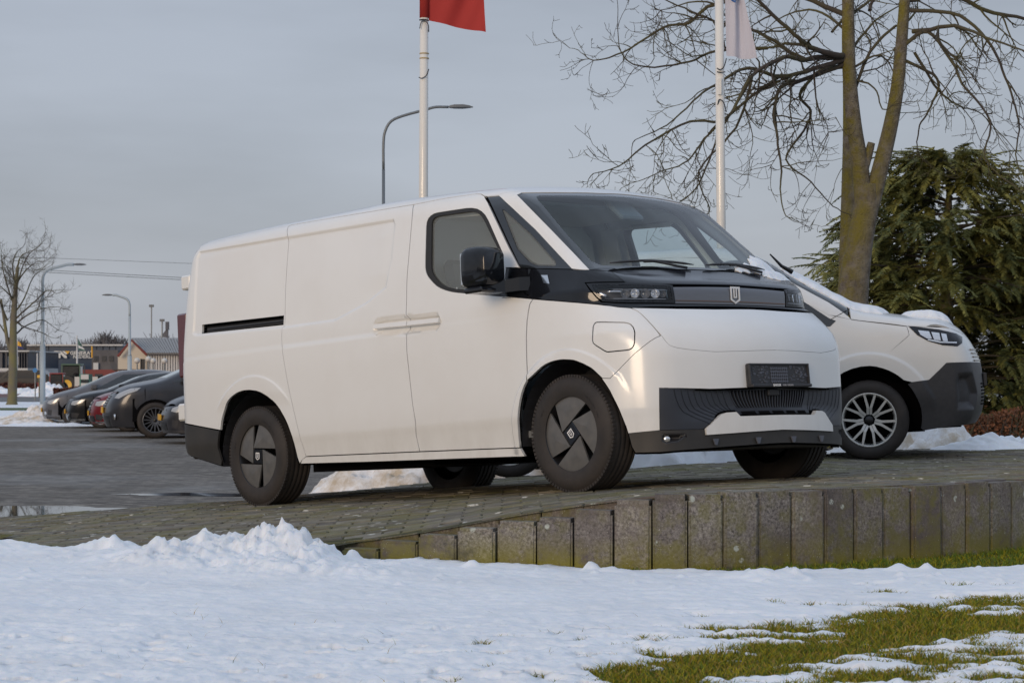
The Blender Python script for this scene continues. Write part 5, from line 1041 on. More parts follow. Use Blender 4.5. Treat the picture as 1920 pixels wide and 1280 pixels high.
# car park and beyond
def sheet(name, pts, z, m, kind='structure'):
    me = bpy.data.meshes.new(name); me.from_pydata([(x, y, z) for x, y in pts], [], [tuple(range(len(pts)))]); me.update(); me.materials.append(m); o = bpy.data.objects.new(name, me); COL.objects.link(o); tag(o, kind=kind); return o
sheet('ground', [(-900, -300), (900, -300), (900, 1500), (-900, 1500)], PARK-.05, mat('far_ground', (.22, .22, .21), .9, noise=(.05, (.60, .61, .63), .45, .6)))
sheet('car_park', [(-24, 12), (26, 12), (26, 62), (-24, 52)], PARK, M['park'])
# puddle: thin film of melt water
pw = []
for k in range(60):
    a = 2*math.pi*k/60; r_ = 1+.12*math.sin(3*a+1)+.08*math.sin(7*a)+.05*math.sin(13*a+2); pw.append((-6.0+3.35*r_*math.cos(a), 19.1+1.05*r_*math.sin(a)))
sheet('puddle', pw, PARK+.012, mat('still_water', (.03, .032, .035), .02, spec=1.0))
pw = [( -3.15+.85*math.cos(a)*(1+.2*math.sin(5*a)), 22.0+.28*math.sin(a)*(1+.3*math.sin(4*a))) for a in np.linspace(0, 6.1, 40)]
sheet('puddle', pw, PARK+.004, bpy.data.materials['still_water'])
# snow piles: lumpy mounds
def mound(name, cx, cy, sx, sy, h, m, seed=0, z0=PARK, n=70, rough=.5, label=None):
    u = np.linspace(-1.25, 1.25, n); A, B = np.meshgrid(u, u); x = cx+A*sx; y = cy+B*sy; r2 = A**2+B**2
    d_, hh = worley(x*5+seed, y*5); e_ = h*np.exp(-r2*1.6)*(1+rough*fbm(x*1.8+seed*3, y*1.8, 4, .6)); z = z0+e_+np.clip(e_/h*2.5, 0, 1)*.10*h*(hh-.4)*(1-d_)+.05*h*fbm(x*9, y*9+seed, 3)*np.clip(e_/h*3, 0, 1)-.10*h*np.clip(r2-1, 0, 1)-h*.06
    o = grid_obj(name, x, y, z, m); return tag(o, kind='stuff')
mound('snow_pile', -.95, 19.9, 1.0, 1.0, .70, M['dirty'], 1); mound('snow_pile', .35, 20.6, 1.2, .9, .78, M['dirty'], 4)
mound('snow_pile', 1.75, 20.8, 1.7, 1.0, .78, M['snow'], 6, rough=.8); mound('snow_pile', 3.2, 21.2, 1.0, .8, .55, M['dirty'], 8)
mound('snow_pile', 4.1, 21.0, .9, .7, .66, M['dirty'], 9, z0=-.1); mound('snow_pile', 4.75, 20.6, .8, .5, .42, M['snow'], 12, z0=-.02); mound('snow_pile', 4.25, 19.3, .45, .35, .16, M['snow'], 14, z0=.28)
mound('snow_pile', 1.93, 15.2, .10, .22, .03, M['snow'], 2, z0=.295, n=24)

# ------------------------------------------------------------------ OTHER VEHICLES
class CarBody(Body):
    """hull from a side profile: top line z(x), side half width w(z), nose x(z)"""
    def __init__(s, top, wid, nose, rear, k=(.10, .14, .10), curve=.25, taper=(.1, .35), crown=.05, rk=.12, flare=None):
        T = pchip(*top); Wd = pchip(*wid); Nz = pchip(*nose); s.T = T
        def f(x, y, z):
            ay = np.abs(y); side = ay-Wd(z)+taper[1]*np.maximum(x-taper[0], 0)**2+.12*np.maximum(rear+.7-x, 0)**2
            fr = (x-(Nz(z)-curve*ay**2)); tp = (z-(T(x)-crown*(ay/.8)**2))*.72
            b = smax(side, fr*.95, k[0]); b = smax(b, tp, k[1]); return smax(b, rear-x, rk)
        Body.__init__(s, f, flare)
def set_pose(o, psi, pitch, loc): o.matrix_world = rotm(psi, pitch, loc)
# --- second white van, nose to the right
v2 = empty('white_van'); set_pose(v2, .159, .0575, (3.07, 18.39, .267))
tag(v2, 'smaller white delivery van with silver wheels behind the large one, snow on its bonnet', 'van')
def fl2(p):
    r_ = np.hypot(p[:, 0], p[:, 2]-.325); r2 = np.hypot(p[:, 0]+2.98, p[:, 2]-.325); z = p[:, 2]; ay = np.abs(p[:, 1])
    a = .5*.0
    band = lambda rr: .014*sstep((.56-rr)/.03)*sstep((z-.35)/.2) - .012*sstep((.47-rr)/.02)*0
    return -(band(r_)+band(r2))*(ay > .6)
B2 = CarBody(([-3.7, -3.5, -2.0, -1.4, -1.12, -.95, -.743, -.577, -.199, -.08, .12, .35, .60, .77, .86, .95], [1.80, 1.83, 1.86, 1.86, 1.84, 1.80, 1.695, 1.58, 1.345, 1.275, 1.225, 1.180, 1.140, 1.075, 1.005, .90]),
             ([.15, .3, .5, .8, 1.0, 1.15, 1.5, 1.85], [.86, .88, .90, .905, .895, .875, .80, .70]), ([.15, .25, .36, .50, .70, .85, 1.0, 1.1], [.80, .90, .955, .975, .965, .93, .87, .80]), -3.62, (.12, .12), .22, (.15, .20), .05, .12, fl2)
arc2 = lambda cx, a0, a1, n=18, r_=.425: [(cx+r_*math.cos(a0+(a1-a0)*i/n), .34+r_*math.sin(a0+(a1-a0)*i/n)) for i in range(n+1)]
aL, aR = math.pi+.25, -.25
side2 = np.array([(-3.5, .30)]+[(-3.45, .30)]+[(q[0], q[1]) for q in arc2(-2.98, aL, aR)]+[(-2.50, .235), (-.48, .235)]+[(q[0], q[1]) for q in arc2(0, aL, 1.33, 12)]+[(.11, .80), (.36, .996), (.345, 1.068), (.0, 1.132), (-.10, 1.152), (-.277, 1.20), (-.36, 1.25), (-.55, 1.36), (-.95, 1.66), (-1.1, 1.72), (-1.5, 1.76), (-3.3, 1.75), (-3.48, 1.6), (-3.56, 1.0)])
B2.panel('body_side', [side2], 'S', M['white2'], v2, step=.035, mirror='copy', inset=.001, rim=.03, seal=False, guides=[circ(cx, .325, r_) for cx in (0, -2.98) for r_ in (.53, .54, .55, .56)])
s3 = lambda pts, off=0: B2.at('S', [p[0] for p in pts], [p[1] for p in pts], off)
arc_pts = [p for p in arc2(0, 1.33, aR, 14)]
nosez = lambda z: [float(B2.at('F', 0, z)[0][0]), 0, z]
k_lo = [(.368, .614), (.497, .624), (.645, .754), (.842, .735)]
up = s3([(.11, .80)]+[q for q in arc_pts if q[1] > .60]+[(.368, .614), (.497, .624), (.645, .754)])
up = [p.tolist() for p in up]+[nosez(.735)]+[nosez(z) for z in (.80, .88, .94, 1.0)]+[p.tolist() for p in s3([(.80, .985), (.70, 1.03), (.50, 1.055), (.345, 1.068), (.36, .996)])]
# front fender + bumper skin in the oblique domain
B2.panel('front_bumper', [B2.dom('O', up)], 'O', M['white2'], v2, step=.03, mirror='weld', inset=.001, seal=False, guides=[list(map(tuple, B2.dom('O', B2.at('S', [q[0] for q in g_], [q[1] for q in g_])))) for g_ in ([q for q in circ(0, .325, r_) if q[0] < .5 and q[1] > .5] for r_ in (.53, .54, .55, .56))])
lo = [p.tolist() for p in s3([(.368, .614), (.497, .624), (.645, .754)])]+[nosez(.735)]+[nosez(z) for z in (.65, .5, .38, .25)]+[p.tolist() for p in s3([(.62, .235), (.43, .215)])]+[p.tolist() for p in s3([q for q in arc_pts if q[1] < .60][::-1])]
def d2(p):
    q = np.stack([(p[:, 0]-np.abs(p[:, 1]))*I2, p[:, 2]], 1); poly = [(-.075, .665), (.10, .665), (.19, .50), (.14, .36), (-.09, .37), (-.09, .6)]
    return .05*sstep(dist_poly(q, poly)/.06)*in_poly(q, poly)
B2.panel('bumper_cladding', [B2.dom('O', lo)], 'O', M['plastic'], v2, step=.025, mirror='weld', inset=.001, seal=False, disp=d2)
# bonnet, windscreen and roof skin from above
edge3 = [p.tolist() for p in s3([(.80, .985), (.70, 1.03), (.50, 1.055), (.345, 1.068), (.0, 1.132), (-.10, 1.152), (-.277, 1.20), (-.36, 1.25), (-.55, 1.36), (-.95, 1.66), (-1.1, 1.72), (-1.5, 1.76), (-3.3, 1.75)])]
ed = [(p[0], p[1]) for p in edge3]
bon = np.array([(.865, 0)]+[(.80, ed[0][1])]+ed[1:5]+[(-.10, ed[5][1]), (-.14, -.4), (-.16, 0)]); ws2 = np.array([(-.17, 0), (-.15, -.4), (-.12, ed[5][1]+.01), (-.277, ed[6][1]+.055), (-.55, ed[8][1]+.06), (-.95, ed[9][1]+.07), (-1.05, -.4), (-1.08, 0)])
full_ = lambda a: np.vstack([a, (a*[1, -1])[::-1][1:-1]])
B2.panel('bonnet', [full_(bon)], 'T', M['white2'], v2, step=.05, inset=.002, seal=False)
B2.panel('windscreen', [full_(ws2)], 'T', M['glass_dark'], v2, step=.06, inset=0, seal=False, rim=.01)
pl2 = np.array([(-.12, ed[5][1]+.01)]+ed[5:10]+[(-.95, ed[9][1]+.07), (-.55, ed[8][1]+.06), (-.277, ed[6][1]+.055)]); B2.panel('windscreen_pillar', [pl2], 'T', M['white2'], v2, step=.04, inset=0, seal=False, mirror='copy')
rf2 = np.array([(-1.08, 0), (-1.05, -.4), (-.95, ed[9][1]+.07)]+ed[9:]+[(-3.5, -.5), (-3.5, 0)]); B2.panel('roof', [full_(rf2)], 'T', M['white2'], v2, step=.08, inset=0, seal=False)
B2.panel('rear_door', [np.array([(-.86, .3), (.86, .3), (.86, 1.0), (.70, 1.7), (-.70, 1.7), (-.86, 1.0)])], 'B', M['white2'], v2, step=.1, seal=False, rim=0)
B2.panel('front_side_window', [np.array([(-.50, 1.345), (-.274, 1.175), (-.215, 1.148), (-.27, 1.10), (-.50, 1.12), (-.9, 1.13), (-1.3, 1.14), (-1.3, 1.64), (-1.05, 1.66), (-.92, 1.60)])], 'S', M['glass_dark'], v2, step=.05, off=.003, rim=.006, mirror='copy', seal=False)
hl3 = np.array([(.352, 1.072), (.45, 1.058), (.60, 1.030), (.74, .990), (.795, .960), (.785, .905), (.74, .878), (.62, .895), (.506, .935), (.42, .99)])
B2.panel('headlight_housing', [hl3], 'S', M['black'], v2, step=.03, off=.004, rim=.01, mirror='copy', seal=False)
for q, mm in (([(.43, 1.03), (.52, 1.015), (.54, .955), (.50, .958), (.45, .99)], 'lampwhite'), ([(.535, 1.01), (.60, .998), (.61, .935), (.555, .945)], 'lampwhite'), ([(.612, .995), (.655, .985), (.665, .925), (.625, .930)], 'lampwhite'), ([(.50, .945), (.60, .918), (.735, .905), (.735, .918), (.61, .930), (.51, .957)], 'lampwhite')):
    B2.panel('headlight_reflector', [np.array(q)], 'S', M[mm], v2, step=.05, off=.008, rim=.004, mirror='copy', seal=False, inset=.001)
# dark tubes on the skin stand in for the shaded bonnet and wing gaps
for a in ([(-.10, 1.152), (.0, 1.132), (.345, 1.068)],):
    mb = MB(); mb.tube([*s3([(x_, np.interp(x_, [p[0] for p in a], [p[1] for p in a])) for x_ in np.linspace(-.10, .345, 14)], .0)], .0028, 4); mb.build('bonnet_gap_strip', M['void'], v2)
mb = MB(); mb.tube([*s3([(-.115+.0*t, 0) for t in ()] + [(x_, z_) for x_, z_ in zip(np.linspace(-.277, -.105, 6), np.linspace(1.155, 1.24, 6))], .0)], .003, 4); mb.build('wing_gap_strip', M['void'], v2)
def spoke_wheel(parent, loc, R_, rw_, rim_r, mtl, nsp=10, wd=.20, name='wheel', split=True, out=-1, seed=0, width=.024):
    w = empty(name, loc); w.parent = parent
    t = MB(); t.lathe([(rim_r*.98, -wd*.48), (rim_r+.02, -wd*.53), (R_-.05, -wd*.54), (R_-.02, -wd*.47), (R_-.004, -wd*.38), (R_, -wd*.2), (R_, wd*.2), (R_-.004, wd*.38), (R_-.03, wd*.5), (rim_r, wd*.5)], 40); t.build('tyre', M['tyre'], w, angle=50)
    r_ = MB(); r_.lathe([(rim_r, -wd*.50), (rim_r*.965, -wd*.52), (rim_r*.93, -wd*.46), (rim_r*.90, -wd*.2), (rim_r*.86, wd*.3)], 40); r_.build('rim', mtl, w, smooth=True)
    d = MB(); d.lathe([(rim_r*.9, .02), (0, .02)], 24); d.lathe([(rim_r*.62, -.02), (rim_r*.62, .0), (0, 0)], 24); d.build('brake_disc', M['void'], w)
    for k in range(nsp):
        sp = MB(); a = 2*math.pi*(k+.5)/nsp+.15
        T = Matrix.Rotation(-a, 4, 'Y')
        if split:
            for s__ in (-1, 1):
                T2 = T @ Matrix.Rotation(s__*.0, 4, 'Y')
                v = [(rim_r*.20, -wd*.42, s__*.012-.010), (rim_r*.20, -wd*.42, s__*.012+.010), (rim_r*.45, -wd*.47, s__*.012+.011), (rim_r*.45, -wd*.47, s__*.012-.011), (rim_r*.95, -wd*.50, s__*width*1.75+.0095), (rim_r*.95, -wd*.50, s__*width*1.75-.0095)]
                v2_ = v+[(p[0], p[1]+.022, p[2]) for p in v]
                sp.add([tuple(T2 @ Vector(p)) for p in v2_], [(0, 1, 2, 3), (3, 2, 4, 5), (0, 3, 9, 6), (3, 5, 11, 9), (1, 7, 8, 2), (2, 8, 10, 4), (4, 10, 11, 5)])
        else:
            v = [(rim_r*.12, -wd*.40, -.012), (rim_r*.12, -wd*.40, .012), (rim_r*.95, -wd*.48, .008), (rim_r*.95, -wd*.48, -.008)]; v2_ = v+[(p[0], p[1]+.02, p[2]) for p in v]
            sp.add([tuple(T @ Vector(p)) for p in v2_], [(0, 1, 2, 3), (0, 3, 7, 4), (1, 5, 6, 2), (2, 6, 7, 3)])
        sp.build('spoke', mtl, w)
    h = MB(); h.lathe([(0, -wd*.47), (.030, -wd*.47), (.034, -wd*.43), (.034, -.05)], 16); h.build('hub_cap', M['hub'], w, smooth=True)
    if out > 0: w.rotation_euler = (0, 0, math.pi)
    return w
for x_ in (0, -2.98):
    for sg in (-1, 1): spoke_wheel(v2, (x_, sg*.79, .325), .325, 0, .222, M['alloy'], 7, .205, out=sg, width=.026)
    for sgn in (-1, 1):
        mb = MB(); n = 16; v = []
        for j in range(n+1):
            a = math.pi*(-.02+1.04*j/n); v += [(x_+.42*math.cos(a), sgn*.86, .34+.42*math.sin(a)), (x_+.42*math.cos(a), sgn*.55, .34+.42*math.sin(a))]
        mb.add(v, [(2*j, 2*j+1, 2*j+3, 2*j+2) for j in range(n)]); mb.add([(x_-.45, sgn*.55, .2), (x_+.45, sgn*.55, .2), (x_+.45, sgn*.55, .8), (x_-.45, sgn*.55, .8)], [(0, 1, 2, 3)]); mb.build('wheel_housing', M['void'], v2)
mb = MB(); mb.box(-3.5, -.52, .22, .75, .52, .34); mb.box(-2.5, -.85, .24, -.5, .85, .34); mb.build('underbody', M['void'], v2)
# grille slats at the nose, seen edge on; licence plate; mirrors; wiper
for i in range(7):
    z = .40+.028*i; p = B2.at('F', np.linspace(-.45, .45, 11), np.full(11, z), .002); mb = MB(); mb.tube([*p], .007, 5); mb.build('grille_slat', M['void'], v2)
for i in range(4):
    z = .76+.03*i; p = B2.at('F', np.linspace(-.6, .6, 13), np.full(13, z), .004); mb = MB(); mb.tube([*p], .008, 5); mb.build('grille_bar', M['black'], v2)
p = B2.at('F', 0, .60)[0]; mb = MB(); mb.box(p[0]-.01, -.26, .545, p[0]+.02, .26, .655, bev=.004); mb.build('number_plate', M['plastic'], v2)
for sgn in (-1, 1):
    mb = MB()
    if sgn > 0: mb.box(-.42, .98, 1.10, -.22, 1.17, 1.27, bev=.045)
    else: mb.box(-.95, -1.10, 1.12, -.78, -.94, 1.30, bev=.045)
    mb.build('door_mirror', M['black'], v2)
mb = MB(); mb.tube([(-.98, -.35, 1.86), (-1.12, -.35, 1.92), (-1.35, -.35, 2.06)], .008, 5) if False else mb.tube([B2.at('T', x_, -.1+.6*(x_+.12), .02)[0] for x_ in np.linspace(-.16, -.65, 6)], .010, 5); mb.build('wiper', M['plastic'], v2)
# raised blade seen above the bonnet line of the big van
mb = MB(); q0 = np.array([-.60, -.80, 1.60]); mb.tube([(-.555, -.70, 1.575), (-.64, -.72, 1.63), (-.73, -.74, 1.735)], [.022, .014, .006], 6); mb.build('wiper_arm', M['black'], v2)
# snow lying on bonnet and screen
def snow_on(body, name, dom, poly, parent, th=.03, step=.03, seed=0., m=None):
    l = np.array(poly, float)
    # ragged outline
    pts = []
    for i in range(len(l)):
        a, b = l[i], l[(i+1) % len(l)]; k = max(1, int(np.linalg.norm(b-a)/.03))
        for j in range(k):
            q = a+(b-a)*j/k; nrm = np.array([b[1]-a[1], a[0]-b[0]])/max(np.linalg.norm(b-a), 1e-6); pts.append(q+nrm*.028*float(fbm(np.array([q[0]*14+seed]), np.array([q[1]*14]), 3)[0]))
    pl = np.array(pts)
    def dd(p):
        q = body.dom(dom, p); e_ = np.clip(dist_poly(q, pl)/.085, 0, 1)*in_poly(q, pl); return -(.004+th*(1-(1-e_)**2)*(1+.30*fbm(q[:, 0]*6+seed, q[:, 1]*6, 2)))
    return body.panel(name, [pl], dom, m or M['snow'], parent, step=step*.7, inset=0, rim=.006, seal=False, disp=dd)
o = snow_on(B2, 'snow_on_bonnet', 'T', [(-.30, -.66), (-.12, -.70), (.15, -.62), (.20, -.3), (.22, .3), (.0, .6), (-.35, .6), (-.62, .3), (-.66, -.40), (-.55, -.62)], v2, .035)
o2 = snow_on(B2, 'snow_on_bonnet', 'T', [(.36, -.30), (.56, -.38), (.70, -.30), (.74, .1), (.66, .5), (.40, .4), (.33, 0)], v2, .048, seed=3)
for q, lb in ((o, 'sheet of snow on the screen and bonnet of the small delivery van'), (o2, 'low clump of snow at the front of the small delivery van bonnet')):
    mw = v2.matrix_world.copy(); q.parent = None; q.matrix_world = mw; tag(q, kind='stuff')
o = snow_on(VB, 'snow_on_windscreen', 'F', [(.28, 1.300), (.62, 1.295), (.80, 1.290), (.83, 1.34), (.79, 1.42), (.70, 1.43), (.55, 1.375), (.36, 1.335)], van, .022, .02, 5.)
o.parent = None; o.matrix_world = van.matrix_world.copy(); tag(o, kind='stuff')
o = snow_on(VB, 'snow_on_windscreen', 'T', [(.12, .62), (.24, .52), (.26, .72), (.14, .84), (.06, .84)], van, .020, .02, 5.); o.parent = None; o.matrix_world = van.matrix_world.copy(); tag(o, kind='stuff')
# --- parked cars across the car park
def parked_car(name, label, D, px, py, psi, sc_, paint, top, nose, wid, wb, R_, rim_r, lights, lower, spokes, windows, rear, plate='y', grille=None, extras=None, curve=.30, group='cars parked in a row across the car park', taper=(.05, .30), arch=.05):
    pos = P(px, py, D); c = empty(name); tag(c, label, 'car', group)
    # frame: origin at the ground under the front axle centre, nose towards -X of the world rotated by psi
    c.matrix_world = Matrix.Translation(pos) @ Matrix.Rotation(psi, 4, 'Z') @ Matrix.Scale(sc_, 4)
    # local x forward; visible flank is the car's left (+y)
    Bd = CarBody(top, wid, nose, rear, (.16, .10), curve, taper, .05)
    ar = lambda cx: [(cx+(R_+arch)*math.cos(a), R_+(R_+arch)*math.sin(a)) for a in np.linspace(math.pi+.35, -.35, 17)]
    zs = lower; sd = [(rear+.15, zs+.08)]+ar(-wb)+[(-wb+R_+.12, zs-.02), (-R_-.12, zs-.02)]+ar(0)[:11]
    nz = lambda z: [float(Bd.at('F', 0, z)[0][0]), 0, z]
    tx = np.linspace(.05, rear+.2, 22); tz = [float(Bd.T(x_))-.10 for x_ in tx]
    xj = ar(0)[10][0]
    s_poly = np.array(sd+[(xj, float(Bd.T(xj))-.10)]+[(x_, z_) for x_, z_ in zip(tx, tz) if x_ < xj]+[(rear+.08, tz[-1]-.3)])
    Bd.panel('body_side', [s_poly], 'S', paint, c, step=.07, mirror='copy', inset=0, seal=False, rim=.03)
    a2 = ar(0)[10:]; cl = lambda l: [Bd.at('S', p[0], p[1])[0].tolist() for p in l]
    zn = float(Bd.T(.55))
    topn = [(x_, float(Bd.T(x_))-.10) for x_ in np.linspace(xj, .60, 8)]
    nt_ = max(q for q in nose[0])
    ztop = float(Bd.T(.74))-.03
    fp = cl(a2)+cl([(a2[-1][0]+.03, lower)])+[nz(lower)]+[nz(z) for z in np.linspace(lower, ztop, 9)[1:]]+cl(topn)[::-1]
    Bd.panel('front_bumper', [Bd.dom('O', fp)], 'O', paint, c, step=.05, mirror='weld', inset=0, seal=False, rim=.02)
    # top skin
    eS = cl(topn[::-1]+[(x_, z_) for x_, z_ in zip(tx, tz) if x_ < xj]); e2 = [(p[0], p[1]) for p in eS]
    xf_ = float(Bd.at('F', 0, ztop)[0][0])
    tp = np.array([(xf_, 0)]+e2+[(rear+.12, -.4), (rear+.12, 0)]); Bd.panel('bonnet_and_roof', [full_(tp)], 'T', paint, c, step=.08, inset=0, seal=False, rim=.01)
    for nm, dom, poly, mm, off in windows: Bd.panel(nm, [np.array(poly)], dom, mm, c, step=.06, inset=0, off=off, rim=.006, seal=False, mirror='copy' if dom in 'SO' else None)
    for nm, dom, poly, mm, off in lights: Bd.panel(nm, [np.array(poly)], dom, mm, c, step=.04, inset=0, off=off, rim=.008, seal=False, mirror='copy')
    for x_ in (0, -wb):
        for sg in (-1, 1): spoke_wheel(c, (x_, sg*(float(Bd.at('S', -.7, .6)[0][1])*-1-.10), R_), R_, 0, rim_r, spokes[0], spokes[1], .20, split=spokes[2], out=sg)
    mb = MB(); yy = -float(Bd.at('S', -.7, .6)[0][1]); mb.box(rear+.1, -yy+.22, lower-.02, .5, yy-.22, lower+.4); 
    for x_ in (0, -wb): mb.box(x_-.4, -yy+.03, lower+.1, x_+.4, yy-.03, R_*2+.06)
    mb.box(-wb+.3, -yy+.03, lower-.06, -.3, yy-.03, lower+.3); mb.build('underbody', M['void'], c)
    pz = .42 if not isinstance(plate, tuple) else plate[1]; pp = Bd.at('F', 0, pz)[0]; mb = MB(); mb.box(pp[0]-.01, -.26, pz-.055, pp[0]+.022, .26, pz+.055, bev=.004); mb.build('number_plate', M['yellow'], c)
    if grille:
        for z in grille: q = Bd.at('F', np.linspace(-.42, .42, 9), np.full(9, z), .004); mb = MB(); mb.tube([*q], .014, 5); mb.build('grille_bar', M['chrome'] if z > .5 else M['black'], c)
    mb = MB()
    for sg in (-1, 1): mb = MB(); mb.box(-.62, sg*(yy+.02)-.08, .98, -.45, sg*(yy+.02)+.08, 1.12, bev=.03); mb.build('door_mirror', paint, c)
    if extras: extras(Bd, c)
    return c
gw = M['glass_ws2'] = mat('sky_pale_glass', (.36, .44, .44), .12, 0, .6)  # pale teal base colour stands in for sky reflected in the windscreens
lt_ = M['lamp_clear'] = mat('car_headlight', (.42, .43, .44), .30, .35, .3); dk = M['black']
paints = {k: mat(k, col, .28, .2, .35, noise=(2.5, tuple(v*1.35 for v in col), .45, .75)) for k, col in dict(grey_metallic=(.105,.107,.12), black_metallic=(.012,.013,.016), dark_grey_metallic=(.030,.032,.040), red_metallic=(.16,.010,.016), charcoal_paint=(.030,.031,.038)).items()}
R180 = math.pi
hatch_top = ([-3.5, -3.2, -2.6, -1.9, -1.3, -.9, -.5, -.1, .15, .4, .60, .72, .80], [1.15, 1.28, 1.45, 1.50, 1.47, 1.36, 1.18, 1.02, .95, .88, .80, .72, .60])
cars = []
wide = ([.15, .35, .6, .85, 1.0, 1.25, 1.5], [.80, .83, .87, .86, .83, .72, .62]); nose_h = ([.15, .3, .45, .6, .8], [.76, .82, .84, .82, .72])
def fogs(Bd, c):
    mb = MB()
    for sg in (-1, 1):
        q = Bd.at('F', sg*.55, .34, -.0)[0]; mb = MB(); mb.lathe([(0, .02), (.045, .02), (.055, 0), (.055, -.03)], 12, 'x', Matrix.Translation(q)); mb.build('fog_lamp', M['lampwhite'], c)
hx = lambda: [('windscreen', 'T', [(-.22, -.60), (-.12, 0), (-.22, .60), (-.95, .56), (-1.02, 0), (-.95, -.56)], gw, .003), ('side_window', 'S', [(-.60, .99), (-1.3, 1.36), (-2.3, 1.40), (-2.9, 1.2), (-2.9, 1.0), (-1.8, .97)], M['glass_dark'], .003)]
hl_a = lambda: [('headlight', 'O', [(-.34, .745), (.0, .66), (.02, .60), (-.12, .575), (-.26, .63)], lt_, .004), ('lower_grille', 'F', [(-.50, .24), (0, .24), (0, .40), (-.50, .40)], dk, .003), ('fog_pocket', 'O', [(-.14, .42), (-.02, .44), (.02, .30), (-.10, .28)], M['plastic'], .004), ('lower_lip', 'O', [(-.30, .245), (.10, .245), (.10, .20), (-.30, .20)], M['plastic'], .004), ('upper_grille', 'F', [(-.42, .60), (0, .61), (0, .65), (-.40, .64)], dk, .003)]
cars.append(parked_car('parked_car', 'grey hatchback leftmost in the row of parked cars, clear headlight, beside the lamp post', 52, 138, 797, R180+.20, .90, paints['grey_metallic'], hatch_top, nose_h, wide, 2.5, .30, .19, hl_a(), .19, (M['alloy'], 7, True), hx(), -3.35, extras=fogs))
big_top = ([-3.9, -3.4, -2.6, -1.9, -1.3, -.9, -.5, -.1, .15, .4, .62, .75, .85], [1.10, 1.30, 1.42, 1.45, 1.40, 1.30, 1.14, .99, .95, .90, .83, .76, .62])
wideb = ([.15, .35, .6, .85, 1.0, 1.25, 1.5], [.84, .88, .92, .91, .88, .76, .66]); nose_b = ([.15, .3, .45, .6, .8], [.80, .87, .89, .88, .80])
hl_b = lambda: [('headlight', 'O', [(-.36, .74), (.02, .69), (.05, .60), (-.10, .585), (-.30, .66)], lt_, .004), ('lower_grille', 'F', [(-.62, .22), (0, .22), (0, .36), (-.62, .36)], dk, .003), ('fog_pocket', 'O', [(-.20, .38), (.03, .40), (.06, .27), (-.12, .25)], M['plastic'], .004), ('lower_lip', 'O', [(-.30, .235), (.12, .235), (.12, .19), (-.30, .19)], M['chrome'], .004), ('upper_grille', 'F', [(-.38, .42), (0, .42), (0, .70), (-.44, .70)], M['plastic'], .003)]
cars.append(parked_car('parked_car', 'black estate car with silver spoked wheel, second from the left in the parked row', 49.5, 188, 801, R180+.20, .89, paints['black_metallic'], big_top, nose_b, wideb, 2.8, .33, .23, hl_b(), .18, (M['alloy'], 10, False), hx(), -3.75))
cars.append(parked_car('parked_car', 'dark red car with black grille, between the black estate and the tall dark grey car', 46.5, 238, 807, R180+.20, .92, paints['red_metallic'], big_top, nose_b, wideb, 2.7, .32, .21, hl_b(), .18, (M['alloy_d'], 7, True), hx(), -3.6, grille=(.50, .58, .66)))
mpv_top = ([-3.9, -3.4, -2.6, -1.9, -1.4, -.9, -.45, -.05, .2, .4, .60, .74, .84], [1.45, 1.60, 1.68, 1.68, 1.62, 1.43, 1.22, 1.06, 1.01, .97, .90, .81, .66])
widem = ([.15, .35, .6, .85, 1.0, 1.25, 1.7], [.84, .88, .92, .915, .89, .80, .66]); nose_m = ([.15, .3, .45, .6, .8, .9], [.80, .87, .90, .89, .80, .70])
hl_m = lambda: [('headlight', 'O', [(-.44, .905), (-.26, .89), (-.02, .80), (.03, .72), (-.10, .71), (-.25, .79), (-.40, .85)], lt_, .004), ('lower_grille', 'F', [(-.50, .20), (0, .20), (0, .40), (-.56, .40)], dk, .003), ('upper_grille', 'F', [(-.36, .56), (0, .56), (0, .76), (-.42, .76)], M['plastic'], .003), ('fog_pocket', 'O', [(-.09, .42), (.03, .44), (.06, .34), (-.06, .33)], M['plastic'], .004)]
wm = [('windscreen', 'T', [(-.20, -.64), (-.08, 0), (-.20, .64), (-1.15, .58), (-1.25, 0), (-1.15, -.58)], gw, .003), ('quarter_window', 'S', [(-.30, 1.00), (-.80, 1.20), (-.92, 1.22), (-.85, 1.02)], M['glass_dark'], .003), ('side_window', 'S', [(-.95, 1.02), (-1.0, 1.28), (-1.45, 1.52), (-3.2, 1.55), (-3.4, 1.1), (-2.0, 1.04)], M['glass_dark'], .003)]
def mpv_extras(Bd, c):
    for z in (.60, .645, .69, .735): q = Bd.at('F', np.linspace(-.38, .38, 9), np.full(9, z), .008); mb = MB(); mb.tube([*q], .008, 5); mb.build('grille_bar', M['chrome'], c)
    for sg in (-1, 1):
        q = Bd.at('O', -.02, .385, .003)[0]; mb = MB(); mb.lathe([(0, .025), (.05, .025), (.055, 0)], 12, 'x', Matrix.Translation((q[0], q[1]*sg, q[2]))); mb.build('fog_lamp', M['lampwhite'], c)
cars.append(parked_car('parked_car', 'tall dark grey people carrier with many-spoked black wheel, nearest large car of the parked row', 42, 286, 819, R180+.22, 1.07, paints['dark_grey_metallic'], mpv_top, nose_m, widem, 2.75, .325, .225, hl_m(), .20, (M['alloy_d'], 16, False), wm, -3.8, extras=mpv_extras, plate=('y', .50)))
cars.append(parked_car('parked_car', 'charcoal car mostly hidden behind the rear of the large white van, yellow plate', 38.5, 384, 829, R180+.24, .95, paints['charcoal_paint'], hatch_top, nose_h, wide, 2.5, .30, .19, hl_a(), .19, (M['alloy'], 7, True), hx(), -3.35, plate=('y', .48)))

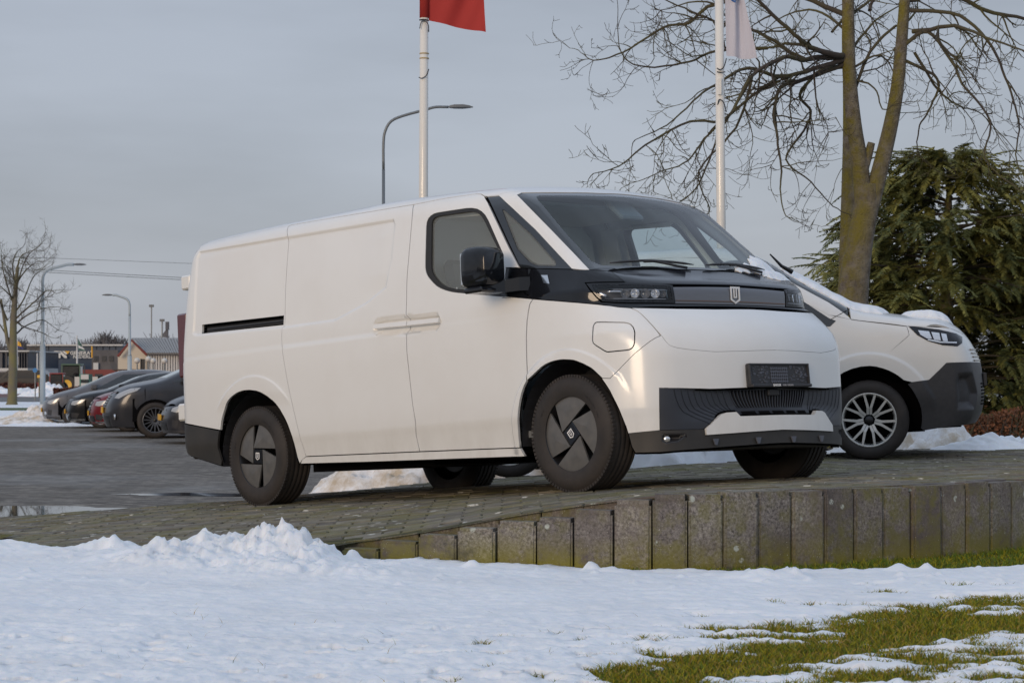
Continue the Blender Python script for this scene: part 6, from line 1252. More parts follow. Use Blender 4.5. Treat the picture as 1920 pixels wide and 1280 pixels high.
# ------------------------------------------------------------------ TREES
def m_bark(t, n, b, g, noise, rng, mixc, math_, bump):
    c_ = mixc(rng(noise(9, 6), .35, .65), (.13, .105, .08), (.27, .24, .20)); sx = n.new('ShaderNodeSeparateXYZ'); t.links.new(g.outputs['Normal'], sx.inputs[0])
    side = rng(sx.outputs['X'], .85, -.35); mo = math_('MULTIPLY', side, rng(noise(2.6, 7, rough=.75), .38, .56)); c_ = mixc(mo, c_, (.22, .185, .030)); t.links.new(c_, b.inputs['Base Color']); b.inputs['Roughness'].default_value = .9; bump(math_('ADD', noise(50, 6), noise(14, 6, rough=.7)), 1., .05)
def m_twig(t, n, b, g, noise, rng, mixc, math_, bump):
    c_ = mixc(rng(noise(1.5, 4), .4, .65), (.050, .040, .034), (.085, .078, .030)); t.links.new(c_, b.inputs['Base Color']); b.inputs['Roughness'].default_value = .9
M.update(bark=geo_mat('mossy_bark', m_bark), twig=geo_mat('bare_twigs', m_twig))
rt = random.Random(21)
def rv(s): return Vector((rt.gauss(0, s), rt.gauss(0, s), rt.gauss(0, s)))
def path_smooth(pts, k=4):
    pts = [Vector(p) for p in pts]; q = [2*pts[0]-pts[1]]+pts+[2*pts[-1]-pts[-2]]; out = []
    for i in range(1, len(q)-2):
        a, b, c_, d = q[i-1:i+3]
        for j in range(k):
            t = j/k; out.append(.5*((2*b)+(c_-a)*t+(2*a-5*b+4*c_-d)*t*t+(3*b-3*c_+d-a)*t**3))
    return out+[pts[-1]]
def twig(mb, p, d, ln, r, lvl, droop, curl, flat=.6):
    n = 7 if ln > .35 else 5; pts = [p.copy()]; q = p.copy(); d = d.normalized(); ds = []
    for i in range(n):
        t = i/n; d = (d+rv(.17)+Vector((0, 0, -droop*(1-t)+curl*t))*.35).normalized(); q = q+d*ln/n; pts.append(q.copy()); ds.append(d.copy())
    mb.tube(pts, [max(r*(1-.72*i/n), .0028) for i in range(n+1)], 4 if r < .02 else 6, cap=False)
    if lvl <= 0: return
    m = max(2, int(ln/(.16 if lvl > 1 else .11)))
    for k in range(m):
        i = rt.uniform(.22, 1)*n; j = min(int(i), n-1); bp = pts[j].lerp(pts[j+1], i-j); side = rv(1); side.y *= flat; sd_ = (ds[j]*.75+side.normalized()*.95+Vector((0, 0, .15 if lvl < 2 else -.05)))
        twig(mb, bp, sd_, ln*rt.uniform(.28, .58), max(r*.5, .003), lvl-1, droop*.7, curl*1.1, flat)
def limb(mb, pts, r0, r1, lvl=2, dens=4.2, droop=.5, curl=.6, ln=(.45, 1.1), n=7):
    sp = path_smooth(pts, 5); k = len(sp); sp = [p+rv(.004) for p in sp]; mb.tube(sp, [(r0+(r1-r0)*(i/(k-1))**.8)*(.74 if r0 < .056 and lvl == 3 else 1) for i in range(k)], n, cap=False)
    L_ = sum((sp[i+1]-sp[i]).length for i in range(k-1)); m = int(L_*dens)
    for q in range(m):
        t = rt.uniform(.12, 1); i = min(int(t*(k-1)), k-2); d = (sp[i+1]-sp[i]).normalized(); s_ = rv(1); s_.y *= .7; dd = d*.7+s_.normalized()+Vector((0, 0, -.1)); rr = (r0+(r1-r0)*t)*.45
        twig(mb, sp[i], dd, rt.uniform(*ln)*(1.15-.5*t), max(min(rr, .016), .005), lvl-1, droop, curl)
    twig(mb, sp[-1], sp[-1]-sp[-2], rt.uniform(*ln)*.8, r1, lvl-1, droop, curl)
DT = 25.
def T3(l, d0=DT, dd=0.): return [P(x, y, d0+dd*i/max(len(l)-1, 1)) for i, (x, y) in enumerate(l)]
bt = empty('bare_tree'); tag(bt, 'large leafless tree with mossy forked grey trunk and drooping branches, behind the small delivery van', 'tree')
tr = MB(); base = [(1592, 745), (1595, 640), (1600, 540), (1613, 450), (1625, 385), (1628, 345)]
tr.tube(path_smooth(T3(base), 4), list(np.interp(np.linspace(0, 1, 21), [0, .2, .42, .6, .8, 1], [.27, .20, .175, .150, .140, .12])), 20)
tr.tube(path_smooth(T3([(1620, 395), (1613, 310), (1601, 230), (1592, 130), (1590, 20), (1590, -90)]), 4), list(np.linspace(.105, .062, 21)), 16)
tr.tube(path_smooth(T3([(1630, 395), (1652, 310), (1670, 235), (1683, 160), (1692, 60), (1702, -80)]), 4), list(np.linspace(.105, .058, 21)), 16)
tr.tube(path_smooth(T3([(1616, 330), (1628, 290), (1634, 268)]), 4), list(np.linspace(.06, .045, 9)), 10)
tr.build('trunk', M['bark'], bt, smooth=True)
cr2 = MB()
limbs = [
 ([(1585, 106), (1560, 102), (1516, 88), (1490, 65), (1421, 0), (1380, -50)], .055, .02, -1.),
 ([(1585, 108), (1535, 108), (1500, 113), (1470, 108), (1408, 144), (1362, 223), (1293, 228), (1211, 272), (1160, 312), (1113, 325)], .050, .006, -2.),
 ([(1560, 102), (1490, 82), (1450, 88), (1418, 92), (1380, 70)], .035, .008, 1.),
 ([(1585, 112), (1539, 125), (1464, 144), (1400, 128), (1340, 160), (1310, 180), (1250, 235), (1190, 262)], .045, .006, -1.5),
 ([(1590, 30), (1480, -10), (1342, 7), (1293, 42), (1244, 52), (1168, 98), (1113, 113), (1085, 95)], .045, .005, 1.5),
 ([(1440, 90), (1342, 96), (1293, 115), (1211, 126), (1165, 100), (1158, 20)], .028, .005, -.8),
 ([(1585, 120), (1503, 151), (1464, 164), (1451, 210), (1455, 246), (1464, 312), (1464, 354), (1470, 400), (1490, 412)], .040, .005, -1.2),
 ([(1580, 125), (1540, 132), (1500, 177), (1520, 210), (1506, 246), (1474, 299), (1520, 341), (1563, 387), (1600, 405)], .035, .006, .6),
 ([(1466, 140), (1400, 190), (1330, 250), (1290, 300), (1240, 322), (1180, 345)], .028, .005, -.6),
 ([(1412, 141), (1380, 240), (1310, 320), (1330, 390), (1318, 408)], .026, .005, .9), ([(1410, 143), (1345, 260), (1310, 345), (1270, 380), (1250, 345)], .022, .005, .4),
 ([(1500, 110), (1420, 60), (1340, 40), (1270, 10), (1200, -20)], .035, .006, -.4),
 ([(1600, 180), (1625, 110), (1665, 60), (1690, 45)], .030, .02, .3), ([(1595, 130), (1640, 105), (1665, 115), (1680, 150)], .022, .008, .2), ([(1605, 150), (1640, 165), (1655, 205), (1680, 195)], .018, .007, -.3),
 ([(1690, 90), (1740, 60), (1788, 121), (1804, 157), (1857, 226), (1847, 295), (1899, 348), (1925, 360)], .035, .006, -1.),
 ([(1690, 110), (1758, 150), (1745, 200), (1725, 236), (1719, 282), (1735, 300)], .028, .005, .5), ([(1700, 20), (1800, 30), (1860, 90), (1890, 160), (1910, 230), (1905, 300), (1925, 330)], .035, .006, -.6),
 ([(1700, 0), (1780, -10), (1850, 20), (1920, 35), (1990, 60)], .05, .02, 1.), ([(1712, 60), (1790, 50), (1850, 70), (1930, 100)], .04, .012, -1.3), ([(1715, 100), (1760, 170), (1800, 200), (1840, 215), (1920, 300)], .026, .005, .8),
 ([(1590, 0), (1540, -60), (1500, -40), (1460, -60)], .04, .01, .5), ([(1630, 20), (1640, -30), (1600, -60)], .03, .01, .5),
 ([(1520, 90), (1450, 30), (1400, -20)], .028, .008, .9), ([(1560, 60), (1600, 20), (1640, 40), (1655, 90)], .022, .006, .7)]
for l, r0, r1, dd in limbs: limb(cr2, T3(l, DT+(dd*.35 if 1400 < l[0][0] < 1475 else 0), dd*(.65 if 1400 < l[0][0] < 1475 else 1)), r0, r1, 3, 5.2, .55, .8, (.35, .85))
cr2.build('crown', M['twig'], bt, smooth=True)
b2 = empty('bare_tree'); tag(b2, 'slimmer straight bare trunk standing just left behind the forked mossy tree', 'tree')
tr = MB(); tr.tube(path_smooth(T3([(1590, 740), (1589, 520), (1592, 380), (1594, 250), (1592, 120), (1590, -60)], 27.5), 3), list(np.linspace(.125, .07, 16)), 14); tr.build('trunk', M['bark'], b2, smooth=True)
c3 = MB()
for l, r0, r1, dd in [([(1592, 100), (1640, 40), (1690, 10)], .03, .01, .5), ([(1592, 60), (1530, 20), (1470, 30), (1430, 60)], .03, .006, 1.), ([(1592, 30), (1660, -10), (1740, 10), (1800, 60)], .03, .006, 1.), ([(1594, 300), (1570, 330), (1560, 370)], .008, .004, 0)]: limb(c3, T3(l, 27.5, dd), r0, r1, 3, 3.0, .4, .7, (.35, .8))
c3.build('crown', M['twig'], b2, smooth=True)
# far bare tree on the left
t4 = empty('bare_tree'); tag(t4, 'bare tree on the snowy verge at the far left, beside the leftmost lamp post', 'tree')
D4 = 83.; ff = lambda l, dd=0: [P(x, y, D4+dd*i) for i, (x, y) in enumerate(l)]
tr = MB(); tr.tube(path_smooth([P(22, 762, D4), P(23, 745, D4), P(24, 690, D4), P(25, 610, D4), P(28, 560, D4), P(33, 500, D4)], 3), list(np.interp(np.linspace(0, 1, 16), [0, .1, .5, 1], [.30, .20, .15, .06])), 10); tr.tube([P(24, 670, D4), P(14, 640, D4), P(8, 600, D4), P(2, 560, D4)], [.09, .075, .06, .04], 8); tr.build('trunk', mat('grey_bark', (.13, .115, .085), .9, noise=(2, (.16, .145, .06), .45, .65)), t4, smooth=True)
c4 = MB()
for l in ([(28, 560), (36, 520), (52, 480), (72, 462)], [(26, 590), (45, 560), (62, 520), (80, 505)], [(27, 575), (12, 530), (4, 495), (2, 470)], [(25, 610), (52, 590), (80, 578), (108, 575)], [(30, 540), (24, 500), (30, 475), (44, 462)], [(26, 600), (60, 570), (88, 545), (105, 550)], [(25, 630), (50, 610), (80, 600), (100, 612)], [(20, 640), (-5, 600), (-20, 570)], [(33, 500), (40, 480), (58, 470)], [(14, 600), (-2, 560), (-8, 520)], [(26, 560), (10, 545), (-10, 525)], [(32, 530), (50, 505), (70, 490)], [(28, 600), (44, 612), (75, 622), (92, 630)]):
    limb(c4, ff(l, rt.uniform(-.8, .8)), .055, .014, 3, 2.6, -.1, .5, (.7, 1.5), 5)
cc = c4.build('crown', M['twig'], t4, smooth=True)
# ------------------------------------------------------------------ evergreen trees
def m_needle(t, n, b, g, noise, rng, mixc, math_, bump):
    c_ = mixc(rng(noise(1.1, 5), .36, .64), (.050, .075, .028), (.185, .180, .040)); c_ = mixc(rng(noise(5, 4), .45, .7, 0, .7), c_, (.27, .24, .045)); t.links.new(c_, b.inputs['Base Color']); b.inputs['Roughness'].default_value = .75
M['needle'] = geo_mat('evergreen_sprays', m_needle)
rn = np.random.RandomState(9)
def spray(n=26, ln=.42):
    """one hanging spray: leaflets along a drooping twig"""
    v = []; f = []
    for i in range(n):
        t = (i+.5)/n; c_ = np.array([ln*t, 0, -.30*ln*t*t]); s_ = (-1)**i; w = .088*(1-t*.72)+.018; a = .9+rn.uniform(-.3, .3)
        d = np.array([math.cos(a)*.8, s_*math.sin(a), -.35+rn.uniform(-.25, .15)]); p = np.array([rn.uniform(-.3, .3), .2*s_, 1.]); p = np.cross(d, p); p /= np.linalg.norm(p); k = len(v)
        v += [c_-p*.007, c_+p*.007, c_+d*w*.6+p*.0105, c_+d*w, c_+d*w*.6-p*.0105]; f.append((k, k+1, k+2, k+3, k+4))
    return np.array(v), np.array(f)
SPR = [spray(36+4*i, .34+.05*i) for i in range(4)]
def evergreen(label, x, y, z0, env, nb, seed, dens=1.0):
    """env: (height, radius) list"""
    r_ = np.random.RandomState(seed); t = empty('evergreen_tree', (x, y, z0)); tag(t, label, 'tree'); H = env[-1][0]; V_ = []; F_ = []; k0 = 0; hs = [e_[0] for e_ in env]; rs_ = [e_[1] for e_ in env]; br = MB()
    for i in range(nb):
        h = H*r_.uniform(.02, .99)**.85; az = r_.uniform(0, 2*math.pi); L_ = np.interp(h, hs, rs_)*r_.uniform(.55, 1.16)*(1+.18*math.sin(az*3+seed)+.10*math.sin(az*7+h*2)); up = r_.uniform(.05, .35)
        p0 = np.array([0, 0, h-.15]); d = np.array([math.cos(az), math.sin(az), up]); pts = [p0+d*L_*s_+np.array([0, 0, -.20*L_*s_*s_]) for s_ in np.linspace(0, 1, 6)]
        if i % 3 == 0: br.tube([tuple(p) for p in pts], [.03, .025, .02, .014, .009, .004], 4, cap=False)
        m_ = int((3+L_*5.2)*dens)
        for k in range(m_):
            s_ = r_.uniform(.28, 1.0)**.7; p = p0+d*L_*s_+np.array([0, 0, -.20*L_*s_*s_])+r_.normal(0, .05, 3); sv, sf = SPR[r_.randint(4)]
            a = az+r_.normal(0, .6); tl = r_.uniform(-.50, .60); ca, sa = math.cos(a), math.sin(a); ct, st = math.cos(tl), math.sin(tl); sc = r_.uniform(.65, 1.25)
            Rm = np.array([[ca, -sa, 0], [sa, ca, 0], [0, 0, 1]]) @ np.array([[ct, 0, st], [0, 1, 0], [-st, 0, ct]]); V_.append((sv*sc)@Rm.T+p); F_.append(sf+k0); k0 += len(sv)
    V_ = np.vstack(V_); F_ = np.vstack(F_); me = bpy.data.meshes.new('foliage'); me.vertices.add(len(V_)); me.vertices.foreach_set('co', V_.astype(np.float32).ravel()); me.loops.add(F_.size); me.loops.foreach_set('vertex_index', F_.ravel().astype(np.int32)); me.polygons.add(len(F_)); me.polygons.foreach_set('loop_start', np.arange(0, F_.size, 5, dtype=np.int32)); me.polygons.foreach_set('loop_total', np.full(len(F_), 5, np.int32)); me.update(calc_edges=True)
    me.materials.append(M['needle']); o = bpy.data.objects.new('crown', me); COL.objects.link(o); o.parent = t
    mb = MB(); mb.tube([(0, 0, -.1), (0, 0, H*.5), (.05, 0, H*.92)], [.16, .10, .03], 10); mb.build('trunk', M['bark'], t, smooth=True); br.build('bough', M['twig'], t); return t
p = P(1775, 735, 34)
evergreen('big dark olive evergreen with drooping sprays, right of the forked bare trunk', p.x, 34, -.2, [(0, 2.1), (.6, 2.5), (1.6, 2.6), (2.6, 2.35), (3.3, 1.9), (4.0, 1.35), (4.5, .85), (4.9, .3)], 400, 3, 1.3)
p = P(1905, 735, 35.5); evergreen('evergreen at the right edge of the photo, merging with the big olive evergreen', p.x, 35.5, -.2, [(0, 1.9), (1., 2.0), (2.2, 1.6), (3.2, 1.0), (3.9, .3)], 190, 5, 1.2)
p = P(1640, 735, 36); evergreen('low spreading evergreen visible left of the forked trunk, above the small van bonnet', p.x, 36, -.2, [(0, 1.7), (1.2, 1.75), (2.0, 1.5), (2.6, 1.05), (3.3, .4)], 190, 8, 1.25)
# brown beech hedge right of the small van
def leaf_hedge(name, label, x0, x1, y0, z0, h, depth, n, mt, cat='hedge', seed=1, size=.035, twigs=120, bare=.35):
    r_ = np.random.RandomState(seed); e_ = empty(name, ((x0+x1)/2, y0, z0)); tag(e_, label, cat); zz = r_.beta(2.2, 1.3, n)*h; x = r_.uniform(x0, x1, n)-(x0+x1)/2; y = r_.uniform(-depth/2, depth/2, n); zz = zz*(1+.10*np.sin(x*3))
    kp = r_.rand(n) < np.clip((zz/h-.0)/bare, .12, 1); x, y, zz = x[kp], y[kp], zz[kp]; n = len(x); c_ = np.stack([x, y, zz], 1); a = r_.normal(size=(n, 3)); a /= np.linalg.norm(a, axis=1, keepdims=True); b = np.cross(a, r_.normal(size=(n, 3))); b /= np.linalg.norm(b, axis=1, keepdims=True); s_ = size*r_.uniform(.6, 1.2, (n, 1))
    v = np.stack([c_-a*s_, c_+b*s_*.6, c_+a*s_, c_-b*s_*.6], 1).reshape(-1, 3); me = bpy.data.meshes.new('leaves'); me.from_pydata(v.tolist(), [], np.arange(n*4).reshape(n, 4).tolist()); me.update(); me.materials.append(mt); o = bpy.data.objects.new('leaves', me); COL.objects.link(o); o.parent = e_; o['kind'] = 'stuff'
    mb = MB()
    for k in range(twigs): q = Vector((r_.uniform(x0, x1)-(x0+x1)/2, r_.uniform(-depth/2, depth/2), 0)); mb.tube([q, q+Vector((r_.normal(0, .06), 0, h*.5)), q+Vector((r_.normal(0, .15), 0, h*.95))], [.012, .008, .003], 4, cap=False)
    mb.build('stems', M['twig'], e_)['kind'] = 'stuff'; return e_
beech = mat('beech_leaf', (.20, .075, .030), .8, noise=(3, (.10, .045, .022), .4, .65))
beech2 = mat('beech_leaf_light', (.34, .13, .055), .8, noise=(3, (.20, .08, .04), .4, .65))
a = P(1700, 800, 30).x; b = P(2050, 800, 30).x; leaf_hedge('beech_hedge', 'low brown beech hedge with snow showing between its stems, right of the small delivery van', a, b, 30, -.27, .72, .5, 9000, beech, seed=2, size=.028, twigs=260)
a = P(1790, 760, 44).x; b = P(2060, 760, 44).x; leaf_hedge('beech_hedge', 'lighter orange hedge further back behind the brown hedge', a, b, 44, -.27, .66, .6, 7000, beech2, seed=4, size=.035, twigs=120, bare=.1)
sheet('verge_snow', [(P(1480, 0, 27).x, 24.5), (16, 24.5), (20, 43), (P(1480, 0, 43).x, 43)], PARK+.02, M['snow'])
sheet('grass_field', [(P(1500, 0, 60).x, 47), (40, 47), (60, 110), (P(1500, 0, 110).x, 110)], PARK+.03, mat('field_grass', (.10, .13, .045), .9, noise=(.6, (.16, .16, .07), .4, .6)))
rl = empty('tube_railing'); tag(rl, 'white tube railing in front of the green field at the right edge', 'railing')
mb = MB(); mb.tube([P(1790, 723, 58), P(2080, 725, 58)], .035, 6); mb.build('rail', mat('galvanised', (.55, .56, .56), .5), rl)
for px in range(1800, 2080, 55): mb = MB(); mb.tube([P(px, 723, 58.05), P(px, 786, 58.05)], .03, 6); mb.build('post', bpy.data.materials['galvanised'], rl)
# ------------------------------------------------------------------ street lamps and flagpoles
steel = mat('lamp_steel', (.16, .18, .20), .45, .4); headm = mat('lamp_head_grey', (.12, .13, .14), .5)
def lamp(label, D, px, ybase, ytop, arm_px, head_px, r=.06, side=1, col=None, arm_rise=12):
    s_ = D/4030.; e_ = empty('street_lamp', P(px, ybase, D)); tag(e_, label, 'street lamp', None); h = (ybase-ytop)*s_; A = arm_px*s_; mb = MB(); col = col or steel
    mb.tube([(0, 0, 0), (0, 0, h*.42)], r*1.25, 10); mb.tube([(0, 0, h*.42), (0, 0, h*.44), (0, 0, h*.80)], [r*1.25, r*.85, r*.75], 10)
    c_ = [(0, 0, h*.80), (0, 0, h*.885), (side*A*.03, 0, h*.925), (side*A*.12, 0, h*.955), (side*A*.3, 0, h*.972), (side*A*.62, 0, h*.99), (side*A*.8, 0, h), (side*A, 0, h)]
    mb.tube([tuple(q) for q in path_smooth([Vector(q) for q in c_], 3)], r*.68, 8); mb.build('pole', col, e_, smooth=True)
    w = head_px*s_; mb = MB(); pr = [(0, .03), (.06, .085), (.25, .13), (.6, .135), (.85, .085), (1, .02)]
    v = []
    for t, q in pr: v += [(side*(A+w*t), -w*q*1.1, h-w*.02), (side*(A+w*t), -w*q*.8, h+w*q*.75), (side*(A+w*t), w*q*.8, h+w*q*.75), (side*(A+w*t), w*q*1.1, h-w*.02), (side*(A+w*t), 0, h-w*q*.55)]
    n = len(pr); mb.add(v, [(i*5+j, i*5+(j+1) % 5, i*5+5+(j+1) % 5, i*5+5+j) for i in range(n-1) for j in range(5)]+[(0, 1, 2, 3, 4), tuple(range(5*n-5, 5*n))[::-1]]); mb.build('lamp_head', headm, e_, angle=40); return e_
lamp('tall grey street lamp with curved arm, rising behind the roof of the large white van', 58, 719, 786, 201, 122, 46, .055, 1)
lg = mat('lamp_light_grey', (.36, .42, .46), .5)
lamp('leftmost pale street lamp, next to the bare tree', 84, 80, 759, 496, 58, 24, .085, 1, lg)
lamp('street lamp with its arm pointing left, in front of the beige gabled building', 100, 243, 750, 553, 32, 20, .08, -1, lg)
polem = mat('white_pole', (.70, .69, .66), .35, 0, .6)
def flag(name, m, D, pxq, parent, nx=24, nz=16, amp=.05):
    """pxq: four corners (px,py) top-left, top-right, bottom-right, bottom-left in metres-at-depth D"""
    A = [P(x, y, D) for x, y in pxq]; v = []; f = []
    for j in range(nz+1):
        for i in range(nx+1):
            u, w = i/nx, j/nz; a = A[0].lerp(A[1], u); b = A[3].lerp(A[2], u); p = a.lerp(b, w); p = p+Vector((0, amp*math.sin(u*9+w*3)*u+amp*.5*math.sin(u*17+w*7)*u, amp*.25*math.sin(u*7+1)*u)); v.append(tuple(p))
    for j in range(nz):
        for i in range(nx): k = j*(nx+1)+i; f.append((k, k+1, k+nx+2, k+nx+1))
    return mesh_obj(name, v, f, m, parent, True)
def flagpole(label, D, px0, px1, yb, yt, r0, r1):
    e_ = empty('flagpole'); tag(e_, label, 'flagpole'); mb = MB(); a = P(px0, yb, D); b = P(px1, yt, D); mb.tube([a, a.lerp(b, .5), b], [r0, (r0+r1)/2, r1], 20); mb.build('pole', polem, e_, smooth=True); return e_
f1 = flagpole('white flagpole with red flag, left one behind the large van roof', 23, 792, 796, 905, -160, .054, .044)
def cord(pts, e_, r=.005): mb = MB(); mb.tube(path_smooth(pts, 4), r, 5); mb.build('cord', M['rubber'], e_, smooth=True)
dd = 23-.06
cord([P(786, 38, dd), P(795, 37, dd), P(804, 39, dd)], f1, .008); cord([P(787, 54, dd), P(790, 42, dd), P(797, 40, dd), P(803, 47, dd), P(804, 60, 23)], f1); cord([P(804, 130, 23), P(800, 141, dd), P(791, 147, dd), P(785, 145, dd)], f1)
for y_ in (101, 110): mb = MB(); a = P(795.4, y_, 23); mb.lathe([(.0505, a.z-.006), (.0525, a.z), (.0505, a.z+.006)], 20, 'z', Matrix.Translation((a.x, a.y, 0))); mb.build('pole_band', mat('band_brass', (.40, .30, .14), .5), f1)
redf = mat('red_flag_cloth', (.36, .026, .022), .8); o = flag('red_flag', redf, 23.0, [(804, -60), (905, -40), (911, 63), (804, 39)], None, amp=.035); tag(o, 'red flag hanging from the left flagpole at the top edge', 'flag')
mb = MB(); a = P(795.6, 34, 23); b = P(796, -160, 23); mb.tube([a, b], [.0515, .05], 20); o = mb.build('flag_sleeve', redf, None, smooth=True); tag(o, 'red cloth sleeve around the left flagpole above its fittings', 'flag sleeve')
f2 = flagpole('white flagpole with pale flag, right one in front of the bare branches', 22, 1356, 1347, 905, -160, .050, .044); dd = 21.94
cord([P(1344, 128, dd), P(1350, 131, dd), P(1357, 126, dd), P(1362, 110, 22)], f2, .006); cord([P(1344, 135, dd), P(1352, 136, dd), P(1360, 135, dd)], f2, .006); cord([P(1345, 205, 22), P(1347, 190, dd), P(1350, 187, dd), P(1357, 193, dd), P(1362, 210, 22)], f2, .006)
mb = MB(); mb.box(-.02, -.015, 0, .02, .015, .17, Matrix.Translation(P(1349.5, 178, dd)), bev=.006); mb.build('cord_weight', polem, f2)
wf = mat('white_flag_cloth', (.50, .50, .58), .85); o = flag('white_flag', wf, 22, [(1358, -60), (1382, -60), (1419, 113), (1362, 105)], None, amp=.05); tag(o, 'pale flag with blue mark hanging limp from the right flagpole', 'flag')
fb = flag('printed_mark', mat('blue_print', (.03, .10, .30), .8), 21.97, [(1370, -30), (1384, -30), (1379, 6), (1371, 2)], None, 6, 6, .01); fb.name = 'printed_mark'; fb.parent = o
# ------------------------------------------------------------------ far left: buildings and street
class Far:
    def __init__(s, name, label, cat, D): s.e = empty(name); tag(s.e, label, cat); s.D = D
    def box(s, name, x0, y0, x1, y1, m, depth=6, dd=0, gap=0):
        a = P(x0, y1, s.D-dd); b = P(x1, y0, s.D-dd); mb = MB(); mb.box(a.x, a.y, a.z, b.x, a.y+depth, b.z); return mb.build(name, m, s.e)
navy = mat('navy_cladding', (.028, .055, .105), .5); greyb = mat('grey_brick', (.085, .085, .095), .8, noise=(1.5, (.12, .115, .12), .4, .6)); beige = mat('cream_wall', (.55, .50, .42), .8); whitec = mat('white_cladding', (.52, .53, .54), .6); brickr = mat('red_brick', (.17, .045, .038), .85); roofm = mat('grey_roof', (.26, .27, .28), .6); darkw = mat('dark_window', (.02, .024, .03), .15, 0, .8); glob = mat('globe', (.55, .55, .53), .4); snowy = M['snow']
b_ = Far('office_building', 'large navy blue industrial building with white lettering, behind the tractors', 'building', 165)
b_.box('wall', 83, 648, 232, 742, navy, 20); b_.box('grey_wing', 50, 650, 83, 742, greyb, 20); b_.box('roof_edge', 50, 645.3, 230, 648.2, whitec, 20, .3)
for x0 in (84, 90, 180, 192, 204, 216): b_.box('cladding_joint', x0, 648.5, x0+.6, 740, mat('joint_navy', (.02, .036, .06), .6) if x0 == 84 else bpy.data.materials['joint_navy'], .1, .08)
b_.box('sign_panel', 55, 657, 70, 664, whitec, .1, .1)
Tt = Matrix.Translation(P(168, 661.5, 164.7)) @ Matrix.Rotation(R(90), 4, 'X')
lw = mat('white_letters', (.62, .63, .62), .5)
def lt(body, px, py, size, par, D, m, al='LEFT', sx=1.): text_mesh('lettering', body, size, m, par, Matrix.Translation(P(px, py, D)) @ Matrix.Rotation(R(90), 4, 'X'), .02, al, True, sx)
lt('GENERATOR', 131, 661.8, .36, b_.e, 164.7, lw, sx=1.14); lt('NEDERLAND', 137, 668.8, .36, b_.e, 164.7, lw, sx=1.05)
mb = MB(); sc = 165/4030.
def logo_poly(pts): mb.add([tuple(P(x, y, 164.7)) for x, y in pts], [tuple(range(len(pts)))])
logo_poly([(97, 664), (99, 659.5), (103, 657.8), (112, 657.8), (110, 660.5), (104, 660.7), (101, 664), (103, 668), (106, 668), (106, 664.5), (109, 664.5), (109, 670.8), (101, 670.8), (98, 668)]); logo_poly([(110, 658), (114, 658), (125.5, 668), (125.5, 671), (121, 671), (113.5, 663.5), (113.5, 671), (110, 671)]); logo_poly([(116, 658), (121, 658), (125.5, 662.5), (124, 665)])
mb.build('company_logo', lw, b_.e); mb = MB(); logo_poly([(122, 658), (131, 658), (127, 664), (124, 661)]); mb.build('company_logo', M['yellow'], b_.e)
b_ = Far('office_building', 'small dark grey block with three windows, right of the blue lettering', 'building', 150)
b_.box('wall', 172, 656, 221, 735, greyb, 8)
for x in (176, 191, 205): b_.box('window', x, 667, x+8, 677, darkw, .2, .05)
b_.box('white_panel', 175, 680, 184, 693, whitec, .3, .2)
b_ = Far('brick_building', 'low red brick building behind the white van far off at the left', 'building', 140)
b_.box('wall', 152, 692.5, 222, 738, brickr, 6)
b_.box('window', 178, 701, 192, 716, darkw, .2, .05); b_.box('door', 205, 703, 213, 730, darkw, .2, .05)
b_ = Far('office_building', 'dark glass building with pale lower wall at the far left edge', 'building', 150)
b_.box('wall', -40, 659, 53, 692, mat('blue_black_facade', (.035, .045, .07), .4), 10); b_.box('roof_edge', -40, 656.8, 55, 659.2, whitec, 10.5, .3); b_.box('lower_wall', -40, 690, 52, 738, whitec, 10, .5)
for x in (3, 12, 21, 29, 35, 40, 45, 50): b_.box('column', x, 661, x+1.2, 690, greyb, .3, .3)
for x in (14, 33): b_.box('white_panel', x, 668, x+4, 684, whitec, .2, .1)
# cream gabled building
D6 = 120.; b_ = Far('gabled_building', 'cream gabled building with grey corrugated roof, left of the large van tail', 'building', D6)
def fp3(l, D, y1): 
    v = [tuple(P(x, y, D)) for x, y in l]; n = len(v); v += [(a, b+y1, c_) for a, b, c_ in v]; return v, [tuple(range(n)), tuple(range(n, 2*n))[::-1]]+[(i, i+n, (i+1) % n+n, (i+1) % n) for i in range(n)]
mb = MB(); mb.add(*fp3([(221, 668), (247, 638.5), (275, 665), (275, 745), (221, 745)], D6, 8)); mb.build('gable_wall', beige, b_.e)
mb = MB(); mb.add(*fp3([(275, 664), (352, 664), (352, 745), (275, 745)], D6+.2, 7)); mb.build('side_wall', whitec, b_.e)
for i in range(16): b_.box('wall_board', 277+i*4.8, 665, 280.2+i*4.8, 740, whitec, .1, .02)
for i in range(19):
    mb = MB(); x0 = 247+i*5.6; x1 = 275+i*4.4
    a, b, c_, d = P(x0, 636.5, D6+2), P(x0+4.6, 636.5, D6+2), P(x1+3.6, 664.5, D6-.4), P(x1, 664.5, D6-.4); u = Vector((0, -.08, .10)); mb.add([a, b, c_, d, a+u, b+u, c_+u, d+u], [(4, 5, 6, 7), (0, 4, 7, 3), (1, 2, 6, 5), (3, 7, 6, 2)]); mb.build('roof_sheet', roofm, b_.e)
mb = MB(); a, b, c_, d = P(244, 637, D6+2.1), P(354, 637, D6+2.1), P(354, 665, D6-.2), P(273, 665, D6-.2); mb.add([a, b, c_, d], [(0, 1, 2, 3)]); mb.build('roof', roofm, b_.e)
mb = MB(); mb.tube([P(221, 668, D6-.4), P(246.5, 637.5, D6-.4), P(275.5, 665, D6-.4)], .09, 4); mb.build('verge_board', brickr, b_.e)
b_.box('door', 263, 673, 270, 716, mat('door_dark', (.03, .028, .028), .6), .2, .1); b_.box('door_frame', 260, 672, 263, 716, beige, .3, .2)
b_.box('porch_roof', 211, 692, 259, 694.5, mat('porch_dark', (.05, .035, .035), .6), 2, 1.5)
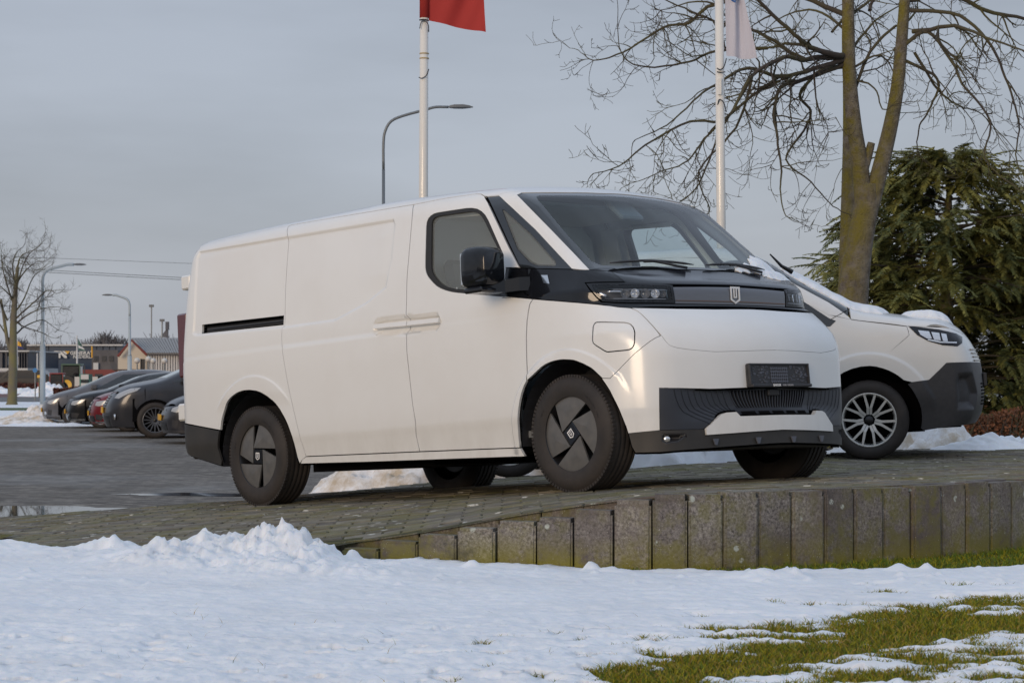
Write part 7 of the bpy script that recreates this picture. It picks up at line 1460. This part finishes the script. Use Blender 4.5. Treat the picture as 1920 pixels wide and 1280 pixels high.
for x in (214, 252): b_.box('porch_post', x, 694.5, x+3, 738, mat('dark_red_post', (.14, .02, .03), .5) if x == 214 else bpy.data.materials['dark_red_post'], .3, 1.4)
for x in (222, 229, 236, 244): b_.box('porch_panel', x, 697, x+5.5, 730, whitec, .2, 1.2)
for i, (x, y) in enumerate(((257, 676), (278, 673), (287, 676.5), (308, 676.5))):
    e_ = empty('globe_lamp', P(x, 742, 112)); tag(e_, ['leftmost globe lamp in front of the gabled building', 'second globe lamp from the left, slightly taller', 'third globe lamp from the left', 'rightmost globe lamp beside the large van tail'][i], 'lamp', 'globe lamps in front of the gabled building'); h = (742-y)*112/4030
    mb = MB(); mb.tube([(0, 0, 0), (0, 0, h-.1)], .045, 6); mb.build('pole', steel, e_); bm = bmesh.new(); bmesh.ops.create_icosphere(bm, subdivisions=2, radius=.155, matrix=Matrix.Translation((0, 0, h))); me = bpy.data.meshes.new('globe'); bm.to_mesh(me); bm.free(); me.materials.append(glob); me.polygons.foreach_set('use_smooth', [True]*len(me.polygons)); o = bpy.data.objects.new('globe', me); COL.objects.link(o); o.parent = e_
# masts
for i, (x, yt, w) in enumerate(((284, 575, .04), (304, 602, .05))):
    e_ = empty('floodlight_mast', P(x, 740, 125)); tag(e_, ['thin mast with small head left of the stepped chimney', 'taller mast directly beside the sign tower'][i], 'mast'); h = (740-yt)*125/4030; mb = MB(); mb.tube([(0, 0, 0), (0, 0, h)], w, 6); mb.build('pole', steel, e_); mb = MB(); mb.box(-.13, -.1, h-.02, .13, .1, h+.12); mb.build('lamp_head', headm, e_)
b_ = Far('sign_tower', 'narrow dark tower with angled board above the gabled roof', 'tower', 135); b_.box('tower_leg', 311.5, 605, 314.5, 745, greyb, .3); b_.box('tower_head', 310, 603, 316, 618, greyb, .3, .1)
mb = MB(); mb.add(*fp3([(301, 632), (311, 618), (312, 632)], 135, .2)); mb.build('board', greyb, b_.e)
# tractors: tall cab, bonnet, wheels, exhaust
def tractor(label, px, D, s_, col, flip=1):
    e_ = empty('tractor', P(px, 700+1.24*4030/D, D)); tag(e_, label, 'tractor'); e_.scale = (s_*flip, s_, s_)
    mb = MB(); mb.box(-.8, -.75, 1.1, .8, .75, 2.65, bev=.12); mb.build('cab_glass', M['glass_dark'], e_); mb = MB(); mb.box(-.9, -.85, 2.6, .9, .85, 2.78, bev=.06); mb.build('cab_roof', col, e_)
    for x in (-.82, .82): mb = MB(); mb.box(x-.05, -.8, 1.0, x+.05, -.7, 2.62); mb.build('cab_post', col, e_)
    mb = MB(); mb.box(.7, -.45, .8, 2.5, .45, 1.6, bev=.12); mb.build('bonnet', col, e_); mb = MB(); mb.tube([(1.2, -.5, 1.5), (1.2, -.5, 2.6)], .06, 6); mb.build('exhaust', M['plastic'], e_)
    for x, r_, w in ((-.3, .85, .5), (2.0, .55, .35)):
        for sg in (-1, 1):
            t = MB(); t.lathe([(r_*.55, -w/2), (r_, -w/2), (r_, w/2), (r_*.55, w/2)], 20, 'y', Matrix.Translation((x, sg*.9, r_))); t.build('tyre', M['tyre'], e_); t = MB(); t.lathe([(0, -w*.3), (r_*.56, -w*.45)], 16, 'y', Matrix.Translation((x, sg*.9, r_))); t.build('rim', M['yellow'] if col.name != 'tractor_red' else M['alloy'], e_)
    mb = MB(); mb.box(-1.2, -.6, .5, 2.2, .6, 1.1); mb.build('chassis', M['plastic'], e_); return e_
tg = mat('tractor_green', (.045, .085, .055), .45); trd = mat('tractor_red', (.22, .035, .04), .45)
tractor('dark green tractor with tall glass cab, parked in front of the blue building', 136, 130, .66, tg); tractor('smaller dull red tractor left of the green one', 108, 126, .46, trd, -1)
b_ = Far('front_loader_bucket', 'orange red implement on the ground in front of the two tractors', 'implement', 120); b_.box('blade', 101, 727, 126, 738, mat('orange_paint', (.36, .07, .02), .6), 1.); b_.box('marker_plate', 110, 725, 116, 729, M['yellow'], .1, .1)
mb = MB(); mb.tube([P(108, 722, 119.8), P(108, 737, 119.8)], .05, 5); mb.build('marker_post', whitec, b_.e)
b_ = Far('advertising_board', 'green and white advertising board right of the green tractor', 'sign', 118); b_.box('board', 149, 701, 168, 741, mat('board_green', (.02, .16, .14), .5), .8); b_.box('white_face', 151.5, 702, 166, 711, whitec, .1, .06); b_.box('dark_face', 151.5, 712, 166, 717, darkw, .1, .06); b_.box('white_face', 151.5, 718, 166, 728, whitec, .1, .06)
def far_car(label, px, D, col, L_=4.2, h=1.45, van_=False, cat='car', s_=1, zo=0):
    e_ = empty('parked_van' if van_ else 'parked_car', P(px, 700+1.24*4030/D, D)); tag(e_, label, cat)
    pr = [(-L_/2, .25), (L_/2, .25), (L_/2, .75), (L_*.36, .88), (L_*.18, h), (-L_*.36, h), (-L_*.48, .95), (-L_/2, .7)] if not van_ else [(-L_/2, .25), (L_/2, .25), (L_/2, .95), (L_*.38, 1.1), (L_*.28, h), (-L_*.5, h)]
    mb = MB(); mb.prism(pr, -.85, .85); mb.build('body', col, e_)
    w = [(L_*.32, .92), (L_*.17, h-.09), (-L_*.33, h-.09), (-L_*.43, .95)] if not van_ else [(L_*.34, 1.12), (L_*.26, h-.12), (L_*.02, h-.12), (L_*.02, 1.1)]
    mb = MB(); mb.prism(w, -.862, -.85); mb.build('side_window', M['glass_dark'], e_)
    for x in (-L_*.31, L_*.31): t = MB(); t.lathe([(0, -.1), (.2, -.1), (.32, -.1), (.32, .1), (0, .1)], 16, 'y', Matrix.Translation((x, -.78, .32))); t.build('wheel', M['tyre'], e_)
    return e_
far_car('white delivery van far off, in front of the low brick building', 187, 126, whitec, 2.6, 1.05, True, 'van'); far_car('grey car behind the low brown hedge at the far left', 38, 140, paints['grey_metallic'], 4.2, 1.4); far_car('dark car behind the hedge, right of the far left tree', 62, 138, paints['black_metallic'], 4.0, 1.45)
far_car('silver car behind the hedge at the left edge', -5, 142, whitec, 4.2, 1.4)
a = P(-60, 730, 138).x; b = P(100, 730, 138).x; leaf_hedge('beech_hedge', 'clipped dark brown hedge far left, in front of the parked cars', a, b, 136, -.27, .62, .8, 9000, mat('hedge_brown', (.10, .038, .028), .9), seed=7, size=.10, twigs=20, bare=.05)
a = P(118, 730, 112).x; b = P(176, 730, 112).x; leaf_hedge('beech_hedge', 'short brown hedge beside the orange implement', a, b, 110, -.27, .5, .8, 4000, bpy.data.materials['hedge_brown'], seed=8, size=.09, twigs=10, bare=.05)
# road signs and small poles
def sign(label, D, px, ys, yb, r_, m, shape='round', pm=None):
    e_ = empty('road_sign', P(px, yb, D)); tag(e_, label, 'sign'); h = (yb-ys)*D/4030; mb = MB(); mb.tube([(0, 0, 0), (0, 0, h)], .03, 6); mb.build('pole', pm or steel, e_)
    mb = MB()
    if shape == 'round': mb.lathe([(0, -.05), (r_, -.05), (r_, -.03), (0, -.03)], 20, 'y', Matrix.Translation((0, 0, h)))
    else: mb.box(-r_, -.05, h-r_*.8, r_, -.03, h+r_*.8)
    mb.build('sign_plate', m, e_); return e_
sign('round blue road sign left of the pale lamp post', 95, 66, 694, 752, .11*.95, mat('sign_blue', (.02, .17, .42), .5)); sign('small yellow sign on a brown post beside the lamp post', 92, 73.5, 705.5, 745, .075, M['yellow'], 'sq', M['bark'])
for i, (x, yt, yb, D, c_) in enumerate(((32, 640, 712, 140, whitec), (144.5, 629, 690, 140, whitec), (70, 662, 716, 140, whitec), (75, 660, 716, 142, steel))):
    e_ = empty('flagpole', P(x, 735, D)); tag(e_, ['white flagpole with yellow and blue flag at the far left', 'white flagpole with green and white flag in front of the lettering', 'bare white pole left of the blue building edge', 'bare grey pole close to the pale lamp post'][i], 'flagpole'); h = (735-yt)*D/4030; mb = MB(); mb.tube([(0, 0, 0), (0, 0, h)], [.08, .05], 6); mb.build('pole', c_, e_)
def fflag(nm, label, m, D, q): o = flag(nm, m, D, q, None, 8, 6, .05); tag(o, label, 'flag')
fflag('flag', 'yellow part of the far left flag', M['yellow'], 139.9, [(33, 639), (38, 642), (41, 650), (33, 648)]); fflag('flag', 'dark blue part of the far left flag', mat('flag_blue', (.04, .05, .16), .8), 139.9, [(33, 648), (41, 650), (45, 655), (34, 652)])
fflag('flag', 'green and white flag on the pole before the blue building', mat('flag_green', (.05, .12, .10), .8), 139.9, [(146, 634), (152, 645), (161, 658), (147, 656)]); fflag('flag', 'white stripe of the green and white flag', whitec, 139.8, [(147, 647), (154, 650), (160, 656), (147, 652)]); 
fflag('banner', 'tall yellow banner between lettering and grey block', M['yellow'], 139.9, [(171, 648), (174, 650), (174, 670), (171, 671)])
# surfaces beyond the car park
def strip(name, D0, D1, x0, x1, m, z=.02): a = [(P(x0, 0, D0).x, D0), (P(x1, 0, D0).x, D0), (P(x1, 0, D1).x, D1), (P(x0, 0, D1).x, D1)]; return sheet(name, a, PARK+z, m)
asph = mat('asphalt', (.085, .085, .088), .85); strip('road', 53, 62, -200, 500, asph, .022); strip('verge_snow', 61, 70.5, -200, 480, snowy, .03); strip('verge_grass', 70.5, 76, -200, 70, mat('verge_grass', (.07, .10, .03), .9), .034); strip('verge_snow', 75.5, 92, -200, 480, snowy, .038); strip('road', 91, 108, -300, 700, mat('road_grey', (.15, .15, .15), .85), .045); strip('brick_path', 108, 127, -300, 700, mat('brick_path', (.16, .085, .080), .85), .05); strip('verge_snow', 127, 146, -300, 400, snowy, .055); strip('forecourt', 139, 175, -300, 900, asph, .06)
mound('snow_pile', P(35, 0, 54).x, 54, 1.3, 1.2, .16, M['dirty'], 22); mound('snow_pile', P(66, 0, 53).x, 53, .9, .9, .38, M['dirty'], 24); mound('snow_pile', P(10, 0, 55).x, 55, 1.0, 1., .14, M['snow'], 25); mound('snow_pile', P(95, 0, 51.5).x, 51, 1.2, .5, .10, M['snow'], 27)
mound('snow_pile', P(92, 0, 112).x, 112, 1.6, 2, .62, M['snow'], 26); mound('snow_pile', P(50, 0, 128).x, 128, 3.0, 2, .30, M['snow'], 28); mound('snow_pile', P(10, 0, 130).x, 129, 3.0, 2, .35, M['snow'], 29)
# distant tree masses
def far_wood(label, pxs, D, m, n=260):
    e_ = MB(); r_ = random.Random(hash(label) % 97)
    for k in range(n):
        i = r_.uniform(0, len(pxs)-1); j = int(i); x = pxs[j][0]+(pxs[min(j+1, len(pxs)-1)][0]-pxs[j][0])*(i-j); yt = pxs[j][1]+(pxs[min(j+1, len(pxs)-1)][1]-pxs[j][1])*(i-j); a = P(x, 735, D+r_.uniform(-6, 6)); b = P(x+r_.uniform(-6, 6), yt+abs(r_.gauss(0, 5)), D); m1 = a.lerp(b, .45); e_.tube([a, m1, b], [.14, .09, .03], 3, cap=False)
        for q in range(7):
            s_ = a.lerp(b, r_.uniform(.35, .95)); e_.tube([s_, s_+Vector((r_.uniform(-.8, .8), 0, r_.uniform(.3, 1.3)))], [.05, .02], 3, cap=False)
    o = e_.build('far_trees', m, None); o['kind'] = 'stuff'; return o
fw = mat('distant_wood', (.13, .125, .13), .9)
far_wood('a', [(-30, 655), (0, 650), (25, 646), (45, 640), (60, 655)], 230, fw, 200); far_wood('b', [(150, 645), (172, 644), (185, 634), (198, 628), (212, 640), (224, 634), (236, 645)], 230, fw, 260); far_wood('c', [(268, 640), (290, 634), (310, 638), (340, 640)], 230, fw, 90); far_wood('d', [(60, 648), (110, 650), (150, 648)], 240, fw, 120)
a = P(1900, 700, 190)
far_wood('e', [(1440, 668), (1560, 664), (1700, 668), (1840, 672), (1960, 668)], 200, fw, 420)
bb = Far('farm_building', 'pale low building glimpsed behind the evergreens at the right edge', 'building', 170); bb.box('wall', 1835, 688, 1960, 712, whitec, 8); bb.box('roof', 1832, 678, 1964, 688, roofm, 8.4, .2)
# overhead lines
for i, (ya, yb) in enumerate(((484, 493), (507, 520), (511, 524))):
    mb = MB(); pts = [P(-1500+ (3000)*t/24, ya+(yb-ya)*((-1500+3000*t/24-100)/235.) - 0, 300) for t in range(25)]
    pts = [P(x, ya+(yb-ya)*(x-100)/235., 300) for x in np.linspace(-300, 900, 25)]; mb.tube(pts, .045 if i else .03, 3); o = mb.build('overhead_line', mat('cable', (.12, .13, .14), .6) if i == 0 else bpy.data.materials['cable'], None); tag(o, ['highest and faintest of the three overhead lines at the left', 'middle overhead line crossing the sky at the left', 'lowest overhead line crossing the sky at the left'][i], 'cable')

# added out of view, for paint and glass to mirror: bare tree belt, yellowish hall
wb_ = MB(); r_ = random.Random(77)
for k in range(520):
    a = math.pi*(1.02+.96*k/520)+r_.uniform(-.02, .02); D_ = r_.uniform(44, 56); x, y = D_*math.cos(a), D_*math.sin(a); h = r_.uniform(3.2, 5.2); p0 = Vector((x, y, -.3)); p1 = p0+Vector((r_.uniform(-.5, .5), r_.uniform(-.5, .5), h)); wb_.tube([p0, p0.lerp(p1, .5), p1], [.22, .16, .05], 4, cap=False)
    for q in range(6): s_ = p0.lerp(p1, r_.uniform(.2, .9)); wb_.tube([s_, s_+Vector((r_.uniform(-1.2, 1.2), r_.uniform(-1.2, 1.2), r_.uniform(.2, 1.1)))], [.12, .04], 3, cap=False)
o = wb_.build('far_trees', M['twig']); o['kind'] = 'stuff'  # unseen tree belt, added to darken low reflections on the van
hl_ = empty('hall', (-21, -30, 0)); hl_.rotation_euler = (0, 0, -.62); tag(hl_, 'low hall with ribbed yellowish cladding, unseen, added behind the camera for its reflections', 'building')
mb = MB(); mb.box(-13, -3, -.3, 13, 3, 2.9); mb.build('wall', mat('ochre_cladding', (.42, .36, .17), .6), hl_)
for i in range(27): mb = MB(); mb.box(-13+i, 3, -.2, -12.6+i, 3.06, 2.9); mb.build('cladding_rib', bpy.data.materials['ochre_cladding'], hl_)
for i in range(4): mb = MB(); mb.box(-11+6*i, 3.02, .3, -8.2+6*i, 3.10, 1.9); mb.build('window', M['glass_dark'], hl_)
